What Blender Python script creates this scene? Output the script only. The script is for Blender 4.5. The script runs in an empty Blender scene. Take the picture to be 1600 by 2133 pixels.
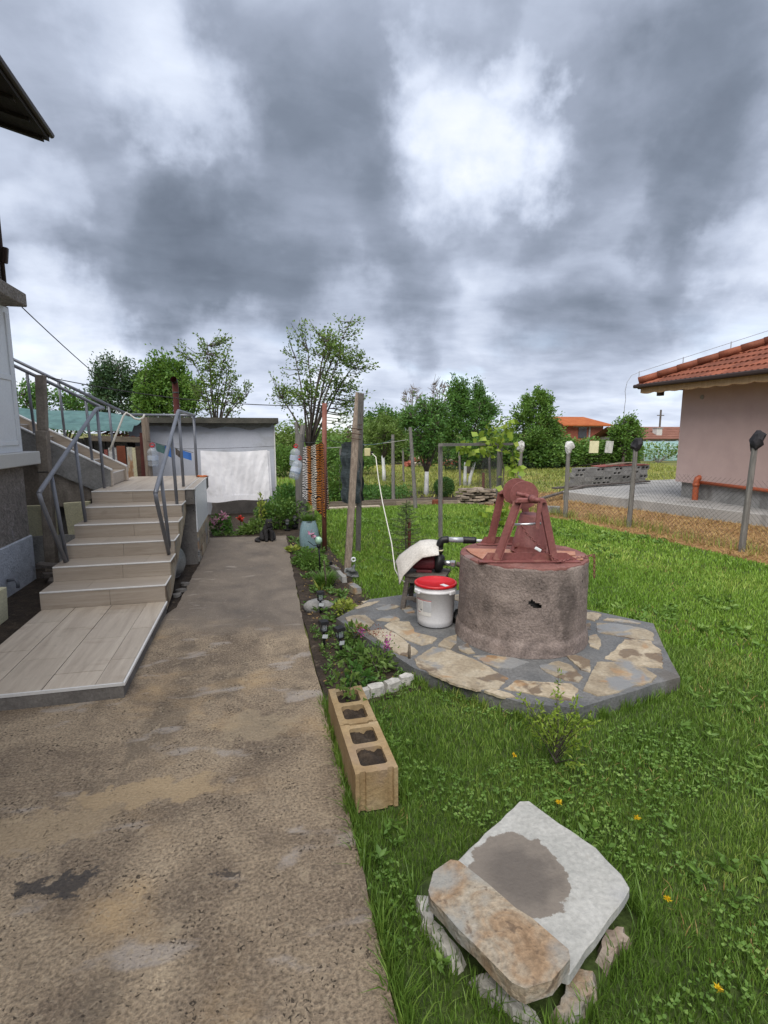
import bpy, bmesh, math, random
import numpy as np
from mathutils import Matrix, Vector, Euler, noise as mnoise
R = math.radians
rnd = random.Random(7)
rng = np.random.default_rng(11)
sc = bpy.context.scene
C = sc.collection

# ------------------------------------------------------------------ camera, sky, sun, exposure
# x = right of the path, y = along the path away from the camera, z = up (metres)
cam_d = bpy.data.cameras.new('camera'); cam = bpy.data.objects.new('camera', cam_d); C.objects.link(cam)
cam.location = (0, 0, 1.66)
cam.rotation_euler = (R(90 - 8.607), 0, R(-13.5))
cam_d.sensor_fit = 'HORIZONTAL'; cam_d.sensor_width = 36; cam_d.lens = 24.75
cam_d.clip_start = 0.05; cam_d.clip_end = 2000
sc.camera = cam
sc.view_settings.view_transform = 'Standard'; sc.view_settings.look = 'None'
sc.view_settings.gamma = 1; sc.view_settings.exposure = 1.62; sc.view_settings.use_curve_mapping = False
sc.render.resolution_x = 768; sc.render.resolution_y = 1024

SUN_EL, SUN_AZ = R(54), R(-150)     # azimuth clockwise from +y
sun_d = bpy.data.lights.new('sun', 'SUN'); sun = bpy.data.objects.new('sun', sun_d); C.objects.link(sun)
sun_d.energy = 1.5; sun_d.angle = R(60); sun_d.color = (1, .95, .87)
sd = Vector((math.sin(SUN_AZ) * math.cos(SUN_EL), math.cos(SUN_AZ) * math.cos(SUN_EL), math.sin(SUN_EL)))
sun.rotation_euler = (-sd).to_track_quat('-Z', 'Y').to_euler()


def N(nt, typ, ins=None, **props):
    n = nt.nodes.new(typ)
    for k, v in props.items():
        setattr(n, k, v)
    for k, v in (ins or {}).items():
        s = n.inputs[k]
        if isinstance(v, bpy.types.NodeSocket):
            nt.links.new(v, s)
        else:
            if isinstance(v, (tuple, list)) and len(v) == 3 and s.type == 'RGBA':
                v = (*v, 1)
            s.default_value = v
    return n


def math_(nt, op, a, b=0.0, c=0.0, clamp=False):
    n = N(nt, 'ShaderNodeMath', {0: a, 1: b, 2: c}, operation=op)
    n.use_clamp = clamp
    return n.outputs[0]


def mixc(nt, fac, a, b, blend='MIX'):
    n = N(nt, 'ShaderNodeMix', {0: fac, 6: a, 7: b}, data_type='RGBA', blend_type=blend)
    return n.outputs[2]


def ramp(nt, fac, stops, interp='LINEAR'):
    n = N(nt, 'ShaderNodeValToRGB', {0: fac})
    cr = n.color_ramp; cr.interpolation = interp
    while len(cr.elements) < len(stops):
        cr.elements.new(.5)
    for e, (p, c) in zip(cr.elements, stops):
        e.position = p; e.color = (*c, 1)
    return n.outputs[0]


def smooth(nt, v, lo, hi, a=0.0, b=1.0):
    return N(nt, 'ShaderNodeMapRange', {0: v, 1: lo, 2: hi, 3: a, 4: b}, interpolation_type='SMOOTHSTEP').outputs[0]


world = bpy.data.worlds.new('World'); sc.world = world; world.use_nodes = True
wt = world.node_tree; wt.nodes.clear()
sky = N(wt, 'ShaderNodeTexSky', sky_type='NISHITA', sun_disc=False, sun_elevation=SUN_EL, sun_rotation=SUN_AZ)
tc = N(wt, 'ShaderNodeTexCoord')
D = tc.outputs['Generated']
sep = N(wt, 'ShaderNodeSeparateXYZ', {0: D})
zz = math_(wt, 'MAXIMUM', sep.outputs[2], 0.0)
den = math_(wt, 'ADD', zz, 0.16)
px = math_(wt, 'DIVIDE', sep.outputs[0], den); py = math_(wt, 'DIVIDE', sep.outputs[1], den)
pv = N(wt, 'ShaderNodeCombineXYZ', {0: px, 1: py, 2: 0.0}).outputs[0]
n1 = N(wt, 'ShaderNodeTexNoise', {'Vector': pv, 'Scale': 1.5, 'Detail': 7.0, 'Roughness': .52, 'Distortion': .2}).outputs[0]
mp2 = N(wt, 'ShaderNodeMapping', {'Vector': D, 'Rotation': (.2, .3, .6), 'Scale': (4.2, 4.2, 8.0)}).outputs[0]
n2 = N(wt, 'ShaderNodeTexNoise', {'Vector': mp2, 'Scale': 1.0, 'Detail': 6.0, 'Roughness': .5, 'Distortion': .25}).outputs[0]
n3 = N(wt, 'ShaderNodeTexNoise', {'Vector': D, 'Scale': 5.5, 'Detail': 6.0, 'Roughness': .55}, normalize=True)
# bend the cloud banks a little so that their edges are ragged
wv = N(wt, 'ShaderNodeVectorMath', {0: n3.outputs['Color'], 1: (.5, .5, .5)}, operation='SUBTRACT').outputs[0]
wv2 = N(wt, 'ShaderNodeVectorMath', {0: wv, 'Scale': .34}, operation='SCALE').outputs[0]
DW = N(wt, 'ShaderNodeVectorMath', {0: D, 1: wv2}, operation='ADD').outputs[0]
DW = N(wt, 'ShaderNodeVectorMath', {0: DW}, operation='NORMALIZE').outputs[0]
# cloud banks and gaps: direction, angular radius in degrees, weight (light + / dark -)
BANKS = [(0.335, 0.825, 0.455, 5.4, 0.40), (0.249, 0.803, 0.542, 2.0, 0.22), (0.402, 0.748, 0.527, 2.0, 0.26), (0.32, 0.77, 0.55, 3.2, -0.14), (-0.11, 0.85, 0.514, 5.6, 0.26), (-0.3, 0.898, 0.322, 3.4, 0.2), (0.706, 0.661, 0.253, 3.6, 0.34), (-0.286, 0.946, 0.155, 4.2, 0.36), (0.146, 0.976, 0.162, 4.9, 0.22), (0.531, 0.797, 0.289, 3.3, 0.12), (-0.046, 0.988, 0.144, 4.6, 0.36), (0.398, 0.884, 0.244, 3.4, 0.18), (0.325, 0.86, 0.394, 5.2, 0.15), (-0.088, 0.889, 0.449, 4.6, 0.14), (0.724, 0.673, 0.149, 3.6, 0.16),
         (0.063, 0.942, 0.329, 10.0, -0.24), (-0.187, 0.923, 0.336, 6.3, -0.2), (-0.057, 0.971, 0.231, 8.0, -0.26), (0.269, 0.913, 0.325, 5.6, -0.16), (0.552, 0.725, 0.411, 7.0, -0.22), (0.472, 0.84, 0.268, 5.4, -0.22), (0.658, 0.679, 0.326, 4.6, -0.25), (0.567, 0.809, 0.155, 5.0, -0.2), (0.118, 0.848, 0.516, 7.0, -0.22), (0.262, 0.952, 0.165, 1.8, -0.18), (0.592, 0.647, 0.481, 5.4, -0.16), (0.68, 0.704, 0.202, 3.6, -0.26), (-0.201, 0.966, 0.162, 2.2, -0.2), (-0.293, 0.927, 0.234, 3.8, -0.18), (0.403, 0.847, 0.346, 4.2, -0.12)]
acc = None
for x, y, z, rad, w in BANKS:
    d = N(wt, 'ShaderNodeVectorMath', {0: DW, 1: Vector((x, y, z)).normalized()}, operation='DOT_PRODUCT').outputs['Value']
    c0 = math.cos(R(rad * 1.6))
    s = smooth(wt, d, c0, 1.0, 0.0, w * .82)
    acc = s if acc is None else math_(wt, 'ADD', acc, s)
n4 = N(wt, 'ShaderNodeTexNoise', {'Vector': N(wt, 'ShaderNodeMapping', {'Vector': pv, 'Rotation': (0, 0, .5), 'Scale': (1.0, 1.4, 1)}).outputs[0], 'Scale': 2.6, 'Detail': 9.0, 'Roughness': .58, 'Distortion': .3}).outputs[0]
dens = math_(wt, 'MULTIPLY_ADD', n1, .50, -.25)
dens = math_(wt, 'ADD', dens, math_(wt, 'MULTIPLY_ADD', n2, .34, -.17))
dens = math_(wt, 'ADD', dens, math_(wt, 'MULTIPLY_ADD', n4, .36, -.18))
val = math_(wt, 'ADD', math_(wt, 'ADD', dens, acc), .55)
hz = smooth(wt, sep.outputs[2], 0.0, .22, .24, 0.0)
val = math_(wt, 'ADD', val, hz)
cl = ramp(wt, val, [(0.0, (.53, .64, .84)), (.20, (.76, .90, 1.16)), (.40, (1.17, 1.34, 1.70)), (.60, (1.82, 2.04, 2.52)), (.82, (2.6, 2.84, 3.34)), (1.0, (3.3, 3.42, 3.65))])
# thin blue gaps low over the horizon, where the clear sky shows
gap = math_(wt, 'MULTIPLY', smooth(wt, n2, .50, .66), smooth(wt, sep.outputs[2], .20, .03))
skyc = mixc(wt, math_(wt, 'MULTIPLY', gap, .55), cl, N(wt, 'ShaderNodeVectorMath', {0: sky.outputs[0], 'Scale': 1.0}, operation='SCALE').outputs[0])
bg = N(wt, 'ShaderNodeBackground', {'Color': skyc, 'Strength': .1})
wo = N(wt, 'ShaderNodeOutputWorld', {'Surface': bg.outputs[0]})

# ------------------------------------------------------------------ helpers
WM = {}


def setp(o, label=None, cat=None, group=None, kind=None):
    if label: o['label'] = label
    if cat: o['category'] = cat
    if group: o['group'] = group
    if kind: o['kind'] = kind
    return o


def thing(name, label, cat, loc=(0, 0, 0), rotz=0.0, group=None):
    o = bpy.data.objects.new(name, None); C.objects.link(o)
    o.empty_display_size = .1
    o.location = loc; o.rotation_euler = (0, 0, rotz)
    WM[o] = Matrix.Translation(Vector(loc)) @ Matrix.Rotation(rotz, 4, 'Z')
    return setp(o, label, cat, group)


def link(name, me, mat, parent=None, smoothed=False, bevel=0.0, mats=None):
    o = bpy.data.objects.new(name, me); C.objects.link(o)
    for m in (mats or [mat]):
        me.materials.append(m)
    if smoothed:
        me.polygons.foreach_set('use_smooth', np.ones(len(me.polygons), bool))
    if parent is not None:
        o.parent = parent; WM[o] = WM[parent]
    else:
        WM[o] = Matrix.Identity(4)
    if bevel:
        b = o.modifiers.new('bevel', 'BEVEL'); b.width = bevel; b.segments = 1; b.limit_method = 'ANGLE'
    return o


class MB:
    """collects shapes for ONE mesh object"""
    def __init__(s, tf=None):
        s.v = []; s.f = []; s.tf = tf

    def add(s, vs, fs):
        o = len(s.v)
        for p in vs:
            p = Vector(p)
            s.v.append(s.tf @ p if s.tf else p)
        s.f += [tuple(i + o for i in f) for f in fs]
        return s

    def box(s, c, d, rot=None):
        hx, hy, hz = d[0] / 2, d[1] / 2, d[2] / 2
        vs = [Vector((x, y, z)) for x in (-hx, hx) for y in (-hy, hy) for z in (-hz, hz)]
        if rot is not None:
            m = Euler(rot).to_matrix(); vs = [m @ v for v in vs]
        c = Vector(c)
        return s.add([v + c for v in vs], [(0, 1, 3, 2), (4, 6, 7, 5), (0, 4, 5, 1), (2, 3, 7, 6), (0, 2, 6, 4), (1, 5, 7, 3)])

    def bb(s, x0, x1, y0, y1, z0, z1):
        return s.box(((x0 + x1) / 2, (y0 + y1) / 2, (z0 + z1) / 2), (x1 - x0, y1 - y0, z1 - z0))

    def prism(s, pts, z0, z1, inset=0.0):
        n = len(pts)
        cx = sum(p[0] for p in pts) / n; cy = sum(p[1] for p in pts) / n
        z0s = z0 if isinstance(z0, (list, tuple)) else [z0] * n
        z1s = z1 if isinstance(z1, (list, tuple)) else [z1] * n
        vs = [(p[0], p[1], z) for p, z in zip(pts, z0s)]
        vs += [(p[0] + (cx - p[0]) * inset, p[1] + (cy - p[1]) * inset, z) for p, z in zip(pts, z1s)]
        fs = [tuple(range(n))[::-1], tuple(range(n, 2 * n))] + [(i, (i + 1) % n, n + (i + 1) % n, n + i) for i in range(n)]
        return s.add(vs, fs)

    def extr(s, pts, vec):
        """polygon of 3D points swept along vec"""
        n = len(pts); vec = Vector(vec)
        vs = [Vector(p) for p in pts] + [Vector(p) + vec for p in pts]
        fs = [tuple(range(n))[::-1], tuple(range(n, 2 * n))] + [(i, (i + 1) % n, n + (i + 1) % n, n + i) for i in range(n)]
        return s.add(vs, fs)

    def tube(s, pts, r, seg=8, cap=True, squash=1.0):
        pts = [Vector(p) for p in pts]; n = len(pts)
        rs = r if isinstance(r, (list, tuple)) else [r] * n
        vs = []; up = None
        for i, p in enumerate(pts):
            t = (pts[min(i + 1, n - 1)] - pts[max(i - 1, 0)])
            if t.length < 1e-9: t = Vector((0, 0, 1))
            t.normalize()
            if up is None:
                a = Vector((0, 0, 1)) if abs(t.z) < .9 else Vector((1, 0, 0))
                up = (a - t * a.dot(t)).normalized()
            else:
                u2 = up - t * up.dot(t)
                up = u2.normalized() if u2.length > 1e-6 else up
            sd_ = t.cross(up)
            for k in range(seg):
                a = 2 * math.pi * k / seg
                vs.append(p + (up * math.cos(a) + sd_ * math.sin(a) * squash) * rs[i])
        fs = []
        for i in range(n - 1):
            for k in range(seg):
                k2 = (k + 1) % seg
                fs.append((i * seg + k, i * seg + k2, (i + 1) * seg + k2, (i + 1) * seg + k))
        if cap:
            fs.append(tuple(range(seg))[::-1]); fs.append(tuple(range((n - 1) * seg, n * seg)))
        return s.add(vs, fs)

    def lathe(s, prof, c=(0, 0, 0), seg=24, m=None, skip=None):
        c = Vector(c); vs = []
        for r_, z in prof:
            for k in range(seg):
                a = 2 * math.pi * k / seg
                p = Vector((r_ * math.cos(a), r_ * math.sin(a), z))
                vs.append((m @ p if m else p) + c)
        fs = []
        for i in range(len(prof) - 1):
            for k in range(seg):
                if skip and (i, k) in skip: continue
                k2 = (k + 1) % seg
                fs.append((i * seg + k, i * seg + k2, (i + 1) * seg + k2, (i + 1) * seg + k))
        if prof[0][0] > 1e-4: fs.append(tuple(range(seg))[::-1])
        if prof[-1][0] > 1e-4: fs.append(tuple(range((len(prof) - 1) * seg, len(prof) * seg)))
        return s.add(vs, fs)

    def grid(s, fn, nu, nv):
        vs = [fn(i / nu, j / nv) for i in range(nu + 1) for j in range(nv + 1)]
        fs = [(i * (nv + 1) + j, (i + 1) * (nv + 1) + j, (i + 1) * (nv + 1) + j + 1, i * (nv + 1) + j + 1) for i in range(nu) for j in range(nv)]
        return s.add(vs, fs)

    def jitter(s, a, freq=9.0):
        for i, p in enumerate(s.v):
            s.v[i] = p + mnoise.noise_vector(p * freq) * a
        return s

    def build(s, name, mat, parent=None, smooth=False, bevel=0.0, local=False, label=None, cat=None, group=None, kind=None, mats=None):
        vs = s.v
        if parent is not None and not local:
            inv = WM[parent].inverted(); vs = [inv @ p for p in vs]
        me = bpy.data.meshes.new(name); me.from_pydata([tuple(p) for p in vs], [], s.f)
        o = link(name, me, mat, parent, smooth, bevel, mats)
        return setp(o, label, cat, group, kind)


def meshed(name, mb, label, cat, mat, loc, group=None, smooth=False, bevel=0.0):
    """a thing that is one mesh, origin at its base"""
    L = Vector(loc)
    me = bpy.data.meshes.new(name); me.from_pydata([tuple(p - L) for p in mb.v], [], mb.f)
    o = link(name, me, mat, None, smooth, bevel); o.location = L
    WM[o] = Matrix.Translation(L)
    return setp(o, label, cat, group)


def copy_tree(root, parent=None):
    c = root.copy(); C.objects.link(c); c.parent = parent
    WM[c] = WM[root]
    for ch in list(root.children):
        copy_tree(ch, c)
    return c


def place_copy(root, loc, rotz=0.0, scale=None, label=None):
    o = copy_tree(root); o.location = loc; o.rotation_euler = (0, 0, rotz)
    if scale: o.scale = scale
    WM[o] = Matrix.Translation(Vector(loc)) @ Matrix.Rotation(rotz, 4, 'Z')
    if label: o['label'] = label
    return o


def polys(name, V, F, mat, parent=None, kind=None, smooth=False):
    """fast mesh from arrays: V (n,3), F list of (m,k) index arrays"""
    V = np.asarray(V, np.float32)
    if parent is not None:
        inv = np.array(WM[parent].inverted(), np.float32)
        V = V @ inv[:3, :3].T + inv[:3, 3]
    me = bpy.data.meshes.new(name)
    me.vertices.add(len(V)); me.vertices.foreach_set('co', V.ravel())
    loops = np.concatenate([f.ravel() for f in F]).astype(np.int32)
    tot = np.concatenate([np.full(len(f), f.shape[1]) for f in F]).astype(np.int32)
    st = np.concatenate([[0], np.cumsum(tot)[:-1]]).astype(np.int32)
    me.loops.add(len(loops)); me.loops.foreach_set('vertex_index', loops)
    me.polygons.add(len(tot)); me.polygons.foreach_set('loop_start', st)
    me.update(calc_edges=True)
    o = link(name, me, mat, parent, smooth)
    if kind: o['kind'] = kind
    return o


def unit(a):
    return a / np.maximum(np.linalg.norm(a, axis=1, keepdims=True), 1e-9)


def leaf_mesh(name, Cn, Dn, L, W, mat, parent=None, kind=None, fold=.25):
    """one folded leaf per row: base Cn, direction Dn, length L, width W"""
    n = len(Cn); Dn = unit(Dn)
    rv = rng.normal(size=(n, 3)); S = unit(np.cross(Dn, rv)); U = np.cross(S, Dn)
    L = np.broadcast_to(np.asarray(L, float), (n,))[:, None]; W = np.broadcast_to(np.asarray(W, float), (n,))[:, None]
    mid = Cn + Dn * L * .48
    V = np.stack([Cn, mid + S * W / 2 + U * W * fold, Cn + Dn * L, mid - S * W / 2 + U * W * fold], 1).reshape(-1, 3)
    i = np.arange(n)[:, None] * 4
    return polys(name, V, [np.concatenate([i + [0, 1, 2], i + [0, 2, 3]])], mat, parent, kind)


def blade_mesh(name, Cn, H, W, bend, mat, parent=None, kind=None, az=None):
    """grass or strap leaves: base Cn, height H, width W, sideways bend"""
    n = len(Cn)
    az = rng.uniform(0, 2 * np.pi, n) if az is None else az
    d = np.stack([np.cos(az), np.sin(az), np.zeros(n)], 1); s = np.stack([-np.sin(az), np.cos(az), np.zeros(n)], 1)
    tw = rng.uniform(-.9, .9, n)[:, None]
    s = s * np.cos(tw) + d * np.sin(tw)
    H = np.broadcast_to(np.asarray(H, float), (n,))[:, None]; W = np.broadcast_to(np.asarray(W, float), (n,))[:, None]
    bend = np.broadcast_to(np.asarray(bend, float), (n,))[:, None]
    up = np.array([0, 0, 1.0])
    m = Cn + up * H * .6 + d * bend * .35; t = Cn + up * H + d * bend
    V = np.stack([Cn - s * W / 2, Cn + s * W / 2, m - s * W * .42, m + s * W * .42, t], 1).reshape(-1, 3)
    i = np.arange(n)[:, None] * 5
    return polys(name, V, [i + [0, 1, 3, 2], i + [2, 3, 4]], mat, parent, kind)


def inpoly(P, poly):
    P = np.asarray(P); x, y = P[:, 0], P[:, 1]; r = np.zeros(len(P), bool)
    n = len(poly)
    for i in range(n):
        x0, y0 = poly[i]; x1, y1 = poly[(i + 1) % n]
        if y0 == y1: continue
        c = ((y0 > y) != (y1 > y)) & (x < (x1 - x0) * (y - y0) / (y1 - y0) + x0)
        r ^= c
    return r


def rough_poly(pts, step=.03, amp=.008, seed=0):
    """outline broken into short uneven edges, like split stone"""
    rr = random.Random(seed); out = []
    n = len(pts)
    for i in range(n):
        a = Vector((*pts[i], 0)); b = Vector((*pts[(i + 1) % n], 0)); d = b - a
        k = max(1, int(d.length / step)); nn = Vector((-d.y, d.x, 0)).normalized()
        for j in range(k):
            p = a + d * (j / k)
            q = p + nn * rr.uniform(-amp, amp)
            out.append((q.x, q.y))
    return out


def rough_line(pts, step, amp, seed):
    q = rough_poly(pts, step, amp, seed)
    k = max(1, int((Vector((*pts[0], 0)) - Vector((*pts[-1], 0))).length / step))
    return q[:-k] + [pts[-1]]


# ------------------------------------------------------------------ materials
def pm(name, cols, scale=5.0, detail=6.0, rough=.85, bump=.25, bs=60.0, metal=0.0, rndv=.1, stretch=(1, 1, 1), dist=.3, stains=(), spec=.35, pits=None, fine=.18, bumpdist=.01, roughvar=0.0):
    m = bpy.data.materials.new(name); m.use_nodes = True; nt = m.node_tree; nt.nodes.clear()
    tc = N(nt, 'ShaderNodeTexCoord'); oi = N(nt, 'ShaderNodeObjectInfo')
    off = N(nt, 'ShaderNodeVectorMath', {0: tc.outputs['Object'], 1: N(nt, 'ShaderNodeVectorMath', {0: oi.outputs['Location'], 'Scale': 1.37}, operation='SCALE').outputs[0]}, operation='ADD').outputs[0]
    mp = N(nt, 'ShaderNodeMapping', {'Vector': off, 'Scale': stretch}).outputs[0]
    nz = N(nt, 'ShaderNodeTexNoise', {'Vector': mp, 'Scale': scale, 'Detail': detail, 'Distortion': dist, 'Roughness': .6}).outputs[0]
    k = len(cols)
    if not isinstance(cols[0][1], (tuple, list)):
        cols = [(.32 + .36 * i / max(1, k - 1), c) for i, c in enumerate(cols)]
    col = ramp(nt, nz, cols)
    fn = N(nt, 'ShaderNodeTexNoise', {'Vector': mp, 'Scale': bs, 'Detail': 4.0, 'Roughness': .6}).outputs[0]
    fv = N(nt, 'ShaderNodeMapRange', {0: fn, 1: .3, 2: .7, 3: 1 - fine, 4: 1 + fine}).outputs[0]
    rv = N(nt, 'ShaderNodeMapRange', {0: oi.outputs['Random'], 3: 1 - rndv, 4: 1 + rndv}).outputs[0]
    col = mixc(nt, 1.0, col, N(nt, 'ShaderNodeCombineColor', {0: math_(nt, 'MULTIPLY', fv, rv), 1: math_(nt, 'MULTIPLY', fv, rv), 2: math_(nt, 'MULTIPLY', fv, rv)}).outputs[0], 'MULTIPLY')
    ro = rough
    for (sc_, ss, lo, hi, amt, sst) in stains:
        mv = N(nt, 'ShaderNodeMapping', {'Vector': off, 'Scale': sst, 'Location': (ss * 3.1, ss * 1.7, ss)}).outputs[0]
        sn = N(nt, 'ShaderNodeTexNoise', {'Vector': mv, 'Scale': ss, 'Detail': 5.0, 'Distortion': .4}).outputs[0]
        col = mixc(nt, math_(nt, 'MULTIPLY', smooth(nt, sn, lo, hi), amt), col, sc_)
    hgt = fn
    if pits:
        vs, thr, pc = pits
        pn = N(nt, 'ShaderNodeTexNoise', {'Vector': mp, 'Scale': vs, 'Detail': 3.0, 'Roughness': .55, 'Distortion': .6}).outputs[0]
        gate = N(nt, 'ShaderNodeTexNoise', {'Vector': mp, 'Scale': vs * .09, 'Detail': 2.0}).outputs[0]
        lv = N(nt, 'ShaderNodeMapRange', {0: gate, 1: .35, 2: .7, 3: .74 - thr * .1, 4: .60 - thr * .1}).outputs[0]
        pk = smooth(nt, math_(nt, 'SUBTRACT', pn, lv), 0.0, .045)
        col = mixc(nt, math_(nt, 'MULTIPLY', pk, .85), col, pc)
        hgt = math_(nt, 'SUBTRACT', fn, math_(nt, 'MULTIPLY', pk, 1.5))
    hgt = math_(nt, 'ADD', hgt, math_(nt, 'MULTIPLY', nz, .8))
    bp = N(nt, 'ShaderNodeBump', {'Height': hgt, 'Strength': bump, 'Distance': bumpdist}).outputs[0]
    if roughvar:
        ro = N(nt, 'ShaderNodeMapRange', {0: nz, 1: .3, 2: .7, 3: rough - roughvar, 4: rough + roughvar}).outputs[0]
    b = N(nt, 'ShaderNodeBsdfPrincipled', {'Base Color': col, 'Roughness': ro, 'Metallic': metal, 'Specular IOR Level': spec, 'Normal': bp})
    N(nt, 'ShaderNodeOutputMaterial', {'Surface': b.outputs[0]})
    return m


def leafm(name, c1, c2, c3=None, c4=None, trans=.3, patch=2.0, rough=.5):
    m = bpy.data.materials.new(name); m.use_nodes = True; nt = m.node_tree; nt.nodes.clear()
    g = N(nt, 'ShaderNodeNewGeometry'); tc = N(nt, 'ShaderNodeTexCoord'); oi = N(nt, 'ShaderNodeObjectInfo')
    r_ = g.outputs['Random Per Island']
    nz = N(nt, 'ShaderNodeTexNoise', {'Vector': tc.outputs['Object'], 'Scale': patch, 'Detail': 3.0}).outputs[0]
    f = math_(nt, 'ADD', math_(nt, 'MULTIPLY', r_, .55), math_(nt, 'MULTIPLY_ADD', nz, 1.3, -.43), clamp=True)
    col = ramp(nt, f, [(0, c1), (.55, c2), (.88, c3 or c2), (1, c4 or c3 or c2)])
    b = N(nt, 'ShaderNodeBsdfPrincipled', {'Base Color': col, 'Roughness': rough, 'Specular IOR Level': .35})
    t = N(nt, 'ShaderNodeBsdfTranslucent', {'Color': mixc(nt, .35, col, (.3, .42, .05))})
    mx = N(nt, 'ShaderNodeMixShader', {0: trans, 1: b.outputs[0], 2: t.outputs[0]})
    N(nt, 'ShaderNodeOutputMaterial', {'Surface': mx.outputs[0]})
    return m


def plain(name, col, rough=.5, metal=0.0, spec=.4, rndv=.06):
    return pm(name, [(.0, tuple(c * .93 for c in col)), (1.0, tuple(min(1, c * 1.07) for c in col))], scale=6, rough=rough, metal=metal, bump=.05, spec=spec, rndv=rndv, fine=.06)


def clearm(name, tint=(.9, .95, 1), fac=.62, body=(.75, .8, .86)):
    m = bpy.data.materials.new(name); m.use_nodes = True; nt = m.node_tree; nt.nodes.clear()
    tr = N(nt, 'ShaderNodeBsdfTransparent', {'Color': tint})
    b = N(nt, 'ShaderNodeBsdfPrincipled', {'Base Color': body, 'Roughness': .18, 'Specular IOR Level': .6})
    mx = N(nt, 'ShaderNodeMixShader', {0: 1 - fac, 1: tr.outputs[0], 2: b.outputs[0]})
    N(nt, 'ShaderNodeOutputMaterial', {'Surface': mx.outputs[0]})
    return m


M = {}
M['path'] = pm('path_concrete', [(.24, (0.110, 0.083, 0.059)), (.42, (0.220, 0.168, 0.119)), (.56, (0.314, 0.244, 0.170)), (.74, (0.451, 0.354, 0.246))], scale=2.0, detail=14, rough=.82, bump=1.0, bs=80, dist=.9, fine=.55, bumpdist=.012, roughvar=.15,
               stains=[((0.506, 0.354, 0.192), 1.3, .54, .70, .6, (1, 1.3, 1)), ((0.116, 0.092, 0.070), 1.9, .56, .70, .55, (1.7, 1, 1)), ((0.396, 0.354, 0.321), 2.9, .60, .70, .6, (1, 2.2, 1)), ((0.440, 0.354, 0.246), 11, .58, .72, .45, (1, 1, 1)), ((0.132, 0.104, 0.079), 14, .60, .72, .5, (1, 1, 1)), ((0.374, 0.302, 0.217), 48, .55, .66, .55, (1, 1, 1)), ((0.044, 0.038, 0.035), 3.3, .75, .77, .85, (1, 1.2, 1))],
               pits=(66, .22, (0.061, 0.046, 0.034)))
M['path_smooth'] = pm('path_smooth_concrete', [(.25, (0.115, 0.095, 0.075)), (.45, (0.173, 0.141, 0.112)), (.6, (0.212, 0.175, 0.139)), (.75, (0.271, 0.223, 0.179))], scale=2.2, detail=12, rough=.7, bump=.4, bs=95, dist=.9, fine=.24, roughvar=.18,
                      stains=[((0.104, 0.086, 0.071), 1.4, .5, .66, .6, (1.4, .6, 1)), ((0.357, 0.313, 0.272), 3.1, .655, .70, .55, (1, 3, 1)), ((0.247, 0.205, 0.162), 26, .57, .68, .5, (1, 1, 1))], pits=(70, .0, (0.069, 0.056, 0.045)))
M['conc'] = pm('grey_concrete', [(.25, (.16, .155, .15)), (.5, (.27, .265, .255)), (.75, (.36, .35, .34))], scale=3, detail=8, bump=.4, bs=50, dist=.6, stains=[((.11, .10, .09), 2.2, .56, .7, .6, (1, 1, .4))])
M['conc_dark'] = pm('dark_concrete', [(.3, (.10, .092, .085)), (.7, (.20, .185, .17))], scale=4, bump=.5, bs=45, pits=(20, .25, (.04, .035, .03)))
M['mortar'] = pm('mortar_grey', [(.3, (.085, .088, .09)), (.5, (.12, .122, .124)), (.7, (.16, .158, .156))], scale=3, detail=10, bump=.45, bs=60, rough=.6, roughvar=.2, fine=.25, stains=[((.10, .085, .07), 2.5, .55, .7, .6, (1, 1, 1)), ((.24, .23, .22), 5, .6, .7, .5, (1, 1, 1))])
M['well'] = pm('well_concrete', [(.22, (0.112, 0.090, 0.082)), (.42, (0.185, 0.148, 0.134)), (.56, (0.246, 0.198, 0.179)), (.75, (0.336, 0.278, 0.250))], scale=4.5, detail=12, bump=.8, bs=60, dist=.9, fine=.28, rndv=0,
               stains=[((0.084, 0.068, 0.062), 4.0, .53, .68, .7, (0.900, 0.900, 0.360)), ((0.347, 0.281, 0.252), 3.4, .57, .68, .5, (1, 1, 1.6)), ((0.280, 0.228, 0.206), 34, .58, .68, .5, (1, 1, 1))], pits=(45, .0, (0.062, 0.049, 0.043)))
M['redpaint'] = pm('oxide_red_paint', [(.3, (0.170, 0.060, 0.056)), (.6, (0.216, 0.079, 0.073)), (.8, (0.262, 0.101, 0.090))], scale=9, rough=.55, bump=.25, bs=50, fine=.14, rndv=.08, stains=[((0.312, 0.163, 0.125), 11, .60, .70, .55, (1, 1, 1)), ((0.102, 0.044, 0.037), 17, .62, .70, .5, (1, 1, .5))])
M['redlid'] = pm('worn_red_concrete', [(.3, (.16, .06, .055)), (.6, (.235, .105, .09)), (.8, (.30, .17, .15))], scale=7, rough=.8, bump=.5, bs=50, stains=[((.26, .2, .19), 6, .6, .72, .6, (1, 1, 1))])
M['rustplate'] = pm('pale_rust_plate', [(.3, (.33, .13, .075)), (.5, (.42, .20, .13)), (.7, (.46, .27, .20))], scale=6, rough=.6, bump=.15, bs=60, dist=1)
M['stone'] = pm('flag_stone', [(.25, (0.180, 0.142, 0.100)), (.42, (0.285, 0.233, 0.166)), (.56, (0.361, 0.304, 0.223)), (.75, (0.418, 0.370, 0.294))], scale=3.0, detail=12, rough=.68, bump=.55, bs=45, dist=1.4, rndv=.2, fine=.2, roughvar=.15,
                stains=[((0.199, 0.214, 0.233), 2.4, .52, .60, .8, (1, 1, 1)), ((0.123, 0.084, 0.057), 3.6, .57, .62, .8, (1, 1, 1)), ((0.342, 0.190, 0.081), 5, .58, .68, .6, (1, 1, 1)), ((0.162, 0.157, 0.152), 12, .6, .68, .4, (1, 1, 1))])
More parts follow.
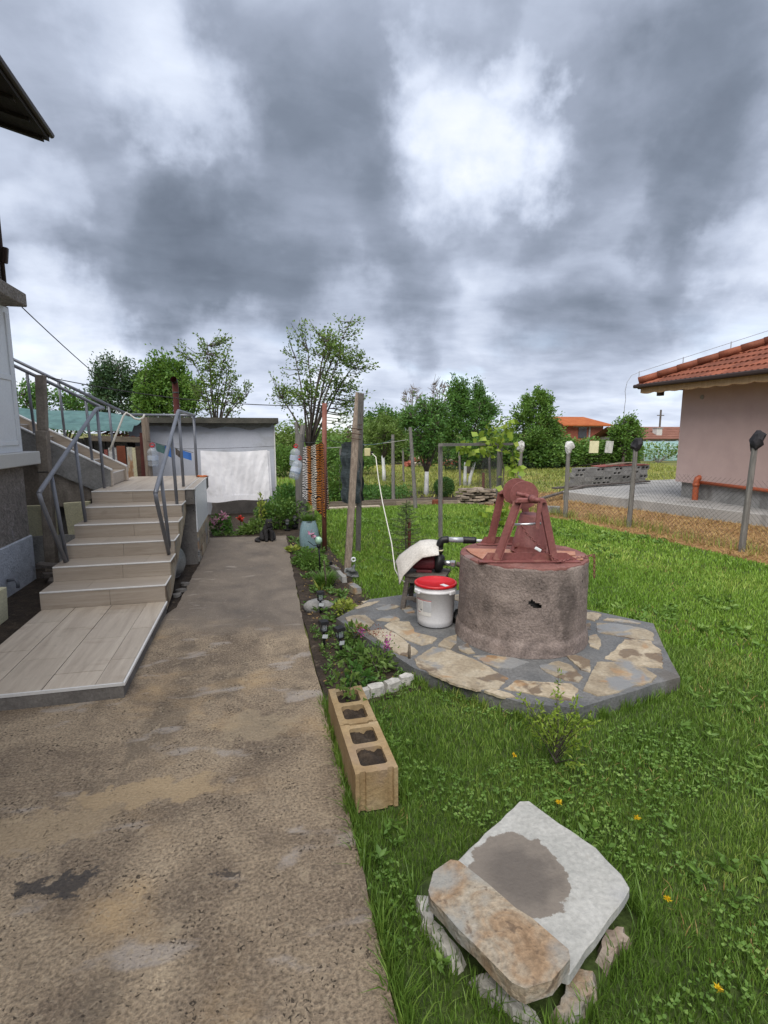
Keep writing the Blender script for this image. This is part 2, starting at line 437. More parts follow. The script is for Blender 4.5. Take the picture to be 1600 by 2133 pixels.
M['stone_warm'] = pm('warm_stone', [(.25, (.20, .125, .07)), (.42, (.31, .215, .135)), (.56, (.345, .29, .22)), (.78, (.40, .365, .31))], scale=6, detail=12, rough=.85, bump=.9, bs=50, dist=1.1, fine=.3,
                     stains=[((.30, .155, .07), 4.5, .58, .72, .5, (1, 1, 1)), ((.31, .315, .30), 3.5, .50, .62, .8, (1, 1, 1)), ((.12, .08, .055), 26, .62, .70, .6, (1, 1, 1))])
M['stone_pink'] = pm('pink_stone', [(.3, (.25, .18, .13)), (.5, (.38, .31, .255)), (.7, (.47, .42, .36))], scale=7, detail=8, rough=.85, bump=.8, bs=30, dist=.9, rndv=.15)
M['white_stone'] = pm('white_cobble', [(.3, (0.357, 0.340, 0.306)), (.6, (0.493, 0.476, 0.442)), (.8, (0.561, 0.544, 0.510))], scale=10, rough=.8, bump=.7, bs=40, rndv=.08, stains=[((0.255, 0.212, 0.145), 6, .6, .72, .5, (1, 1, 1))])
M['tile'] = pm('wood_look_tile', [(.28, (0.357, 0.297, 0.238)), (.45, (0.432, 0.366, 0.295)), (.6, (0.483, 0.416, 0.339)), (.75, (0.532, 0.465, 0.381))], scale=2.6, detail=8, rough=.42, bump=.08, bs=30, dist=.8, stretch=(7, .55, 7), rndv=.07, fine=.07, spec=.5, stains=[((0.294, 0.222, 0.166), 3.1, .60, .72, .6, (.6, 2, 1)), ((0.300, 0.261, 0.213), 14, .64, .72, .4, (1, 1, 1))])
M['tile_x'] = pm('wood_look_tile_across', [(.28, (0.295, 0.247, 0.195)), (.45, (0.352, 0.295, 0.238)), (.6, (0.390, 0.333, 0.273)), (.75, (0.429, 0.375, 0.308))], scale=2.6, detail=8, rough=.42, bump=.08, bs=30, dist=.8, stretch=(.55, 7, 9), rndv=.07, fine=.07, spec=.5, stains=[((0.240, 0.195, 0.150), 6, .62, .74, .4, (1, 1, 3))])
M['trim'] = plain('white_tile_trim', (0.667, 0.658, 0.641), .4)
M['rail'] = pm('grey_steel_paint', [(.3, (.155, .165, .195)), (.7, (.205, .215, .245))], scale=8, rough=.42, bump=.05, fine=.06, metal=.15, spec=.5)
M['roughcast'] = pm('roughcast_render', [(.3, (0.190, 0.167, 0.147)), (.55, (0.270, 0.241, 0.213)), (.75, (0.345, 0.310, 0.282))], scale=9, detail=9, bump=1.0, bs=36, fine=.3, bumpdist=.02, dist=1.2, stains=[((0.494, 0.483, 0.494), 1.3, .63, .70, .7, (1, 1, 1))])
M['bluewhite'] = pm('pale_plinth_paint', [(.3, (.36, .38, .42)), (.7, (.50, .525, .57))], scale=12, detail=8, bump=.9, bs=40, fine=.14, bumpdist=.015)
M['pvc'] = plain('white_pvc', (0.666, 0.693, 0.720), .35)
M['sill'] = plain('pale_stone_sill', (.56, .555, .53), .6)
M['darkwood'] = pm('dark_eaves_wood', [(.3, (.017, .014, .013)), (.7, (.038, .032, .028))], scale=5, stretch=(8, 1, 8), bump=.3)
M['glass'] = plain('window_glass', (.06, .075, .09), .06, spec=.8)
M['cream'] = pm('cream_board', [(.3, (0.575, 0.540, 0.356)), (.7, (0.690, 0.644, 0.437))], scale=6, bump=.15)
M['post'] = pm('weathered_post', [(.25, (0.135, 0.101, 0.078)), (.5, (0.236, 0.189, 0.149)), (.75, (0.338, 0.277, 0.223))], scale=6, stretch=(9, 9, .8), detail=8, bump=.6, bs=30, fine=.22)
M['post_grey'] = pm('grey_wood', [(.25, (.10, .095, .09)), (.5, (.17, .16, .15)), (.75, (.24, .225, .21))], scale=6, stretch=(9, 9, .8), detail=8, bump=.6, bs=30, fine=.22)
M['concpost'] = pm('tan_concrete', [(.25, (.15, .125, .10)), (.5, (.235, .20, .165)), (.75, (.32, .28, .235))], scale=5, detail=10, bump=.5, bs=40, fine=.2, stains=[((.10, .08, .065), 3, .57, .7, .6, (1, 1, .4))])
M['oldwood'] = pm('old_dark_wood', [(.3, (.055, .045, .04)), (.55, (.11, .095, .085)), (.8, (.17, .15, .135))], scale=5, stretch=(2, 2, 2), detail=8, bump=.6, bs=36, fine=.25)
M['plank'] = pm('plank_wood', [(.3, (.13, .105, .08)), (.7, (.26, .215, .165))], scale=5, stretch=(1, 6, 6), bump=.5, fine=.2, rndv=.2)
M['shedwall'] = pm('shed_blue_grey_paint', [(.3, (0.404, 0.426, 0.483)), (.5, (0.468, 0.489, 0.550)), (.7, (0.526, 0.544, 0.603))], scale=1.6, detail=7, bump=.25, bs=60, fine=.06, stains=[((0.283, 0.286, 0.299), 1.6, .60, .70, .5, (1, 1, 2.2))])
M['peel'] = pm('bare_render', [(.3, (.15, .135, .125)), (.7, (.25, .228, .21))], scale=7, bump=.6)
M['roofslab'] = pm('mossy_slab', [(.3, (0.036, 0.036, 0.030)), (.7, (0.088, 0.083, 0.069))], scale=4, detail=8, bump=.6, bs=40)
M['sheet'] = pm('white_cotton', [(.3, (0.718, 0.713, 0.747)), (.7, (0.776, 0.771, 0.805))], scale=3, rough=.9, bump=.03, bs=30, fine=.01, bumpdist=.01, spec=.2)
M['stove'] = pm('red_brown_pipe', [(.3, (.07, .02, .018)), (.7, (.12, .036, .03))], scale=6, rough=.55, bump=.15)
M['redpole'] = pm('red_oxide_pole', [(.3, (0.136, 0.045, 0.034)), (.55, (0.204, 0.077, 0.056)), (.8, (0.255, 0.126, 0.095))], scale=8, stretch=(2, 2, .6), rough=.7, bump=.25, fine=.15)
M['bluecloth'] = plain('blue_cloth', (.05, .16, .48), .85, rndv=.3)
M['teal'] = pm('teal_tarp', [(.3, (0.040, 0.100, 0.100)), (.7, (0.092, 0.180, 0.172))], scale=3, rough=.6, bump=.3, bs=12, bumpdist=.03)
M['scrap'] = pm('scrap_boards', [(.3, (.22, .13, .08)), (.45, (.34, .20, .11)), (.55, (.40, .39, .34)), (.7, (.24, .23, .17))], scale=3, stretch=(2, 2, .8), dist=1, rndv=.35, bump=.4)
M['black'] = plain('black_plastic', (.012, .012, .013), .45)
M['blackcloth'] = pm('black_bag', [(.3, (.008, .008, .01)), (.7, (.022, .02, .024))], scale=8, rough=.75, bump=.4, bs=20, bumpdist=.02)
M['whitebag'] = pm('pale_bag', [(.3, (.38, .38, .37)), (.7, (.58, .57, .55))], scale=8, rough=.6, bump=.5, bs=20, bumpdist=.02)
M['net'] = pm('dark_netting', [(.3, (.018, .028, .03)), (.55, (.045, .06, .066)), (.8, (.10, .12, .135))], scale=16, stretch=(.4, .4, 3), rough=.8, bump=.6, bs=70, fine=.4)
M['wire'] = plain('wire_dark', (.05, .05, .05), .6, metal=.4)
M['whitecable'] = plain('white_cable', (.62, .60, .54), .5)
M['boxyellow'] = plain('pale_yellow_box', (.58, .53, .28), .5)
M['soil'] = pm('dark_soil', [(.3, (0.020, 0.013, 0.009)), (.55, (0.045, 0.032, 0.022)), (.8, (0.086, 0.061, 0.041))], scale=9, detail=9, bump=1.0, bs=45, fine=.4, bumpdist=.02, stains=[((0.153, 0.122, 0.086), 20, .66, .72, .7, (1, 1, 1))])
M['ground'] = pm('field_ground', [(.25, (.115, .095, .03)), (.42, (.20, .165, .05)), (.52, (.11, .125, .034)), (.65, (.23, .185, .07)), (.8, (.105, .12, .034))], scale=.35, detail=10, bump=.6, bs=6, fine=.3, stretch=(.6, 1.6, 1), rndv=0, stains=[((.13, .15, .035), .22, .5, .62, .7, (1, 1, 1))])
M['lawnsoil'] = pm('lawn_floor', [(.3, (.035, .055, .012)), (.6, (.06, .09, .02)), (.8, (.09, .10, .03))], scale=5, detail=8, bump=.8, bs=40, fine=.4)
M['straw'] = pm('straw_ground', [(.3, (0.142, 0.073, 0.027)), (.5, (0.225, 0.125, 0.052)), (.75, (0.300, 0.181, 0.083))], scale=4, detail=9, bump=.8, bs=30, fine=.4, stains=[((0.117, 0.062, 0.031), 2, .55, .68, .6, (1, 1, 1))])
M['block'] = pm('buff_block', [(.25, (0.277, 0.180, 0.082)), (.5, (0.359, 0.254, 0.135)), (.75, (0.408, 0.314, 0.192))], scale=6, detail=8, bump=.5, bs=60, fine=.14, rndv=.1, stains=[((0.213, 0.139, 0.078), 4, .58, .7, .6, (1, 1, .4)), ((0.294, 0.213, 0.163), 3, .55, .68, .5, (1, 1, 1))])
M['greyblock'] = pm('grey_block', [(.3, (.135, .13, .13)), (.7, (.23, .225, .225))], scale=5, detail=7, bump=.6, bs=50, fine=.2, rndv=.3)
M['slate'] = pm('slate_piece', [(.3, (.135, .105, .08)), (.55, (.25, .205, .16)), (.8, (.34, .30, .25))], scale=6, detail=8, bump=.6, bs=40, rndv=.3)
M['redtile'] = pm('red_tile_sheet', [(.3, (.19, .05, .045)), (.7, (.30, .105, .09))], scale=6, bump=.3, rndv=.2)
M['mauve'] = pm('mauve_render', [(.3, (0.446, 0.331, 0.309)), (.7, (0.513, 0.383, 0.356))], scale=2, detail=8, bump=.35, bs=120, fine=.05, stains=[((0.386, 0.286, 0.261), 1.1, .58, .72, .4, (1, 1, .3))])
M['roof'] = pm('clay_tile', [(.3, (0.140, 0.041, 0.022)), (.55, (0.200, 0.061, 0.031)), (.8, (0.248, 0.089, 0.048))], scale=5, bump=.3, rndv=.32, rough=.75)
M['roof_orange'] = pm('orange_tile', [(.3, (0.286, 0.068, 0.017)), (.7, (0.367, 0.109, 0.031))], scale=2, bump=.2, rough=.8)
M['roof_old'] = pm('old_brown_tile', [(.3, (.14, .06, .042)), (.7, (.235, .11, .08))], scale=1.5, stretch=(1, 4, 4), bump=.3, rough=.85)
M['brick'] = pm('red_brick_far', [(.3, (.20, .055, .036)), (.7, (.30, .10, .066))], scale=3, bump=.2)
M['fascia'] = plain('brown_gutter', (.036, .021, .017), .5)
M['soffit'] = pm('pine_soffit', [(.3, (.36, .22, .11)), (.7, (.47, .32, .18))], scale=4, stretch=(1, 6, 1), bump=.15)
M['orangepipe'] = plain('orange_drain', (.36, .085, .032), .5)
M['pave'] = pm('new_concrete', [(.3, (0.230, 0.226, 0.218)), (.6, (0.299, 0.291, 0.279)), (.8, (0.359, 0.348, 0.337))], scale=1.6, detail=8, bump=.3, bs=40, fine=.12, stains=[((0.168, 0.165, 0.157), 1.4, .55, .68, .6, (1, 2, 1))])
M['bark'] = pm('tree_bark', [(.3, (.045, .036, .03)), (.7, (.11, .092, .08))], scale=8, stretch=(4, 4, 1), bump=.6, fine=.25)
M['limewash'] = pm('limewash', [(.3, (.56, .56, .58)), (.7, (.70, .70, .70))], scale=9, bump=.4, stains=[((.2, .18, .16), 6, .62, .72, .7, (1, 1, .5))])
M['twig'] = plain('bare_twig', (.20, .175, .16), .8)
M['bucketwhite'] = plain('white_plastic', (.70, .70, .72), .38)
M['lidred'] = plain('red_plastic', (.50, .012, .018), .3, spec=.5)
M['labelgrey'] = plain('label_grey', (.46, .47, .49), .5)
M['labelred'] = plain('label_red', (.45, .09, .10), .5)
M['labeldark'] = plain('label_dark', (.14, .15, .17), .5)
M['coverbeige'] = pm('beige_cover', [(.3, (.44, .41, .375)), (.6, (.54, .515, .48)), (.8, (.58, .56, .53))], scale=5, rough=.6, bump=.15)
M['pumpred'] = pm('pump_red', [(.3, (.12, .022, .03)), (.7, (.19, .04, .048))], scale=7, rough=.5, bump=.1)
M['steel'] = plain('bright_steel', (.52, .53, .55), .3, metal=.85)
M['pipegrey'] = plain('grey_pipe', (.42, .44, .48), .35, metal=.3)
M['rust'] = pm('rusty_iron', [(.3, (.05, .03, .022)), (.7, (.12, .075, .055))], scale=12, rough=.85, bump=.4)
M['hose'] = plain('brown_hose', (.10, .07, .06), .6)
M['slab'] = pm('pale_slab', [(.3, (.33, .33, .31)), (.55, (.41, .405, .38)), (.75, (.46, .455, .43))], scale=5, detail=12, rough=.78, bump=.5, bs=55, fine=.16, rndv=0, stains=[((.33, .335, .35), 2.6, .53, .66, .6, (1, 1, 1)), ((.27, .25, .21), 9, .62, .72, .5, (1, 1, 1))])
M['potblue'] = pm('blue_pot', [(.3, (.16, .25, .28)), (.55, (.21, .31, .345)), (.75, (.34, .30, .29))], scale=3, rough=.5, bump=.06)
M['pinkflower'] = leafm('pink_petals', (.50, .17, .30), (.62, .30, .45), (.68, .45, .58), trans=.25)
M['redflower'] = leafm('red_petals', (.40, .02, .02), (.55, .05, .04), trans=.2)
M['yellowflower'] = leafm('yellow_petals', (.70, .42, .01), (.80, .55, .02), trans=.2)
M['magenta'] = leafm('magenta_petals', (.36, .03, .26), (.48, .08, .36), trans=.25)
M['redstem'] = leafm('red_leaves', (.20, .045, .035), (.30, .10, .07), trans=.2)
M['whiteflower'] = leafm('white_petals', (.6, .6, .58), (.7, .7, .68), trans=.2)
M['greenglobe'] = plain('pale_green_globe', (.36, .56, .42), .2, spec=.6)
M['catfur'] = pm('grey_fur', [(.3, (.020, .019, .020)), (.7, (.048, .046, .048))], scale=14, rough=.95, bump=.6, bs=70, fine=.3, stretch=(1, 1, .5), spec=.15)
M['orangetoy'] = pm('orange_cloth', [(.3, (.30, .07, .02)), (.7, (.42, .13, .04))], scale=12, bump=.3)
M['clear'] = clearm('clear_plastic', (.94, .97, 1), .74)
M['tealfilm'] = clearm('greenhouse_film', (.45, .75, .70), .35, (.33, .50, .48))
M['galv'] = pm('dull_zinc', [(.3, (.19, .20, .205)), (.7, (.34, .355, .36))], scale=6, rough=.5, metal=.5, bump=.2)
# foliage
M['lf_lawn'] = leafm('lawn_grass', (0.062, 0.127, 0.018), (0.130, 0.233, 0.034), (0.260, 0.365, 0.075), (0.421, 0.413, 0.120), trans=.25, patch=1.1)
M['lf_lawn_far'] = leafm('lawn_grass_light', (0.094, 0.194, 0.021), (0.177, 0.311, 0.038), (0.307, 0.415, 0.081), (0.425, 0.441, 0.123), trans=.25, patch=.7)
M['lf_weed'] = leafm('broad_weed', (0.075, 0.151, 0.025), (0.131, 0.242, 0.044), (0.228, 0.344, 0.081), trans=.25, patch=4)
M['lf_dry'] = leafm('dry_grass', (0.234, 0.145, 0.052), (0.383, 0.247, 0.097), (0.489, 0.347, 0.153), trans=.2, patch=2)
M['lf_field'] = leafm('field_grass', (0.117, 0.172, 0.031), (0.258, 0.290, 0.062), (0.422, 0.400, 0.112), trans=.2, patch=.35)
M['lf_pear'] = leafm('pear_leaf', (0.076, 0.135, 0.024), (0.130, 0.216, 0.043), (0.216, 0.314, 0.081), trans=.35, patch=3)
M['lf_dark'] = leafm('dark_evergreen', (0.026, 0.059, 0.029), (0.049, 0.101, 0.043), (0.081, 0.146, 0.057), trans=.15, patch=2)
M['lf_mid'] = leafm('mid_green_leaf', (0.060, 0.141, 0.025), (0.108, 0.215, 0.038), (0.175, 0.296, 0.060), trans=.3, patch=1.6)
M['lf_cherry'] = leafm('cherry_leaf', (0.040, 0.116, 0.024), (0.078, 0.187, 0.038), (0.133, 0.265, 0.056), trans=.3, patch=2)
M['lf_light'] = leafm('light_green_leaf', (0.089, 0.162, 0.037), (0.146, 0.234, 0.052), (0.218, 0.312, 0.089), trans=.35, patch=2)
M['lf_vine'] = leafm('vine_leaf', (0.170, 0.265, 0.026), (0.265, 0.372, 0.048), (0.383, 0.456, 0.095), trans=.4, patch=4)
M['lf_hosta'] = leafm('yellow_green_leaf', (.20, .27, .035), (.32, .37, .07), trans=.3, patch=6)
M['lf_spruce'] = leafm('spruce_needle', (0.050, 0.098, 0.035), (0.098, 0.157, 0.050), (0.196, 0.225, 0.088), trans=.1, patch=4)
M['lf_box'] = leafm('box_leaf', (0.027, 0.075, 0.021), (0.053, 0.128, 0.030), (0.083, 0.180, 0.045), trans=.2, patch=4)
M['lf_bed'] = leafm('bed_leaf', (0.055, 0.123, 0.027), (0.105, 0.203, 0.043), (0.197, 0.308, 0.074), trans=.3, patch=5)


def blend_mat(name, a, b, y0, y1):
    """two concretes meeting in a ragged line across the path"""
    m = a.copy(); m.name = name; nt = m.node_tree
    out = [n for n in nt.nodes if n.type == 'OUTPUT_MATERIAL'][0]; pa = out.inputs[0].links[0].from_node
    mp_ = {}
    for n in b.node_tree.nodes:
        if n.type == 'OUTPUT_MATERIAL': continue
        c = nt.nodes.new(n.bl_idname); mp_[n] = c
        for k in ('operation', 'interpolation_type', 'data_type', 'blend_type', 'use_clamp'):
            if hasattr(n, k): setattr(c, k, getattr(n, k))
        if n.type == 'VALTORGB':
            cr, cs = c.color_ramp, n.color_ramp
            while len(cr.elements) < len(cs.elements): cr.elements.new(.5)
            for e, f in zip(cr.elements, cs.elements): e.position = f.position; e.color = f.color
        for i, s_ in enumerate(n.inputs):
            if hasattr(s_, 'default_value') and not s_.is_linked: c.inputs[i].default_value = s_.default_value
    for l in b.node_tree.links:
        if l.to_node in mp_ and l.from_node in mp_:
            nt.links.new(mp_[l.from_node].outputs[[o.identifier for o in l.from_node.outputs].index(l.from_socket.identifier)], mp_[l.to_node].inputs[[o.identifier for o in l.to_node.inputs].index(l.to_socket.identifier)])
    pb = [c for n, c in mp_.items() if n.type == 'BSDF_PRINCIPLED'][0]
    tc_ = N(nt, 'ShaderNodeTexCoord'); sp_ = N(nt, 'ShaderNodeSeparateXYZ', {0: tc_.outputs['Object']})
    nz_ = N(nt, 'ShaderNodeTexNoise', {'Vector': tc_.outputs['Object'], 'Scale': 3.0, 'Detail': 8.0, 'Roughness': .65}).outputs[0]
    v = math_(nt, 'ADD', math_(nt, 'ADD', sp_.outputs[1], math_(nt, 'MULTIPLY', sp_.outputs[0], .28)), math_(nt, 'MULTIPLY_ADD', nz_, .9, -.45))
    mx = N(nt, 'ShaderNodeMixShader', {0: smooth(nt, v, y0, y1), 1: pa.outputs[0], 2: pb.outputs[0]})
    nt.links.new(mx.outputs[0], out.inputs[0])
    return m


M['path_blend'] = blend_mat('path_two_concretes', M['path'], M['path_smooth'], 4.15, 4.75)


def add_spots(m, spots):
    """oil and water marks with ragged outlines, fixed on the surface"""
    nt = m.node_tree
    for b in [n for n in nt.nodes if n.type == 'BSDF_PRINCIPLED'][:1]:
        src = b.inputs['Base Color'].links[0].from_socket
        tc_ = N(nt, 'ShaderNodeTexCoord')
        nz_ = N(nt, 'ShaderNodeTexNoise', {'Vector': tc_.outputs['Object'], 'Scale': 7.0, 'Detail': 7.0, 'Roughness': .65})
        wv_ = N(nt, 'ShaderNodeVectorMath', {0: N(nt, 'ShaderNodeVectorMath', {0: nz_.outputs['Color'], 1: (.5, .5, .5)}, operation='SUBTRACT').outputs[0], 'Scale': .42}, operation='SCALE').outputs[0]
        p_ = N(nt, 'ShaderNodeVectorMath', {0: tc_.outputs['Object'], 1: wv_}, operation='ADD').outputs[0]
        for (x, y, rx, ry, c, amt) in spots:
            d_ = N(nt, 'ShaderNodeVectorMath', {0: N(nt, 'ShaderNodeVectorMath', {0: p_, 1: (x, y, 0)}, operation='SUBTRACT').outputs[0], 1: (1 / rx, 1 / ry, 0)}, operation='MULTIPLY').outputs[0]
            l_ = N(nt, 'ShaderNodeVectorMath', {0: d_}, operation='LENGTH').outputs['Value']
            src = mixc(nt, math_(nt, 'MULTIPLY', smooth(nt, l_, 1.08, .8), amt), src, c)
        nt.links.new(src, b.inputs['Base Color'])


add_spots(M['path_blend'], [(-.78, 1.98, .13, .07, (.045, .042, .043), .85), (-.43, 1.36, .05, .05, (.05, .045, .042), .8), (-.55, 2.45, .34, .10, (.46, .34, .20), .6), (-.05, 2.9, .22, .16, (.40, .32, .215), .5), (-1.0, 2.3, .4, .12, (.42, .32, .20), .5), (-.15, 1.85, .04, .03, (.06, .05, .045), .8)])

# ================================================================== THE SETTING
def struct(name, mb, mat, **k):
    return mb.build(name, mat, kind='structure', **k)


struct('ground', MB().bb(-400, 400, -60, 700, -.6, -.034), M['ground'])

PATH_R = [(.335, -1.5), (.34, 0.4), (.335, 1.2), (.345, 2.06), (.355, 3.2), (.35, 4.1), (.353, 4.725), (.375, 6.2), (.40, 7.4), (.42, 8.56)]
yard = rough_line(PATH_R, .10, .007, 3) + rough_line([(.30, 8.57), (-.1, 8.60), (-.78, 8.66), (-.755, 6.9), (-.78, 6.2), (-.80, 5.2), (-.86, 5.0), (-1.2, 3.55), (-6, 3.55), (-6, -1.5)], .12, .006, 5)
struct('concrete_path', MB().prism(yard, -.10, 0, .0), M['path_blend'])

LAWN = [(.34, -1.5), (.35, 3.1), (1.0, 3.3), (1.0, 4.3), (1.02, 6.0), (.95, 8.7), (1.2, 11.65), (5.0, 11.5), (5.3, 10.2), (5.8, 8.6), (6.1, 7.0), (6.25, 5.6), (6.6, 2.5), (7, -1.5)]
struct('lawn', MB().prism(LAWN, -.12, -.022), M['lawnsoil'])
BED = [(.36, 2.95), (1.1, 3.15), (1.1, 4.9), (1.08, 6.0), (1.0, 8.75), (1.15, 11.2), (-.1, 11.26), (-2.5, 11.26), (-2.5, 9.0), (-.80, 8.66), (.42, 8.57), (.40, 7.4), (.36, 4.6)]
bedm = MB()
bp = rough_poly(BED, .25, .01, 9)
bedm.prism(bp, -.12, -.013)
struct('garden_bed', bedm, M['soil'])
struct('soil_strip', MB().prism(rough_poly([(-.82, 5.0), (-.775, 6.2), (-.75, 7.0), (-1.0, 8.6), (-2.6, 9.0), (-6, 9.0), (-6, 3.5), (-1.5, 3.5), (-.9, 4.9)], .2, .01, 8), -.12, -.018), M['soil'])
STRAW = [(5.05, 11.6), (5.35, 10.2), (5.85, 8.6), (6.15, 7.0), (6.3, 5.6), (6.65, 2.5), (11, 2.5), (8.9, 7.4), (7.5, 11.7), (8.6, 13.2), (6.6, 13.6), (5.2, 12.8)]
struct('straw_strip', MB().prism(rough_poly(STRAW, .3, .06, 4), -.12, -.026), M['straw'])
BED2 = [(1.25, 11.75), (5.1, 11.7), (5.6, 12.9), (5.2, 14.4), (2.0, 14.6), (1.2, 13.0)]
struct('orchard_bed', MB().prism(rough_poly(BED2, .3, .06, 6), -.12, -.024), M['soil'])

PAVE = [(7.42, 11.75), (8.86, 7.45), (10.4, 2.2), (15, 2.2), (15, 14.2), (11.5, 13.8), (9.2, 12.9)]
struct('pavement', MB().prism(rough_poly(PAVE, .4, .012, 2), -.1, .2), M['pave'], bevel=.015)

# ================================================================== STAIRCASE
ST = thing('staircase', 'outdoor staircase with beige wood-look tiles, white edge trims and grey tube railings', 'staircase', (-1.38, 5.0, 0))
X0, X1 = -1.905, -.865
NA = [5.08 + .345 * k for k in range(6)]; NZ = [.262 + .142 * k for k in range(6)]
T = .012
# concrete core, open underneath
prof = [(5.08 + T, .07)]
for k in range(6):
    zb = NZ[k - 1] - T if k else .088
    prof += [(NA[k] + T, zb), (NA[k] + T, NZ[k] - T)]
prof += [(8.95, NZ[5] - T), (8.95, .78), (7.05, .78), (6.8, .70), (5.35, .05), (5.1, .05)]
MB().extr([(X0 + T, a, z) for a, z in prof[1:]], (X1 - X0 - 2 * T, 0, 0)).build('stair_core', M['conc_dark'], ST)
MB().prism(rough_poly([(X0, 3.42), (X1 - .004, 3.42), (X1 - .004, 5.1), (X0, 5.1)], .15, .004, 12), 0, .084).build('landing_slab', M['conc_dark'], ST)  # dark concrete here paints the front face's shadow into the slab colour
# landing tiles
strips = [(X1 - .165, X1 - .008)] + [(X1 - .165 - .3 * (i + 1) + .003, X1 - .165 - .3 * i - .003) for i in range(3)]
strips[-1] = (X0 + .006, strips[-1][1])
for i, (xa, xb) in enumerate(strips):
    y = 3.43; first = [.38, .22, .5, .1][i]
    cuts = [3.43]
    yy = 3.43 + first
    while yy < 5.0: cuts.append(yy); yy += .6
    cuts.append(5.085)
    for ya, yb in zip(cuts[:-1], cuts[1:]):
        MB().bb(xa, xb, ya + .0026, yb - .0026, .084, .1 + rnd.uniform(-.0008, .0008)).build('floor_tile', M['tile'], ST)
MB().bb(X0, X1, 3.414, 3.428, .084, .1025).build('edge_trim', M['trim'], ST)
MB().bb(X1 - .004, X1 + .010, 3.414, 5.078, .084, .1025).build('edge_trim', M['trim'], ST)
# steps
for k in range(6):
    a, z = NA[k], NZ[k]; zb = NZ[k - 1] if k else .101
    cut = [-1.34, -1.30, -1.36, -1.32, -1.33, -1.46][k]
    for xa, xb in ((X0, cut - .0012), (cut + .0012, X1 - .006)):
        MB().bb(xa, xb, a, a + T, zb + .001, z - T).build('riser_tile', M['tile_x'], ST)
    if k < 5:
        cut += .2 * (1 if k % 2 else -1)
        for xa, xb in ((X0, cut - .0012), (cut + .0012, X1 - .006)):
            MB().bb(xa, xb, a + .008, NA[k + 1] - .001, z - T, z).build('tread_tile', M['tile_x'], ST)
    e = .004
    MB().bb(X0, X1 + e, a - .005, a + .008, z - .013, z + .0015).build('edge_trim', M['trim'], ST, bevel=.003)
    ye = NA[k + 1] if k < 5 else 8.94
    MB().bb(X1 - .006, X1 + .006, a + .008, ye - .004, z - .013, z + .0015).build('edge_trim', M['trim'], ST, bevel=.003)
    if k < 5:     # flank cladding, one stone-coloured panel under every step
        s = lambda y: max(.02, (y - 5.35) * .4483 + .05 - .02)
        MB().extr([(X1 - T + .001, a + .002, s(a)), (X1 - T + .001, NA[k + 1] - .004, s(NA[k + 1])), (X1 - T + .001, NA[k + 1] - .004, z - .014), (X1 - T + .001, a + .002, z - .014)], (.012, 0, 0)).build('side_tile', M['stone'], ST)
# upper landing tiles
xs = [X0 + .004, -1.62, -1.24, X1 - .008]
for i in range(3):
    ys = [6.815, 7.3 + .12 * i, 7.9 + .12 * i, 8.5 + .1 * i, 8.94]
    for ya, yb in zip(ys[:-1], ys[1:]):
        MB().bb(xs[i] + .0015, xs[i + 1] - .0015, ya + .0015, yb - .0015, NZ[5] - T, NZ[5]).build('floor_tile', M['tile'], ST)
# the landing reaches out over the pier
MB().bb(X1 - .011, -.775, 6.86, 8.95, .777, NZ[5] - T - .001).build('landing_slab', M['conc_dark'], ST)
for ya, yb in ((6.865, 7.45), (7.453, 8.05), (8.053, 8.94)):
    MB().bb(X1 + .0075, -.772, ya, yb, NZ[5] - T, NZ[5] + .0004).build('floor_tile', M['tile'], ST)
MB().bb(-.7715, -.760, 6.86, 8.945, NZ[5] - .013, NZ[5] + .0016).build('edge_trim', M['trim'], ST)
MB().bb(X1 + .0075, -.7725, 6.852, 6.8645, NZ[5] - .013, NZ[5] + .0016).build('edge_trim', M['trim'], ST)
# pier under the landing, rendered white above and stone clad below
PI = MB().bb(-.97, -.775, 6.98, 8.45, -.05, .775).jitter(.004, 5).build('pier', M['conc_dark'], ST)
MB().bb(-.7745, -.762, 6.985, 8.45, .40, .96).build('white_render', M['pvc'], PI)
yy = 6.985
for i in range(7):
    w = [.22, .17, .26, .19, .22, .2, .2][i]; zs = [0] + sorted(rnd.uniform(.08, .3) for _ in range(1 if i % 2 else 2)) + [.40]
    for z0, z1 in zip(zs[:-1], zs[1:]):
        pp = rough_poly([(yy + .006, z0 + .005), (yy + w - .006, z0 + .005 + rnd.uniform(0, .02)), (yy + w - .006, z1 - .005), (yy + .006, z1 - .006)], .05, .006, i)
        MB().extr([(-.775, y_, z_) for y_, z_ in pp], (.02, 0, 0)).build('cladding_stone', M['stone'], PI)
    yy += w
MB().bb(X0 + .02, -.975, 7.9, 8.0, -.05, .775).build('back_wall', M['conc_dark'], ST)
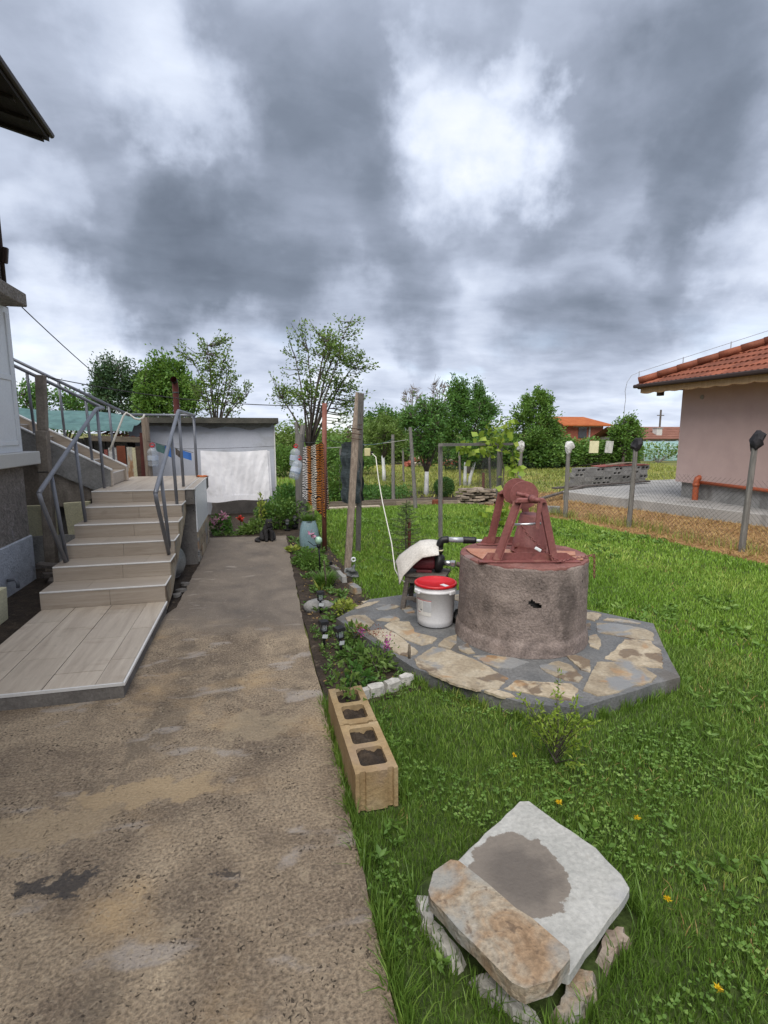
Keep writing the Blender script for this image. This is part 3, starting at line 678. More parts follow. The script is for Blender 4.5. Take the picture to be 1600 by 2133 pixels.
# second flight, turning left behind the house
f2 = []
for i in range(7):
    b = -1.85 - .29 * i; z = .98 + .157 * i
    f2 += [(b, z), (b, z + .145)]
f2 += [(-3.88, 2.07), (-3.88, 1.82), (-1.98, .80), (-1.85, .80)]
MB().extr([(b, 7.44, z) for b, z in f2], (0, .73, 0)).build('flight_core', M['conc_dark'], ST)
for i in range(5):
    b = -1.85 - .29 * i; z = .98 + .157 * i
    MB().bb(b - .001, b + .011, 7.445, 8.165, z, z + .145).build('riser_tile', M['tile_x'], ST)
    MB().bb(b - .289, b + .011, 7.445, 8.165, z + .1455, z + .157).build('tread_tile', M['tile_x'], ST)
    MB().bb(b + .009, b + .018, 7.445, 8.165, z + .147, z + .1585).build('edge_trim', M['trim'], ST)
for ya, nm in ((7.36, 'front'), (8.17, 'back')):
    top = lambda b: 1.19 + (-1.84 - b) * .542
    pr = [(-1.82, .98), (-1.82, top(-1.82)), (-3.9, top(-3.9)), (-3.9, top(-3.9) - .42), (-2.0, top(-2.0) - .36)]
    MB().extr([(b, ya, z) for b, z in pr], (0, .075, 0)).build('parapet', M['conc'] if nm == 'front' else M['tile_x'], ST)
    MB().extr([(-1.81, ya - .005, top(-1.81) + .0), (-1.81, ya - .005, top(-1.81) + .016), (-3.9, ya - .005, top(-3.9) + .016), (-3.9, ya - .005, top(-3.9))], (0, .085, 0)).build('edge_trim', M['trim'], ST)
    MB().bb(-1.818, -1.806, ya - .004, ya + .079, .98, top(-1.81) - .004).build('end_tile', M['tile'], ST)
haunch = [(-1.97, .86), (-2.1, .985), (-2.35, 1.13), (-2.75, 1.33), (-3.2, 1.45), (-3.6, 1.5), (-3.6, .95), (-2.9, .75), (-2.3, .72)]
MB().extr([(b, 7.40, z) for b, z in haunch], (0, .8, 0)).build('haunch', M['concpost'], ST)
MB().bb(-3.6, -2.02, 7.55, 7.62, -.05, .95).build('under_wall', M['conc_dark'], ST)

# railings
RR = .021
top = lambda b: 1.19 + (-1.84 - b) * .542


def railing(pieces):
    r = None
    for i, (nm, pts, rad) in enumerate(pieces):
        if i == 0:
            r = MB().tube(pts, rad, 10).build('railing', M['rail'], ST, smooth=True)
        else:
            MB().tube(pts, rad, 10).build(nm, M['rail'], r, smooth=True)


xr = -.92
railing([('handrail', [(xr, 5.20, 1.10), (xr, 5.26, 1.13), (xr, 7.0, 1.905), (xr, 7.06, 1.92), (xr, 8.90, 1.92), (xr - .04, 8.93, 1.92), (-1.66, 8.93, 1.92), (-1.71, 8.80, 1.92), (-1.73, 8.22, 1.90)], RR),
         ('brace', [(xr, 5.20, 1.10), (xr, 5.24, 1.02), (xr, 5.72, .41)], .019),
         ('post', [(xr, 5.54, 1.25), (xr, 5.80, .408)], .018), ('post', [(xr, 6.36, 1.62), (xr, 6.50, .69)], .018),
         ('post', [(xr, 7.06, 1.91), (xr, 7.12, .975)], .018), ('post', [(xr, 8.72, 1.91), (xr, 8.74, .975)], .018), ('post', [(xr - .02, 8.88, 1.91), (xr - .02, 8.88, .975)], .018)])
xl = -1.845
railing([('handrail', [(xl, 5.12, 1.135), (xl, 5.18, 1.165), (xl, 7.03, 1.925), (xl, 7.1, 1.94), (xl, 7.36, 1.955), (xl - .06, 7.40, 1.985), (-3.9, 7.40, 3.02)], RR),
         ('brace', [(xl, 5.12, 1.135), (xl, 5.16, 1.05), (xl, 5.60, .408)], .019),
         ('post', [(xl, 5.44, 1.26), (xl, 5.64, .408)], .018), ('post', [(xl, 6.18, 1.57), (xl, 6.30, .691)], .018), ('post', [(xl, 7.08, 1.93), (xl, 7.13, .975)], .018),
         ('post', [(-2.05, 7.40, 2.06), (-2.03, 7.40, top(-2.03))], .017), ('post', [(-2.67, 7.40, 2.39), (-2.65, 7.40, top(-2.65))], .017)])
railing([('handrail', [(-1.73, 8.21, 1.895), (-3.95, 8.21, 3.06)], RR), ('post', [(-1.985, 8.21, 2.03), (-1.97, 8.21, top(-1.97))], .017), ('post', [(-2.59, 8.21, 2.34), (-2.57, 8.21, top(-2.57))], .017)])

# ================================================================== HOUSE ON THE LEFT
HS = thing('house', 'grey roughcast house with white plastic window and pale plinth at the left edge', 'house', (-2.55, 5.5, 0))
WA = -2.55
MB().bb(-9, WA, -6, 6.70, .5, 4.75).build('wall', M['roughcast'], HS)
MB().bb(-9, WA + .02, -6, 6.72, -.1, .498).build('plinth', M['bluewhite'], HS, bevel=.01)
MB().bb(WA - .1, WA + .13, 2.0, 6.86, 1.30, 1.445).build('window_sill', M['sill'], HS, bevel=.008)
W = MB().bb(WA, WA + .03, 4.2, 6.66, 1.447, 2.96).build('window', M['pvc'], HS)
for ya, yb in ((4.26, 5.36), (5.50, 6.02), (6.10, 6.58)):
    MB().bb(WA + .028, WA + .045, ya, ya + .05, 1.52, 2.90).build('window_frame', M['pvc'], W, bevel=.004)
    MB().bb(WA + .028, WA + .045, yb - .05, yb, 1.52, 2.90).build('window_frame', M['pvc'], W, bevel=.004)
    MB().bb(WA + .028, WA + .045, ya + .052, yb - .052, 1.52, 1.57).build('window_frame', M['pvc'], W, bevel=.004)
    MB().bb(WA + .028, WA + .045, ya + .052, yb - .052, 2.20, 2.26).build('window_frame', M['pvc'], W, bevel=.004)
    MB().bb(WA + .0305, WA + .034, ya + .051, yb - .051, 1.571, 2.199).build('panel', M['pvc'], W)
    MB().bb(WA + .0305, WA + .034, ya + .051, yb - .051, 2.261, 2.9).build('pane', M['pvc'], W)
MB().bb(WA - .2, -2.30, 1.0, 6.56, 2.962, 3.10).build('canopy_slab', M['roughcast'], HS, bevel=.01)
MB().bb(WA - .08, WA - .02, 6.702, 6.80, 1.30, 3.0).build('corner_board', M['rail'], HS)
MB().tube([(WA + .03, 6.63, 3.12), (WA + .03, 6.63, 4.45)], .022, 8).build('downpipe', M['fascia'], HS, smooth=True)
MB().box((WA + .075, 6.60, 3.48), (.05, .05, .16), (.15, .2, 0)).build('pipe_bracket', M['fascia'], HS, bevel=.01)
rf = MB().extr([(-1.95, -6, 4.60), (-1.95, -6, 4.66), (-5.2, -6, 5.55), (-5.2, -6, 5.42)], (0, 12.55, 0)).build('roof', M['darkwood'], HS)
for i in range(9):
    MB().extr([(-1.99, 6.52 - .33 * i, 4.606), (-1.99, 6.52 - .33 * i, 4.575), (-2.9, 6.52 - .33 * i, 4.80), (-2.9, 6.52 - .33 * i, 4.85)], (0, -.05, 0)).build('rafter', M['darkwood'], rf)
MB().tube([(-1.93, -6, 4.665), (-1.93, 6.56, 4.665)], .03, 8).build('gutter', M['fascia'], rf, smooth=True)

# low wall and boards under the second flight
lw = MB().bb(-2.85, -2.04, 7.22, 7.30, -.05, .39)
meshed('low_wall', lw.jitter(.004, 6), 'low grey concrete wall below the cream boards beside the house', 'wall', M['conc'], (-2.4, 7.26, -.05))
meshed('insulation_board', MB().box((-2.62, 7.255, .58), (.34, .05, .38), (.06, 0, .04)).jitter(.004, 7), 'cream insulation board left of the concrete post beside the house', 'board', M['cream'], (-2.62, 7.255, .39), bevel=.004)
meshed('insulation_board', MB().box((-2.19, 7.255, .595), (.30, .05, .41), (.06, -.05, -.03)).jitter(.004, 7), 'cream insulation board between the concrete post and the stairs', 'board', M['cream'], (-2.19, 7.255, .39), bevel=.004)
meshed('insulation_board', MB().box((-2.28, 5.05, .14), (.10, .4, .30), (0, .05, 0)).jitter(.004, 7), 'pale board edge leaning low at the left picture edge', 'board', M['cream'], (-2.28, 5.05, -.01))
cp = thing('concrete_post', 'old square concrete post standing between the house and the stairs', 'post', (-2.50, 7.10, 0))
MB().extr([(-2.56, 7.05, -.1), (-2.44, 7.05, -.1), (-2.44, 7.17, -.1), (-2.56, 7.17, -.1)], (.04, 0, 1.78)).jitter(.006, 6).build('lower_post', M['concpost'], cp, bevel=.01)
MB().extr([(-2.505, 7.07, 1.68), (-2.405, 7.07, 1.68), (-2.405, 7.16, 1.68), (-2.505, 7.16, 1.68)], (.03, 0, .64)).jitter(.006, 6).build('upper_post', M['concpost'], cp, bevel=.01)
MB().tube([(-2.55 + .11 * (1 if k in (1, 2) else 0) + .02, 7.045 + (.13 if k in (2, 3) else 0), 1.19) for k in (0, 1, 2, 3, 0)], .006, 5).build('tie_wire', M['wire'], cp)
for i, (x, y, z, sx, sy, rz) in enumerate([(-2.22, 6.55, .06, .34, .12, .5), (-2.30, 6.65, .13, .40, .10, -.2), (-2.16, 6.45, .02, .28, .16, .1)]):
    meshed('wood_offcut', MB().box((x, y, z), (sx, sy, .035), (.1 * i, .12, rz)).jitter(.006, 8), ['upper', 'topmost', 'lowest'][i] + ' weathered wood offcut in the little heap left of the stairs', 'wood', M['oldwood'], (x, y, z - .02))
meshed('outdoor_tap', MB().tube([(-2.52, 5.98, .16), (-2.45, 5.98, .17), (-2.43, 5.98, .13), (-2.43, 5.98, .08)], .018, 8), 'small dark blue tap stub low on the house plinth', 'tap', M['labeldark'], (-2.5, 5.98, .08), smooth=True)
dr = thing('zinc_basin', 'dull grey zinc basin standing on edge under the stairs', 'basin', (-.93, 6.28, 0))
mt = Matrix.Translation((-.98, 6.32, .21)) @ Matrix.Rotation(R(76), 4, 'Y') @ Matrix.Rotation(.3, 4, 'X')
MB(mt).lathe([(.0, .10), (.13, .09), (.18, .05), (.205, .0), (.212, -.005), (.20, .0), (.17, .045), (.12, .08), (0.0, .085)], seg=32).build('bowl', M['galv'], dr, smooth=True)
MB(mt).lathe([(.203, -.008), (.215, -.008), (.215, .004), (.203, .004)], seg=32).build('rim', M['galv'], dr, smooth=True)
for i, (x, y, s_) in enumerate([(-.83, 5.75, .06), (-.85, 5.6, .05), (-.82, 6.0, .05)]):
    mb = MB().lathe([(0, 0), (s_, .01), (s_ * .9, .035), (0, .045)], (x, y, -.018), 8).jitter(.012, 14)
    meshed('loose_stone', mb, 'small grey stone in the gap between the stairs and the path', 'stone', M['conc_dark'], (x, y, -.018), 'stones in the gap under the stairs')

# orange cloth lying on the landing corner
ot = MB().lathe([(0, 0), (.09, .004), (.075, .022), (.03, .03), (0, .028)], (-.82, 8.6, NZ[5]), 12).jitter(.02, 16)
meshed('cloth', ot, 'crumpled orange rag on the corner of the upper landing', 'rag', M['orangetoy'], (-.82, 8.6, NZ[5]), smooth=True)
hs_pts = [(-1.98, 8.05, 1.40), (-1.9, 8.12, 1.62), (-1.80, 8.17, 1.88), (-1.765, 8.2, 1.93), (-1.72, 8.21, 1.90), (-1.66, 8.2, 1.85), (-1.60, 8.2, 1.835), (-1.55, 8.21, 1.86), (-1.53, 8.22, 1.91)]
meshed('hose', MB().tube(hs_pts, .014, 8), 'short pale hose hooked over the upper end of the stair railing', 'hose', M['whitecable'], (-1.98, 8.05, 1.4), smooth=True)

# ================================================================== SHED
SH = thing('shed', 'low blue-grey rendered shed with flat concrete roof behind the white sheet', 'shed', (-.9, 12, 0))
MB().bb(-2.42, .36, 11.3, 14.2, -.1, 1.83).build('wall', M['shedwall'], SH)
MB().prism(rough_poly([(-2.75, 11.08), (.46, 11.1), (.46, 14.4), (-2.75, 14.4)], .3, .008, 4), 1.835, 1.945, .004).build('roof_slab', M['roofslab'], SH)
MB().bb(.362, .385, 11.28, 11.36, -.05, 1.80).build('corner_strip', M['trim'], SH)
MB().bb(.362, .372, 11.9, 12.5, 1.0, 1.6).build('vent', M['black'], SH)
pp = [(-1.05, -.05), (.02, -.05), (.05, .2), (0, .33), (-.06, .42), (-.12, .30), (-.2, .36), (-.24, .30), (-.30, .48), (-.36, .56), (-.46, .55), (-.52, .46), (-.58, .36), (-.66, .35), (-.72, .50), (-.8, .47), (-.86, .38), (-1.0, .45)]
MB().extr([(x, 11.297, z) for x, z in rough_poly([(x + .1, z) for x, z in pp], .05, .012, 3)][::-1], (0, -.004, 0)).build('bare_render_patch', M['peel'], SH)
pp2 = [(-2.3, 1.828), (.34, 1.828), (.3, 1.76), (.1, 1.75), (-.1, 1.70), (-.3, 1.74), (-.6, 1.77), (-.9, 1.72), (-1.1, 1.78), (-1.6, 1.77), (-2.2, 1.79)]
MB().extr([(x, 11.297, z) for x, z in rough_poly(pp2, .06, .008, 8)], (0, -.004, 0)).build('bare_render_patch', M['conc'], SH)
stv = thing('stove_pipe', 'red-brown stove pipe with open elbow rising above the shed roof', 'chimney', (-1.60, 12.0, 1.97))
MB().tube([(-1.60, 12.0, 1.97), (-1.60, 12.0, 2.64), (-1.605, 11.96, 2.70), (-1.61, 11.88, 2.73)], .062, 14, cap=False).build('pipe', M['stove'], stv, smooth=True)
MB().tube([(-1.60, 12.0, 2.46), (-1.60, 12.0, 2.49)], .066, 14).build('clamp', M['wire'], stv, smooth=True)
MB().tube([(-1.607, 11.93, 2.715), (-1.612, 11.87, 2.735)], .066, 14, cap=False).build('pipe_mouth', M['black'], stv, smooth=True)
meshed('wood_post', MB().tube([(-1.70, 9.25, -.02), (-1.72, 9.25, 1.9)], .055, 8).jitter(.008, 6), 'thick pale wooden post in front of the shed left of the hanging bottle', 'post', M['post'], (-1.70, 9.25, 0))

# lean-to of planks and tarpaulin left of the shed
LT = thing('lean_to', 'lean-to of old planks under a teal tarpaulin behind the stairs', 'lean-to', (-4, 10.2, 0))
x = -6.6; i = 0
while x < -2.25:
    w = rnd.uniform(.13, .2)
    MB().box((x + w / 2, 10.2 + rnd.uniform(-.01, .01), .75), (w - .012, .025, 1.65 + rnd.uniform(-.05, .05)), (0, rnd.uniform(-.01, .01), 0)).build('plank', M['post_grey'], LT)
    x += w
MB().grid(lambda u, v: (-6.8 + 4.75 * u, 9.85 + 1.5 * v, 2.16 - .40 * u + .16 * v + .03 * math.sin(14 * u + 3 * v) - .05 * math.sin(6 * v) - (.12 if v < .01 else 0)), 30, 8).build('tarpaulin', M['teal'], LT, smooth=True)
for i in range(14):
    MB(Matrix.Translation((-6.2 + .11 * i, 11.0 + .05 * (i % 3), 2.36 - .012 * i + .03 * (i % 2))) @ Euler((.1, .1, .2 * i)).to_matrix().to_4x4()).box((0, 0, 0), (.34, .3, .07)).build('old_tile', M['roof_old'], LT)
MB().bb(-7, -2.1, 10.3, 12.4, 0, 1.5).build('inside_shade_block', M['darkwood'], LT)  # solid dark block, its colour stands in for shade inside the lean-to
x = -2.62
for i in range(8):
    MB().grid(lambda u, v: (-2.66 + .095 * i + .085 * u, 9.85 + .5 * v, 1.64 - .02 * i + .04 * v + .02 * math.sin(math.pi * u)), 4, 1).build('roof_tile', M['roof'], LT)
MB().box((-2.3, 9.84, 1.545), (.8, .06, .09), (0, .04, 0)).build('beam', M['plank'], LT)
cols = [M['redtile'], M['sheet'], M['scrap'], M['scrap'], M['cream'], M['scrap'], M['plank']]
xb = -2.47
for i, (w, h) in enumerate([(.06, 1.37), (.13, 1.40), (.14, 1.43), (.10, 1.41), (.06, 1.4), (.13, 1.42), (.10, 1.38)]):
    mb = MB().box((xb + w / 2, 9.75, h / 2), (w - .008, .02, h), (.03, rnd.uniform(-.02, .02), 0))
    meshed('scrap_board', mb, ['dark red', 'white', 'rusty orange', 'rust-streaked', 'cream', 'brown', 'greyish'][i] + ' scrap board in the row leaning left of the shed post', 'board', [M['redtile'], M['whitebag'], M['roof'], M['scrap'], M['cream'], M['rust'], M['plank']][i], (xb + w / 2, 9.75, 0), 'scrap boards leaning by the shed')
    xb += w
meshed('dark_post', MB().box((-1.83, 9.45, .8), (.07, .07, 1.7), (0, .02, 0)), 'dark red-brown post between the scrap boards and the pale wooden post', 'post', M['stove'], (-1.83, 9.45, -.05))

# ================================================================== NEIGHBOUR'S HOUSE
NH = thing('neighbor_house', 'mauve rendered house with orange tiled hip roof at the right edge', 'house', (9.5, 8, .2))
HB = 9.31
MB().bb(HB, 18, -6, 10.18, .545, 2.64).build('wall', M['mauve'], NH)
MB().bb(HB + .09, 17.9, -6, 10.08, .1, .543).build('plinth', M['conc'], NH)
MB().lathe([(0, 0), (.05, .0), (.045, .02), (0, .025)], (HB, 9.62, 2.40), 16, Matrix.Rotation(R(-90), 3, 'Y')).build('wall_cap', M['conc'], NH)
EB, EZ, EA, SL = 8.62, 2.80, 10.72, .416
# roof: camera-side slope and the two hips
rv = [(EB, -6.7, EZ), (EB, EA, EZ), (13.5, EA - 4.88, EZ + 4.88 * SL), (13.5, -1.8, EZ + 4.88 * SL), (18.4, EA, EZ), (18.4, -6.7, EZ)]
rfm = MB(); rfm.add([(a, b, c - .07) for a, b, c in rv] + [(a, b, c - .13) for a, b, c in rv], [(0, 3, 2, 1), (1, 2, 4), (2, 3, 5, 4), (0, 5, 3), (6, 7, 10, 11)])
NR = rfm.build('roof', M['roof'], NH)
# one clay tile, copied row by row over the visible slope
def tile_mesh():
    mb = MB(); n = 10; w = .25; l = .41
    def fn(u, v):
        prof = .016 * (math.sin(2 * math.pi * (u * 2)) * .5 + .5) ** .7
        return (l * v, -w / 2 + w * u, .018 + prof - .018 * v)
    mb.grid(fn, n, 1)
    mb.grid(lambda u, v: (0, -w / 2 + w * u, .022 * (math.sin(4 * math.pi * u) * .5 + .5) ** .7 * v + .018 * v), n, 1)
    return mb
tile0 = None
ang = math.atan(SL)
for r_ in range(9):
    bb_ = EB - .06 + r_ * .33
    amax = EA - (bb_ - EB) + .02
    amin = bb_ * .80
    na = int((amax - amin) / .25) + 1
    for j in range(na):
        y = amax - .15 - .25 * j
        if tile0 is None:
            tile0 = tile_mesh().build('roof_tile', M['roof'], NR, smooth=False, local=True); t = tile0
        else:
            t = tile0.copy(); C.objects.link(t)
        t.location = Vector((bb_, y, EZ - .06 + (bb_ - EB) * SL)) - Vector((9.5, 8, .2)); t.rotation_euler = (0, -ang, 0)
# hip ridge caps
hd = Vector((1, -1, SL)).normalized()
for j in range(9):
    p0 = Vector((EB - .02, EA + .02, EZ + .02)) + hd * (.40 * j)
    mb = MB().tube([p0, p0 + hd * .44], [.088, .075], 10, squash=1.0)
    mb.build('ridge_tile', M['roof'], NR, smooth=True)
MB().bb(EB - .10, EB + .0, -6.7, EA + .12, EZ - .14, EZ - .06).build('gutter', M['fascia'], NH, bevel=.02)
MB().bb(EB + .001, 18.4, EA + .0, EA + .10, EZ - .16, EZ - .055).build('gutter', M['fascia'], NH, bevel=.02)
so = MB(); n = 90
for i in range(n):
    y0 = EA - 6.5 * i / n; y1 = EA - 6.5 * (i + 1) / n
    d0 = .03 * abs(math.sin(i * .55)); d1 = .03 * abs(math.sin((i + 1) * .55))
    so.add([(EB + .03, y0, EZ - .14), (EB + .03, y1, EZ - .14), (EB + .03, y1, EZ - .25 - d1), (EB + .03, y0, EZ - .25 - d0), (EB + .055, y0, EZ - .14), (EB + .055, y1, EZ - .14), (EB + .055, y1, EZ - .25 - d1), (EB + .055, y0, EZ - .25 - d0)], [(0, 1, 2, 3), (7, 6, 5, 4), (3, 2, 6, 7)])
so.build('scalloped_board', M['soffit'], NH)
MB().bb(EB + .06, HB, -6, EA - .03, EZ - .20, EZ - .165).build('soffit', M['soffit'], NH)
MB().box((EB + .3, EA - .32, EZ - .25), (.10, .14, .16)).build('outlet_box', M['fascia'], NH, bevel=.01)
MB().tube([(HB - .06, 9.52, .19), (HB - .06, 9.52, .60), (HB - .04, 9.52, .66), (HB + .0, 9.51, .68), (HB + .04, 9.50, .68)], .062, 12, cap=False).build('drain_pipe', M['orangepipe'], NH, smooth=True)
MB().tube([(HB - .06, 9.52, .50), (HB - .06, 9.52, .56)], .072, 12).build('pipe_collar', M['orangepipe'], NH, smooth=True)
MB().tube([(HB + .0, 9.46, .585), (HB + .0, 6.9, .565)], .035, 10).build('drain_branch', M['orangepipe'], NH, smooth=True)
cw = thing('lightning_cable', 'thin metal cable on clips along the neighbour roof hip, hanging loose at the corner', 'cable', (EB - .25, EA, 1.6))
wp = [Vector((EB - .02, EA + .02, EZ + .22)) + hd * (.45 * j) for j in range(9)]
MB().tube([(8.55, 11.1, 2.05), (8.47, 11.0, 2.25), (8.45, 10.95, 2.42), (8.38, 10.9, 2.6), (8.38, 10.85, 2.8), (8.45, 10.8, 2.95)] + wp, .006, 5).build('wire', M['pipegrey'], cw)
for j in range(0, 9, 2):
    p = wp[j]; MB().tube([p - Vector((0, 0, .13)), p + Vector((0, 0, .02))], .011, 5).build('clip', M['pipegrey'], cw)

# ---- far buildings
RH = thing('brick_house', 'far red brick house with bright orange roof above the hedge', 'house', (31, 47, 0))
MB().bb(28.3, 32.6, 45.2, 49.5, 0, 2.45).build('wall', M['brick'], RH)
MB().add([(28.3, 45.2, 2.45), (28.3, 49.5, 2.45), (28.3, 47.3, 3.0)], [(0, 1, 2)]).build('gable', M['brick'], RH)
MB().add([(27.9, 44.6, 2.34), (33.3, 44.6, 2.34), (31.8, 47.3, 3.16), (27.9, 47.3, 3.16), (33.3, 50.1, 2.34), (27.9, 50.1, 2.34), (27.9, 44.6, 2.22), (33.3, 44.6, 2.22), (33.3, 50.1, 2.22), (27.9, 50.1, 2.22)], [(0, 1, 2, 3), (1, 4, 2), (4, 5, 3, 2), (0, 6, 7, 1), (1, 7, 8, 4), (6, 9, 8, 7)]).build('roof', M['roof_orange'], RH)
MB().bb(31.0, 31.15, 45.1, 45.19, .5, 2.3).build('column', M['conc'], RH)
MB().bb(29.3, 32.4, 45.12, 45.19, 2.12, 2.25).build('lintel', M['conc'], RH)
MB().bb(29.9, 30.8, 45.15, 45.195, 1.1, 2.1).build('window', M['glass'], RH)
LR = thing('long_house', 'far low house with long brown tiled roof and white chimney', 'house', (30.5, 38, 0))
MB().bb(28.6, 36, 36.4, 40, 0, 1.25).build('wall', M['conc'], LR)
MB().add([(27.9, 35.8, 1.12), (37, 35.8, 1.12), (37, 38.2, 2.10), (27.9, 38.2, 2.10), (37, 40.6, 1.12), (27.9, 40.6, 1.12)], [(0, 1, 2, 3), (3, 2, 4, 5)]).build('roof', M['roof_old'], LR)
for k in range(7):
    MB().bb(27.9, 37, 35.9 + k * .33, 35.98 + k * .33, 1.13 + k * .135, 1.20 + k * .135).build('tile_course', M['roof_old'], LR)
CH = MB().bb(31.25, 31.75, 36.5, 37.0, 1.3, 1.95).build('chimney', M['whitebag'], LR)
MB().bb(31.2, 31.8, 36.45, 37.05, 1.951, 2.02).build('chimney_cap', M['conc'], CH)
GH = thing('greenhouse', 'pale teal film greenhouse tunnel beside the mauve house', 'greenhouse', (23.6, 27, 0))
MB().grid(lambda u, v: (21.9 + 1.1 * (1 - math.cos(math.pi * v)) * .0 + (22.6 - 21.9) + 4 * u - .7, 26.4 + 1.9 * (1 - math.cos(math.pi * v)) / 2, 1.12 * math.sin(math.pi * v)), 8, 12).build('film', M['tealfilm'], GH, smooth=True)
for k in range(5):
    MB().tube([(21.9 + k, 26.4 + 1.9 * (1 - math.cos(math.pi * v / 10)) / 2, 1.125 * math.sin(math.pi * v / 10)) for v in range(11)], .025, 5).build('hoop', M['pipegrey'], GH)
UP = thing('utility_pole', 'far dark utility pole above the brown roof', 'pole', (40, 46, 0))
MB().tube([(40.1, 46.5, 0), (40.1, 46.5, 3.9)], .09, 8).build('pole', M['oldwood'], UP)
MB().bb(39.7, 40.5, 46.45, 46.55, 3.3, 3.38).build('crossarm', M['oldwood'], UP)
for i, (b, w) in enumerate([(15.15, .62), (15.95, .5)]):
    meshed('panel', MB().box((b, 21.6, .98), (w * .75, .05, .55), (.05, .08 * (1 if i else 0), 0)), ['cream', 'white'][i] + ' board standing in the hedge', 'board', [M['cream'], M['whitebag']][i], (b, 21.6, .7))

# ================================================================== FLAGSTONE PLATFORM AND WELL
OCT = [(.613, 4.319), (.994, 4.769), (1.45, 4.86), (2.10, 4.86), (2.854, 4.037), (3.181, 3.584), (2.641, 2.705), (1.76, 2.511), (1.476, 2.636), (.984, 3.234)]
PF = thing('stone_platform', 'octagonal flagstone platform in grey mortar under the well', 'platform', (2.0, 3.7, 0))
MB().prism(rough_poly(OCT, .12, .006, 2), -.03, .078, .006).build('mortar_base', M['mortar'], PF)
FLAGS = [
[(0.7, 4.31), (0.77, 4.35), (0.87, 4.33), (0.9, 4.14), (0.87, 4.07), (0.77, 4.04), (0.71, 4.14)],
[(0.94, 4.2), (1.08, 4.28), (1.14, 4.19), (1.12, 4.13), (1.02, 4.14)],
[(1.0, 4.48), (1.16, 4.57), (1.22, 4.49), (1.11, 4.42), (1.01, 4.43)],
[(0.82, 4.56), (0.97, 4.67), (1.08, 4.69), (0.99, 4.6), (0.84, 4.52)],
[(0.98, 4.03), (1.06, 4.11), (1.2, 4.08), (1.18, 3.85), (1.3, 3.7), (1.24, 3.62), (1.15, 3.6), (1.08, 3.71)],
[(0.82, 3.94), (0.96, 3.95), (1.03, 3.81), (1.06, 3.62), (1.09, 3.49), (1.01, 3.42), (0.94, 3.48), (0.87, 3.74)],
[(1.27, 3.55), (1.38, 3.68), (1.48, 3.72), (1.41, 3.56), (1.34, 3.48)],
[(1.41, 3.5), (1.49, 3.54), (1.48, 3.36), (1.43, 3.37), (1.39, 3.44)],
[(1.04, 3.36), (1.23, 3.53), (1.31, 3.46), (1.44, 3.25), (1.52, 2.96), (1.41, 2.85), (1.27, 2.87), (1.17, 2.97), (1.03, 3.24)],
[(1.46, 3.32), (1.57, 3.30), (1.7, 3.24), (1.78, 3.13), (1.62, 3.08), (1.54, 3.11), (1.48, 3.2)],
[(1.83, 3.06), (2.0, 3.1), (2.04, 3.01), (2.01, 2.85), (1.95, 2.8), (1.88, 2.84), (1.83, 2.96)],
[(2.1, 3.16), (2.17, 3.16), (2.21, 3.06), (2.11, 2.91), (2.07, 2.95)],
[(1.46, 2.82), (1.58, 2.9), (1.71, 2.85), (1.88, 2.78), (1.88, 2.71), (1.77, 2.60), (1.68, 2.64), (1.57, 2.74)],
[(1.32, 2.83), (1.4, 2.82), (1.45, 2.75), (1.46, 2.71), (1.38, 2.73)],
[(2.47, 3.45), (2.56, 3.47), (2.52, 3.36), (2.40, 3.22), (2.37, 3.29)],
[(2.72, 3.69), (2.86, 3.65), (3.0, 3.51), (3.01, 3.40), (2.91, 3.28), (2.77, 3.35), (2.61, 3.51)],
[(2.7, 3.32), (2.86, 3.26), (2.81, 3.09), (2.62, 2.85), (2.47, 2.93), (2.35, 3.07), (2.5, 3.17)],
[(2.04, 2.81), (2.24, 3.01), (2.40, 2.97), (2.49, 2.86), (2.48, 2.75), (2.39, 2.69), (2.2, 2.65), (2.1, 2.62), (1.97, 2.62), (1.93, 2.69)],
[(2.76, 3.94), (2.85, 3.93), (2.88, 3.86), (2.73, 3.74), (2.69, 3.81)],
[(2.6, 3.69), (2.66, 3.7), (2.58, 3.58), (2.56, 3.60)],
[(2.82, 3.74), (2.88, 3.77), (3.02, 3.68), (3.06, 3.60), (2.93, 3.66)],
[(1.23, 4.46), (1.32, 4.49), (1.31, 4.31), (1.23, 4.3)],
[(1.4, 4.6), (1.62, 4.66), (1.7, 4.5), (1.5, 4.42)], [(1.75, 4.68), (2.0, 4.7), (2.05, 4.52), (1.82, 4.5)], [(2.2, 4.5), (2.4, 4.42), (2.36, 4.3), (2.2, 4.35)],
[(1.36, 4.3), (1.45, 4.33), (1.48, 4.15), (1.38, 4.1)]]
for i, f in enumerate(FLAGS):
    cx_ = sum(q[0] for q in f) / len(f); cy_ = sum(q[1] for q in f) / len(f); f = [(cx_ + (q[0] - cx_) * 1.07, cy_ + (q[1] - cy_) * 1.07) for q in f]
    MB().prism(rough_poly(f, .03, .007, i + 30), .07, .0835 + rnd.uniform(-.002, .003), .02).build('flagstone', M['stone'], PF, smooth=False)

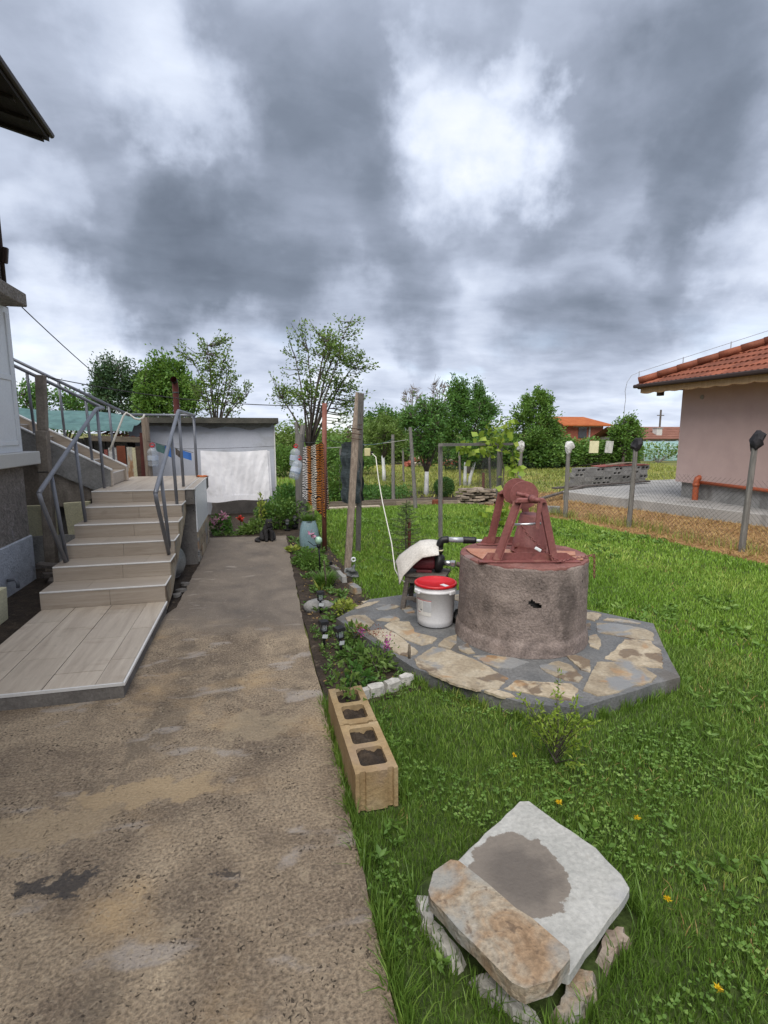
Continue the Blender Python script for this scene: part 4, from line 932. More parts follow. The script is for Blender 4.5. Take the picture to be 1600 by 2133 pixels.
WC = Vector((1.995, 3.665, .08))
WL = thing('well', 'round weathered concrete well ring with red-brown lid and a chipped hole in front', 'well', WC, R(-13.5))
prof = [(.512, 0), (.508, .03), (.505, .06), (.502, .085), (.492, .10)] + [(.488 - .002 * i / 44, .10 + .53 * i / 44) for i in range(1, 45)] + [(.480, .640)]
seg = 200
ka = int(round((270 - 6) / 1.8))        # faces the viewer, a little left
skip = set()
for row, (c0, c1) in enumerate([(0, 4), (-1, 4), (-2, 3), (-2, 1), (-1, 0)]):
    for c in range(c0, c1): skip.add((26 + row, ka + c))
mb = MB(); mb.lathe(prof, (0, 0, 0), seg, skip=skip)
mb.f = [f for f in mb.f if len(f) == 4]
for i, p in enumerate(mb.v):
    nrm = Vector((p.x, p.y, 0)).normalized()
    mb.v[i] = p + nrm * (mnoise.noise(p * 6) * .006 + mnoise.noise(p * 22) * .003)
mb.build('ring_wall', M['well'], WL, smooth=True, local=True)
MB().lathe([(.41, 0), (.41, .62)], seg=60).build('ring_inside', M['conc_dark'], WL, local=True)
mb = MB().lathe([(0, .600), (.47, .600), (.484, .630), (.480, .644), (.465, .649), (0, .650)], seg=90)
mb.jitter(.005, 14).build('lid', M['redlid'], WL, local=True)
# sheet plates on the lid
pl = MB().prism([(-.42, -.06), (-.36, -.27), (.02, -.27), (.03, .06), (-.43, .10)], .655, .662)
pl.build('lid_plate', M['rustplate'], WL, local=True)
MB().prism([(.20, .02), (.40, -.02), (.36, -.14), (.20, -.12)], .657, .664).build('lid_plate', M['rustplate'], WL, local=True)
MB().prism([(.27, -.19), (.40, -.17), (.37, -.27), (.29, -.29)], .655, .663).build('lid_plate', M['rustplate'], WL, local=True)

# windlass stand
WZ = WC.z + .652
WS = thing('windlass', 'red-brown iron windlass stand with cable drum on the well lid', 'windlass', (WC.x, WC.y, WZ), R(-13.5))


def lbar(mb, p0, p1, w=.035, t=.006, up=(0, 1, 0)):
    """angle iron between two points"""
    p0 = Vector(p0); p1 = Vector(p1); d = (p1 - p0).normalized(); u = Vector(up); s = d.cross(u).normalized(); u = s.cross(d).normalized()
    for a, b in ((s * w, u * t), (s * t, u * w)):
        q = [p0 - s * w / 2 - u * w / 2, p0 - s * w / 2 - u * w / 2 + a, p0 - s * w / 2 - u * w / 2 + a + b, p0 - s * w / 2 - u * w / 2 + b]
        mb.extr(q, p1 - p0)
    return mb


for sy in (-.29, .30):
    mb = MB()
    xl_ = -.40 if sy < 0 else -.31
    mb.prism([(xl_, sy - .05), (.33, sy - .05), (.33, sy + .01), (xl_, sy + .01)], .002, .009)
    mb.extr([(xl_ + .03, sy + .004, .009), (.32, sy + .004, .009), (.24, sy + .004, .062), (xl_ + .07, sy + .004, .062)], (0, .006, 0))
    mb.build('base_bar', M['redpaint'], WS, local=True)
    f = -1 if sy < 0 else 1
    hx0, hx1 = (-.27, .15) if sy < 0 else (-.20, .13)
    for xa, xb in ((hx0, -.125), (hx1, .055)):
        mb = MB(); y0 = sy - .004; y1 = sy + .10 * (-f) * .3
        mb.extr([(xa - .029, y0, .012), (xa + .029, y0, .012), (xb + .027, y1, .44), (xb - .027, y1, .44)], (0, -.008, 0))
        mb.extr([(xa + (.029 if xa < 0 else -.029), y0, .012), (xa + (.029 if xa < 0 else -.029), y0 - .035, .012), (xb + (.027 if xa < 0 else -.027), y1 - .035, .43), (xb + (.027 if xa < 0 else -.027), y1, .43)], (.006 if xa > 0 else -.006, 0, 0))
        mb.build('leg', M['redpaint'], WS, local=True)
    y1 = sy + .10 * (-f) * .3
    MB().extr([(-.15, y1 - .002, .425), (.08, y1 - .002, .425), (.06, y1 - .002, .462), (-.13, y1 - .002, .462)], (0, -.04, 0)).build('head_plate', M['redpaint'], WS, local=True, bevel=.008)
ax = -.035; az = .462
mY = Matrix.Rotation(R(-90), 4, 'X')
MB().tube([(ax, -.40, az), (ax, .33, az)], .016, 12).build('axle', M['redpaint'], WS, local=True, smooth=True)
MB().tube([(ax, -.10, az), (ax, .14, az)], .04, 14).build('drum', M['redpaint'], WS, local=True, smooth=True)
for y in (-.105, .135):
    MB().tube([(ax, y, az), (ax, y + .008, az)], .106, 36).build('drum_disc', M['redpaint'], WS, local=True, bevel=.002)
MB().tube([(ax, -.375, az), (ax, -.30, az)], .027, 12).build('bearing', M['redpaint'], WS, local=True, smooth=True)
MB().tube([(ax - .075, -.17, az + .02), (ax, -.17, az)], .015, 10).build('stop_bar', M['redpaint'], WS, local=True, smooth=True)
MB().tube([(ax - .01, -.40, az), (ax + .03, -.415, az)], .017, 10).build('crank', M['redpaint'], WS, local=True, smooth=True)
MB().extr([(ax + .014, -.42, az + .01), (ax + .046, -.42, az + .01), (ax + .028, -.42, az - .20), (ax + .002, -.42, az - .20)], (0, .012, 0)).build('crank_arm', M['redpaint'], WS, local=True)
MB().tube([(-.17, -.39, az - .175), (ax + .045, -.40, az - .165)], .009, 8).build('crank_handle', M['steel'], WS, local=True, smooth=True)

WB = thing('well_bucket', 'red-brown painted metal well bucket turned upside down under the drum', 'bucket', (2.0, 3.665, WZ), R(-13.5))
tb = Matrix.Translation((.03, -.03, .016)) @ Matrix.Rotation(R(4), 4, 'Y') @ Matrix.Rotation(R(3), 4, 'X')
MB(tb).lathe([(.128, 0), (.135, .004), (.135, .012), (.132, .016), (.129, .055), (.1295, .062), (.126, .066), (.1265, .076), (.123, .080), (.097, .285), (.091, .292), (0, .288)], seg=36).build('body', M['redpaint'], WB, local=True, smooth=True)
MB(tb).lathe([(.130, .001), (.139, .0), (.139, .008), (.130, .010)], seg=36).build('rim', M['redpaint'], WB, local=True, smooth=True)
MB(tb).tube([(-.118, -.045, .02), (-.125, -.06, .045), (-.11, -.075, .05)], .006, 6).build('handle_ear', M['redpaint'], WB, local=True)
ch = MB(); pts = []
for i in range(46):
    t = i / 45
    if t < .4: p = Vector((-.13 + .27 * t / .4 * .98, -.405 + .1 * t, .29 - .26 * (t / .4) ** .8))
    elif t < .8: u = (t - .4) / .4; p = Vector((.16 + .325 * u, -.36 + .20 * u, .016))
    else: u = (t - .8) / .2; p = Vector((.499, -.15 - .02 * u, .01 - .17 * u))
    pts.append(p)
for i in range(len(pts) - 1):
    d = pts[i + 1] - pts[i]; mid = (pts[i] + pts[i + 1]) / 2; L_ = d.length * 1.25; d.normalize()
    s = d.cross(Vector((0, 0, 1)) if abs(d.z) < .9 else Vector((1, 0, 0))).normalized(); u = s.cross(d)
    if i % 2: s = u
    ring = [mid + d * math.cos(a) * L_ / 2 + s * math.sin(a) * .0085 for a in [2 * math.pi * k / 8 for k in range(9)]]
    ch.tube(ring, .0032, 4, cap=False)
chn = thing('chain', 'rusty red chain running from the crank over the lid and down the well side', 'chain', (WC.x, WC.y, WZ), R(-13.5))
ch.build('links', M['redpaint'], chn, local=True)
MB().box((-.005, -.41, .115), (.05, .008, .022), (0, .5, 0)).build('tag', M['pvc'], chn, local=True, bevel=.004)

# ================================================================== PUMP ON ITS STOOL
SO = Vector((1.475, 4.47, .08))
STL = thing('stool', 'weathered dark wooden stool carrying the pump beside the well', 'stool', SO, R(-30))
for i, (sx, sy) in enumerate(((-1, -1), (1, -1), (1, 1), (-1, 1))):
    MB().extr([(sx * .185 - .02, sy * .15 - .02, 0), (sx * .185 + .02, sy * .15 - .02, 0), (sx * .185 + .02, sy * .15 + .02, 0), (sx * .185 - .02, sy * .15 + .02, 0)], (-sx * .035, -sy * .03, .29)).jitter(.004, 9).build('leg', M['oldwood'], STL, local=True)
for sy in (-.125, .125):
    MB().box((0, sy, .27), (.34, .022, .06)).build('apron', M['oldwood'], STL, local=True)
for sx in (-.155, .155):
    MB().box((sx, 0, .268), (.022, .22, .055)).build('apron', M['oldwood'], STL, local=True)
MB().box((0, -.145, .10), (.33, .02, .03)).build('stretcher', M['oldwood'], STL, local=True)
MB().box((-.165, 0, .13), (.02, .26, .03)).build('stretcher', M['oldwood'], STL, local=True)
for k, y in enumerate((-.105, 0, .105)):
    MB().box((0, y, .312), (.39, .098, .02), (0, 0, rnd.uniform(-.02, .02))).jitter(.003, 9).build('seat_plank', M['oldwood'], STL, local=True)
PU = thing('water_pump', 'dark red electric water pump with black volute on the wooden stool', 'pump', (1.50, 4.46, .402), R(-20))
zc = .085
MB().tube([(-.16, 0, zc), (-.14, 0, zc), (.03, 0, zc), (.05, 0, zc)], [.05, .066, .066, .06], 18).build('motor', M['pumpred'], PU, local=True, smooth=True)
for k in range(10):
    a = 2 * math.pi * k / 10
    MB().box((-.05, .066 * math.cos(a), zc + .066 * math.sin(a)), (.15, .004, .012), (a, 0, 0)).build('cooling_fin', M['pumpred'], PU, local=True)
MB().box((-.05, 0, .013), (.14, .13, .022)).build('foot', M['pumpred'], PU, local=True, bevel=.004)
MB().tube([(.045, 0, zc), (.055, 0, zc), (.10, 0, zc), (.125, 0, zc - .005)], [.07, .09, .088, .06], 20).build('volute', M['black'], PU, local=True, smooth=True)
MB().tube([(.12, 0, zc), (.20, -.02, zc)], [.024, .026], 12).build('inlet', M['steel'], PU, local=True, smooth=True)
MB().tube([(.195, -.02, zc), (.23, -.03, zc)], .031, 6).build('inlet_nut', M['steel'], PU, local=True)
MB().tube([(.08, 0, zc + .07), (.08, 0, zc + .12)], .03, 12).build('outlet_neck', M['rust'], PU, local=True, smooth=True)
PP = thing('pump_pipe', 'grey and black delivery pipe running from the pump to the well lid', 'pipe', (1.58, 4.42, .58), R(-13.5))
oz = .0; ox = .0
MB().tube([(0, 0, .0), (0, 0, .07)], .03, 14).build('collar', M['black'], PP, local=True, smooth=True)
MB().tube([(0, 0, .02), (0, 0, .032)], .033, 14).build('band', M['cream'], PP, local=True, smooth=True)
MB().tube([(0, 0, .055), (0, 0, .085), (.008, 0, .105), (.028, 0, .12), (.06, 0, .122), (.075, 0, .122)], .033, 14).build('elbow', M['black'], PP, local=True, smooth=True)
MB().tube([(.07, 0, .122), (.21, -.02, .122)], .025, 14).build('straight_pipe', M['pipegrey'], PP, local=True, smooth=True)
MB().tube([(.205, -.02, .122), (.215, -.02, .122), (.29, -.03, .121), (.305, -.033, .121), (.32, -.035, .12)], [.029, .033, .031, .033, .029], 14).build('coupling', M['black'], PP, local=True, smooth=True)
MB().tube([(.315, -.035, .12), (.37, -.045, .12)], .014, 10).build('thin_pipe', M['pvc'], PP, local=True, smooth=True)
MB().tube([(.355, -.045, .12), (.47, -.06, .112), (.60, -.09, .105)], .011, 8).build('feed_hose', M['black'], PP, local=True, smooth=True)
hz_ = [(1.50 + .23 * math.cos(R(-20)) - .0, 4.46 - .23 * math.sin(R(20)) - .028, .485), (1.74, 4.34, .48), (1.80, 4.28, .45), (1.86, 4.18, .40)]
meshed('suction_hose', MB().tube(hz_, .024, 10), 'brown suction hose from the pump inlet into the well ring', 'hose', M['hose'], hz_[-1], smooth=True)
CV = thing('pump_cover', 'bent pale beige plastic sheet covering the pump', 'cover', (1.46, 4.47, .40), R(-16))
def cov(u, v):
    P_ = [(-.275, .05), (-.235, .115), (-.13, .205), (-.045, .262), (.04, .268), (.115, .262)]
    t = u * 5; i = min(4, int(t)); f = t - i
    x = P_[i][0] * (1 - f) + P_[i + 1][0] * f; z = P_[i][1] * (1 - f) + P_[i + 1][1] * f
    y = .12 - .27 * v
    drop = (.13 - .055 * u) * max(0, (v - .25) / .75) ** 1.6
    return (x + .045 * v * (1 - u), y, z - drop + .004 * math.sin(9 * u + 4 * v))
cm = MB().grid(cov, 20, 8).build('sheet', M['coverbeige'], CV, local=True, smooth=True)
sm = cm.modifiers.new('thick', 'SOLIDIFY'); sm.thickness = .007
PB = thing('plastic_bucket', 'white plastic tub with red lid standing beside the well ring', 'bucket', (1.405, 4.02, .084), R(-20))
MB().lathe([(0, 0), (.138, 0), (.147, .008), (.150, .05), (.163, .285), (.172, .288), (.174, .305), (.166, .309), (.168, .333), (.164, .336)], seg=40).build('tub', M['bucketwhite'], PB, local=True, smooth=True)
MB().lathe([(0, .338), (.15, .338), (.156, .352), (.170, .355), (.176, .350), (.176, .334), (.171, .332)], seg=40).build('lid', M['lidred'], PB, local=True, smooth=True)
for a in (R(215), R(-40)):
    MB(Matrix.Rotation(a, 4, 'Z')).box((.178, 0, .296), (.022, .07, .038)).build('handle_lug', M['bucketwhite'], PB, local=True, bevel=.008)
MB(Matrix.Rotation(R(-50), 4, 'Z')).box((.09, .02, .3395), (.07, .04, .002)).build('sticker', M['pvc'], PB, local=True)


def patch(a0, a1, z0, z1, r0=.1510, k=.0545, n=8):
    mb = MB()
    def fn(u, v):
        a = a0 + (a1 - a0) * u; z = z0 + (z1 - z0) * v; r = r0 + .0015 + (z - .05) * k
        return (r * math.cos(a), r * math.sin(a), z)
    return mb.grid(fn, n, 1)


patch(R(208), R(259), .10, .235).build('label', M['trim'], PB, local=True)
patch(R(205), R(259), .228, .234, .1518).build('label_stripe', M['labelred'], PB, local=True)
patch(R(232), R(259), .135, .222, .1518).build('label_box', M['labelgrey'], PB, local=True)
for z in (.205, .192, .179, .166, .153): patch(R(211), R(228), z, z + .004, .1518, n=4).build('label_line', M['labelgrey'], PB, local=True)
patch(R(221), R(229), .14, .15, .1519, n=3).build('label_mark', M['labeldark'], PB, local=True)
patch(R(210), R(222), .121, .125, .1518, n=3).build('label_line', M['labelred'], PB, local=True)
meshed('dark_stone', MB().lathe([(0, 0), (.05, 0), (.055, .06), (.03, .11), (0, .12)], (1.60, 3.98, .08), 10).jitter(.02, 12), 'small dark stone wedged between the tub and the well ring', 'stone', M['black'], (1.60, 3.98, .08))

# ================================================================== BLOCK PLANTERS
def hollow_block(mat, L=.395, Wd=.195, Hh=.19, notch=True):
    bm = bmesh.new()
    def loop(pts):
        vs = [bm.verts.new((x, y, 0)) for x, y in pts]
        return [bm.edges.new((vs[i], vs[(i + 1) % len(vs)])) for i in range(len(vs))]
    if notch:
        out = [(0, 0), (.018, 0), (.022, .010), (.045, .010), (.049, 0), (.145, 0), (.149, .012), (.172, .012), (.177, 0), (Wd, 0), (Wd, L), (.15, L), (.145, L - .010), (.05, L - .010), (.045, L), (0, L)]
    else:
        out = [(0, 0), (Wd, 0), (Wd, L), (0, L)]
    ed = loop(out)
    for y0, y1 in ((.045, .185), (.222, .355)):
        r = .018; h = []
        for cx, cy, a0 in ((Wd - .035 - r, y0 + r, -90), (Wd - .035 - r, y1 - r, 0), (.035 + r, y1 - r, 90), (.035 + r, y0 + r, 180)):
            for k in range(4): h.append((cx + r * math.cos(R(a0 + 30 * k)), cy + r * math.sin(R(a0 + 30 * k))))
        ed += loop(h)
    bmesh.ops.triangle_fill(bm, use_beauty=True, edges=ed)
    g = bmesh.ops.extrude_face_region(bm, geom=bm.faces[:])
    for v in g['geom']:
        if isinstance(v, bmesh.types.BMVert): v.co.z += Hh
    bmesh.ops.recalc_face_normals(bm, faces=bm.faces[:])
    for v in bm.verts: v.co += mnoise.noise_vector(v.co * 14) * .0022
    me = bpy.data.meshes.new('hollow_block'); bm.to_mesh(me); bm.free(); me.materials.append(mat)
    return me


me_block = hollow_block(M['block'])
yb = R(1.0)
for i, (y, lab) in enumerate(((2.085, 'near buff hollow concrete block planter filled with bare soil'), (2.487, 'far buff hollow concrete block planter with a young seedling'))):
    lc = (.372 - (y - 2.085) * math.sin(yb), y, -.012)
    t = thing('planter_block', lab, 'planter', lc, yb, 'hollow block planters by the path')
    o = bpy.data.objects.new('block', me_block); C.objects.link(o); o.parent = t; WM[o] = WM[t]
    for j, (y0, y1) in enumerate(((.04, .19), (.217, .36))):
        MB().grid(lambda u, v: (.03 + .135 * u, y0 + (y1 - y0) * v, .172 - .006 * j - .010 * i + .01 * math.sin(9 * u + 5 * v + j) + .012 * mnoise.noise(Vector((u * 7, v * 7, j + 3 * i)))), 8, 8).build('soil', M['soil'], t, local=True, smooth=True)

# ================================================================== SLAB AND STONES IN THE LAWN
sl = rough_poly([(1.045, 1.862), (1.085, 1.855), (1.205, 1.56), (1.218, 1.43), (1.21, 1.372), (.835, 1.16), (.78, 1.19), (.60, 1.50), (.605, 1.59)], .05, .004, 6)
def stain_slab():
    m = M['slab']; nt = m.node_tree
    b = [n for n in nt.nodes if n.type == 'BSDF_PRINCIPLED'][0]
    src = b.inputs['Base Color'].links[0].from_socket
    tc = N(nt, 'ShaderNodeTexCoord'); nz = N(nt, 'ShaderNodeTexNoise', {'Vector': tc.outputs['Object'], 'Scale': 13.0, 'Detail': 7.0, 'Roughness': .62})
    wv = N(nt, 'ShaderNodeVectorMath', {0: N(nt, 'ShaderNodeVectorMath', {0: nz.outputs['Color'], 1: (.5, .5, .5)}, operation='SUBTRACT').outputs[0], 'Scale': .12}, operation='SCALE').outputs[0]
    p = N(nt, 'ShaderNodeVectorMath', {0: tc.outputs['Object'], 1: wv}, operation='ADD').outputs[0]
    dv = N(nt, 'ShaderNodeVectorMath', {0: p, 1: (-.035, .02, .1)}, operation='SUBTRACT').outputs[0]
    dv = N(nt, 'ShaderNodeVectorMath', {0: dv, 1: (1.05, .92, 0)}, operation='MULTIPLY').outputs[0]
    ln = N(nt, 'ShaderNodeVectorMath', {0: dv}, operation='LENGTH').outputs['Value']
    f = smooth(nt, ln, .176, .169)
    stain = mixc(nt, smooth(nt, math_(nt, 'ADD', ln, math_(nt, 'MULTIPLY', nz.outputs[0], .12)), .13, .23), (.115, .095, .08), (.19, .16, .132))
    c = mixc(nt, math_(nt, 'MULTIPLY', f, .93), src, stain)
    nt.links.new(c, b.inputs['Base Color'])
stain_slab()
meshed('stone_slab', MB().prism(sl, .055, .095, .004), 'pale grey stone slab with a dark wet stain lying in the grass', 'slab', M['slab'], (.9, 1.5, .0), bevel=.004)
stp = rough_poly([(.652, 1.576), (.843, 1.194), (.835, 1.165), (.751, 1.118), (.66, 1.112), (.635, 1.14), (.498, 1.455), (.50, 1.49), (.548, 1.55), (.62, 1.585)], .06, .005, 21)
mb = MB().prism([(x + .004, y - .002) for x, y in stp], .096, .143, .004)
mb.jitter(.004, 8); mb.jitter(.004, 40)
meshed('split_stone', mb, 'long orange-tinged split stone lying on the pale slab', 'stone', M['stone_warm'], (.67, 1.35, .096))
ST2 = [([(.50, 1.64), (.485, 1.50), (.53, 1.36), (.56, 1.30), (.60, 1.34), (.54, 1.5), (.56, 1.62)], .03, 'pink-white stone strip under the left edge of the slab', M['white_stone']),
       ([(.565, 1.30), (.63, 1.20), (.70, 1.125), (.75, 1.13), (.68, 1.22), (.62, 1.32)], .03, 'pale stone under the lower left corner of the slab', M['white_stone']),
       ([(.755, 1.14), (.80, 1.08), (.96, 1.17), (.985, 1.22), (.93, 1.25), (.84, 1.19)], .03, 'brown wedge of stone at the lower tip of the slab', M['stone_warm']),
       ([(.99, 1.26), (1.0, 1.205), (1.16, 1.29), (1.17, 1.34), (1.10, 1.335)], .03, 'pinkish stone under the right edge of the slab', M['stone_pink']),
       ]
for i, (p, h, lab, m) in enumerate(ST2):
    cx = sum(q[0] for q in p) / len(p); cy = sum(q[1] for q in p) / len(p)
    meshed('support_stone', MB().prism(rough_poly(p, .022, .010, 50 + i), -.04, h - .018, .25).jitter(.010, 13), lab, 'stone', m, (cx, cy, -.02))
for i, (x, y, s_) in enumerate([(.60, 3.09, .055), (.70, 3.125, .068), (.815, 3.16, .07), (.925, 3.215, .06), (1.015, 3.27, .055)]):
    p = [(x + s_ * a, y + s_ * .75 * b) for a, b in ((-.85, -.7), (.1, -.9), (.85, -.6), (.95, .5), (.2, .85), (-.8, .7))]
    pr = [(x + (q[0] - x) * 1 - (q[1] - y) * .25, y + (q[1] - y) + (q[0] - x) * .25) for q in p]
    meshed('edging_cobble', MB().prism(rough_poly(pr, .03, .005, 70 + i), -.03, .045, .16).jitter(.008, 18), ['small half-hidden', 'squarish grey-white', 'widest pale', 'whitest', 'tan rounded'][i] + ' cobble in the edging row, ' + ['nearest the block planter', 'second from the block planter', 'middle of the five', 'second from the platform', 'nearest the platform'][i], 'cobble', M['white_stone'] if i < 4 else M['stone'], (x, y, -.03), 'white edging cobbles')
for i, (x, y, sx, sy, rz) in enumerate([(.99, 4.70, .07, .28, .2), (.96, 5.35, .09, .22, .25), (.90, 5.85, .06, .34, .1), (.87, 6.2, .05, .25, .3)]):
    mb = MB(Matrix.Translation((x, y, .0)) @ Matrix.Rotation(rz, 4, 'Z')).prism(rough_poly([(-sx / 2, -sy / 2), (sx / 2, -sy / 2), (sx / 2, sy / 2), (-sx / 2, sy / 2)], .05, .008, i), -.03, .05, .12)
    meshed('edging_stone', mb, ['pale edging stone touching the far left corner of the platform', 'edging stone beside the leaning pole foot', 'edging stone below the strap-leaf clump', 'dull edging stone farthest along the flower bed'][i], 'stone', [M['stone'], M['stone'], M['conc'], M['conc_dark']][i], (x, y, -.03))
rk = MB().lathe([(0, -.02), (.13, -.02), (.135, .03), (.09, .07), (0, .085)], (.52, 4.86, 0), 14)
for i, p in enumerate(rk.v): rk.v[i] = Vector((.52 + (p.x - .52) * 1.1, 4.86 + (p.y - 4.86) * .7, p.z))
meshed('rock', rk.jitter(.02, 9), 'rounded grey rock in the flower bed behind the far path light', 'rock', M['conc'], (.52, 4.86, -.02), smooth=True)

# small stub tool in the bed
tl = thing('paint_brush', 'small pale-handled brush stuck upright in the bed beside the platform', 'brush', (1.0, 3.40, 0))
MB().tube([(1.0, 3.40, .07), (1.0, 3.40, .125), (1.0, 3.40, .18)], [.010, .012, .009], 8).build('handle', M['plank'], tl, smooth=True)
MB().tube([(1.0, 3.40, -.01), (1.0, 3.40, .07)], .012, 8).build('ferrule', M['labeldark'], tl)

# ================================================================== PATH LIGHTS
def path_light(loc, label, tilt=0.0, h=.2, rz=0.0):
    t = thing('path_light', label, 'path light', loc, rz, 'square black solar path lights')
    mt = Matrix.Rotation(tilt, 4, 'Y')
    MB(mt).tube([(0, 0, -.03), (0, 0, h - .085)], .010, 8).build('stake', M['black'], t, local=True, smooth=True)
    MB(mt).prism([(-.026, -.026), (.026, -.026), (.026, .026), (-.026, .026)], h - .085, h - .078).build('base_plate', M['black'], t, local=True)
    MB(mt).prism([(-.018, -.018), (.018, -.018), (.018, .018), (-.018, .018)], h - .078, h - .025, -.25).build('lens', M['clear'], t, local=True)
    for sx in (-1, 1):
        for sy in (-1, 1):
            MB(mt).tube([(sx * .02, sy * .02, h - .08), (sx * .026, sy * .026, h - .022)], .0035, 4).build('corner_bar', M['black'], t, local=True)
    MB(mt).prism([(-.036, -.036), (.036, -.036), (.036, .036), (-.036, .036)], h - .024, h, .12).build('cap', M['black'], t, local=True)
    MB(mt).box((.006, -.013, h - .125), (.046, .003, .03), (0, .25, .2)).build('tag', M['pvc'], t, local=True)
    return t


path_light((.463, 3.947, 0), 'black solar path light nearest the path edge, left of a pair', 0, .205, .2)
path_light((.572, 3.765, 0), 'black solar path light leaning slightly, right one of the near pair', -.08, .215, .35)
path_light((.529, 4.737, 0), 'black solar path light standing alone before the grey rock', .0, .20, .1)
GL = thing('globe_light', 'garden stake light with pale green glass globe and thin bent arms', 'garden light', (.672, 5.98, 0))
MB().tube([(.672, 5.98, -.02), (.668, 5.98, .22), (.66, 5.985, .36)], .010, 8).build('stake', M['black'], GL, smooth=True)
MB().tube([(.66, 5.985, .34), (.66, 5.985, .38)], .022, 10).build('socket', M['black'], GL, smooth=True)
MB().lathe([(0, 0), (.025, .004), (.042, .04), (.040, .068), (.022, .088), (0, .09)], (.66, 5.985, .378), 18).build('globe', M['greenglobe'], GL, smooth=True)
for pts in ([(.66, 5.985, .37), (.62, 5.98, .44), (.58, 5.98, .50)], [(.66, 5.985, .36), (.60, 5.98, .37), (.54, 5.99, .42)], [(.665, 5.98, .36), (.68, 5.98, .46), (.665, 5.98, .55)]):
    MB().tube(pts, .004, 5).build('arm', M['black'], GL)
leaf_mesh('bow', np.array([(.578, 5.98, .50)] * 16) + rng.normal(0, .014, (16, 3)), rng.normal(size=(16, 3)), .05, .03, M['pinkflower'], GL)
meshed('bamboo_stick', MB().tube([(.69, 5.55, -.02), (.66, 5.5, .30)], .009, 6), 'pale thin stick leaning behind the far path light', 'stick', M['plank'], (.69, 5.55, -.02))
for loc, lab in (((.47, 9.05, 0), 'dark pagoda-shaped garden lantern with round base behind the cat'), ((.60, 9.1, 0.05), 'dark hexagonal garden lantern beside the blue planter')):
    t = thing('garden_lantern', lab, 'lantern', loc)
    x, y, z = loc
    MB().lathe([(0, 0), (.055, 0), (.055, .014), (.018, .02), (.018, .10)], loc, 12).build('base', M['black'], t)
    MB().lathe([(.028, .10), (.034, .16)], loc, 6).build('lens', M['clear'], t)
    MB().lathe([(.065, .158), (.05, .175), (.02, .195), (0, .20)], loc, 6).build('roof', M['black'], t)
t = thing('garden_lantern', 'low dark lantern lying half hidden in the bed beyond the globe light', 'lantern', (.84, 6.28, 0))
MB().lathe([(0, 0), (.05, .0), (.05, .02), (.02, .05), (.02, .09), (0, .1)], (.84, 6.28, 0), 10).build('base', M['black'], t)

# ================================================================== BLUE PLANTER
PTO = Vector((.705, 7.62, -.01))
pot = thing('planter_pot', 'tall pale blue garden pot with a green tuft on top', 'planter', PTO)
mb = MB()
def potf(u, v):
    a = 2 * math.pi * u; s = .118 + .012 * math.sin(math.pi * v) - .035 * v ** 3
    k = abs(math.cos(a)) ** .6 * (1 if math.cos(a) >= 0 else -1); q = abs(math.sin(a)) ** .6 * (1 if math.sin(a) >= 0 else -1)
    return (PTO.x + s * k * 1.1, PTO.y + s * q * .8, PTO.z + .40 * v)
mb.grid(potf, 32, 10); mb.build('pot', M['potblue'], pot, smooth=True)
MB().lathe([(0, .39), (.085, .39)], PTO, 16).build('soil', M['soil'], pot)
nb = 260
a = rng.uniform(0, 2 * np.pi, nb); r_ = rng.uniform(0, .1, nb)
blade_mesh('tuft', np.stack([PTO.x + r_ * np.cos(a), PTO.y + r_ * np.sin(a) * .8, np.full(nb, .385)], 1), rng.uniform(.05, .12, nb), .008, rng.uniform(.02, .10, nb), M['lf_mid'], pot, az=a)

# ================================================================== POLES, LINES, LAUNDRY
meshed('iron_pole', MB().tube([(.895, 7.367, -.05), (.905, 7.367, .9), (.93, 7.37, 2.05)], [.034, .032, .034], 10).jitter(.003, 5), 'rust-red iron clothes-line pole in front of the striped blanket', 'pole', M['redpole'], (.895, 7.367, -.05), smooth=True)
LPp = thing('leaning_pole', 'tall leaning pair of grey timber poles lashed together with wire', 'pole', (.99, 6.02, 0))
MB().extr([(.955, 6.0, -.05), (1.035, 6.0, -.05), (1.035, 6.06, -.05), (.955, 6.06, -.05)], (.20, .41, 1.72)).jitter(.008, 4).build('front_pole', M['post'], LPp, bevel=.008)
MB().tube([(1.145, 6.36, 1.30), (1.185, 6.45, 1.72), (1.232, 6.55, 2.14)], [.036, .034, .020], 7).jitter(.010, 7).build('top_pole', M['post'], LPp)
MB().extr([(1.315, 7.16, -.05), (1.38, 7.16, -.05), (1.38, 7.23, -.05), (1.315, 7.23, -.05)], (-.03, -.45, 2.2)).jitter(.006, 5).build('rear_pole', M['post_grey'], LPp, bevel=.006)
for z, dx in ((1.72, .01), (1.60, 0), (1.66, .004)):
    MB().tube([(1.17 + dx + .075 * math.cos(k) * 1.2, 6.45 + .10 * math.sin(k), z + .03 * math.cos(k * .5)) for k in [i * .7 for i in range(10)]], .006, 5).build('lashing', M['rust'], LPp)
ss = MB().tube([(1.02, 5.80, .20), (1.02, 5.80, .225)], .03, 12)
BN = thing('pipe_fitting', 'bundle of silvery foil and a white pipe ring at the foot of the leaning pole', 'pipe fitting', (1.0, 5.80, 0))
MB().tube([(1.03 + .022 * math.cos(k), 5.78, .225 + .022 * math.sin(k)) for k in [i * .7 for i in range(10)]], .010, 8).build('ring', M['pvc'], BN, smooth=True)
fm = MB().grid(lambda u, v: (.94 + .12 * u + .02 * math.sin(7 * v), 5.78 + .04 * math.sin(5 * u + 2 * v), .02 + .18 * v * (1 - .4 * (1 - u))), 7, 9)
fm.jitter(.03, 17).build('foil', M['galv'], BN)
meshed('junction_box', MB().box((1.325, 6.40, 1.415), (.075, .05, .095)), 'pale yellow junction box on the leaning pole', 'box', M['boxyellow'], (1.325, 6.40, 1.37), bevel=.006)
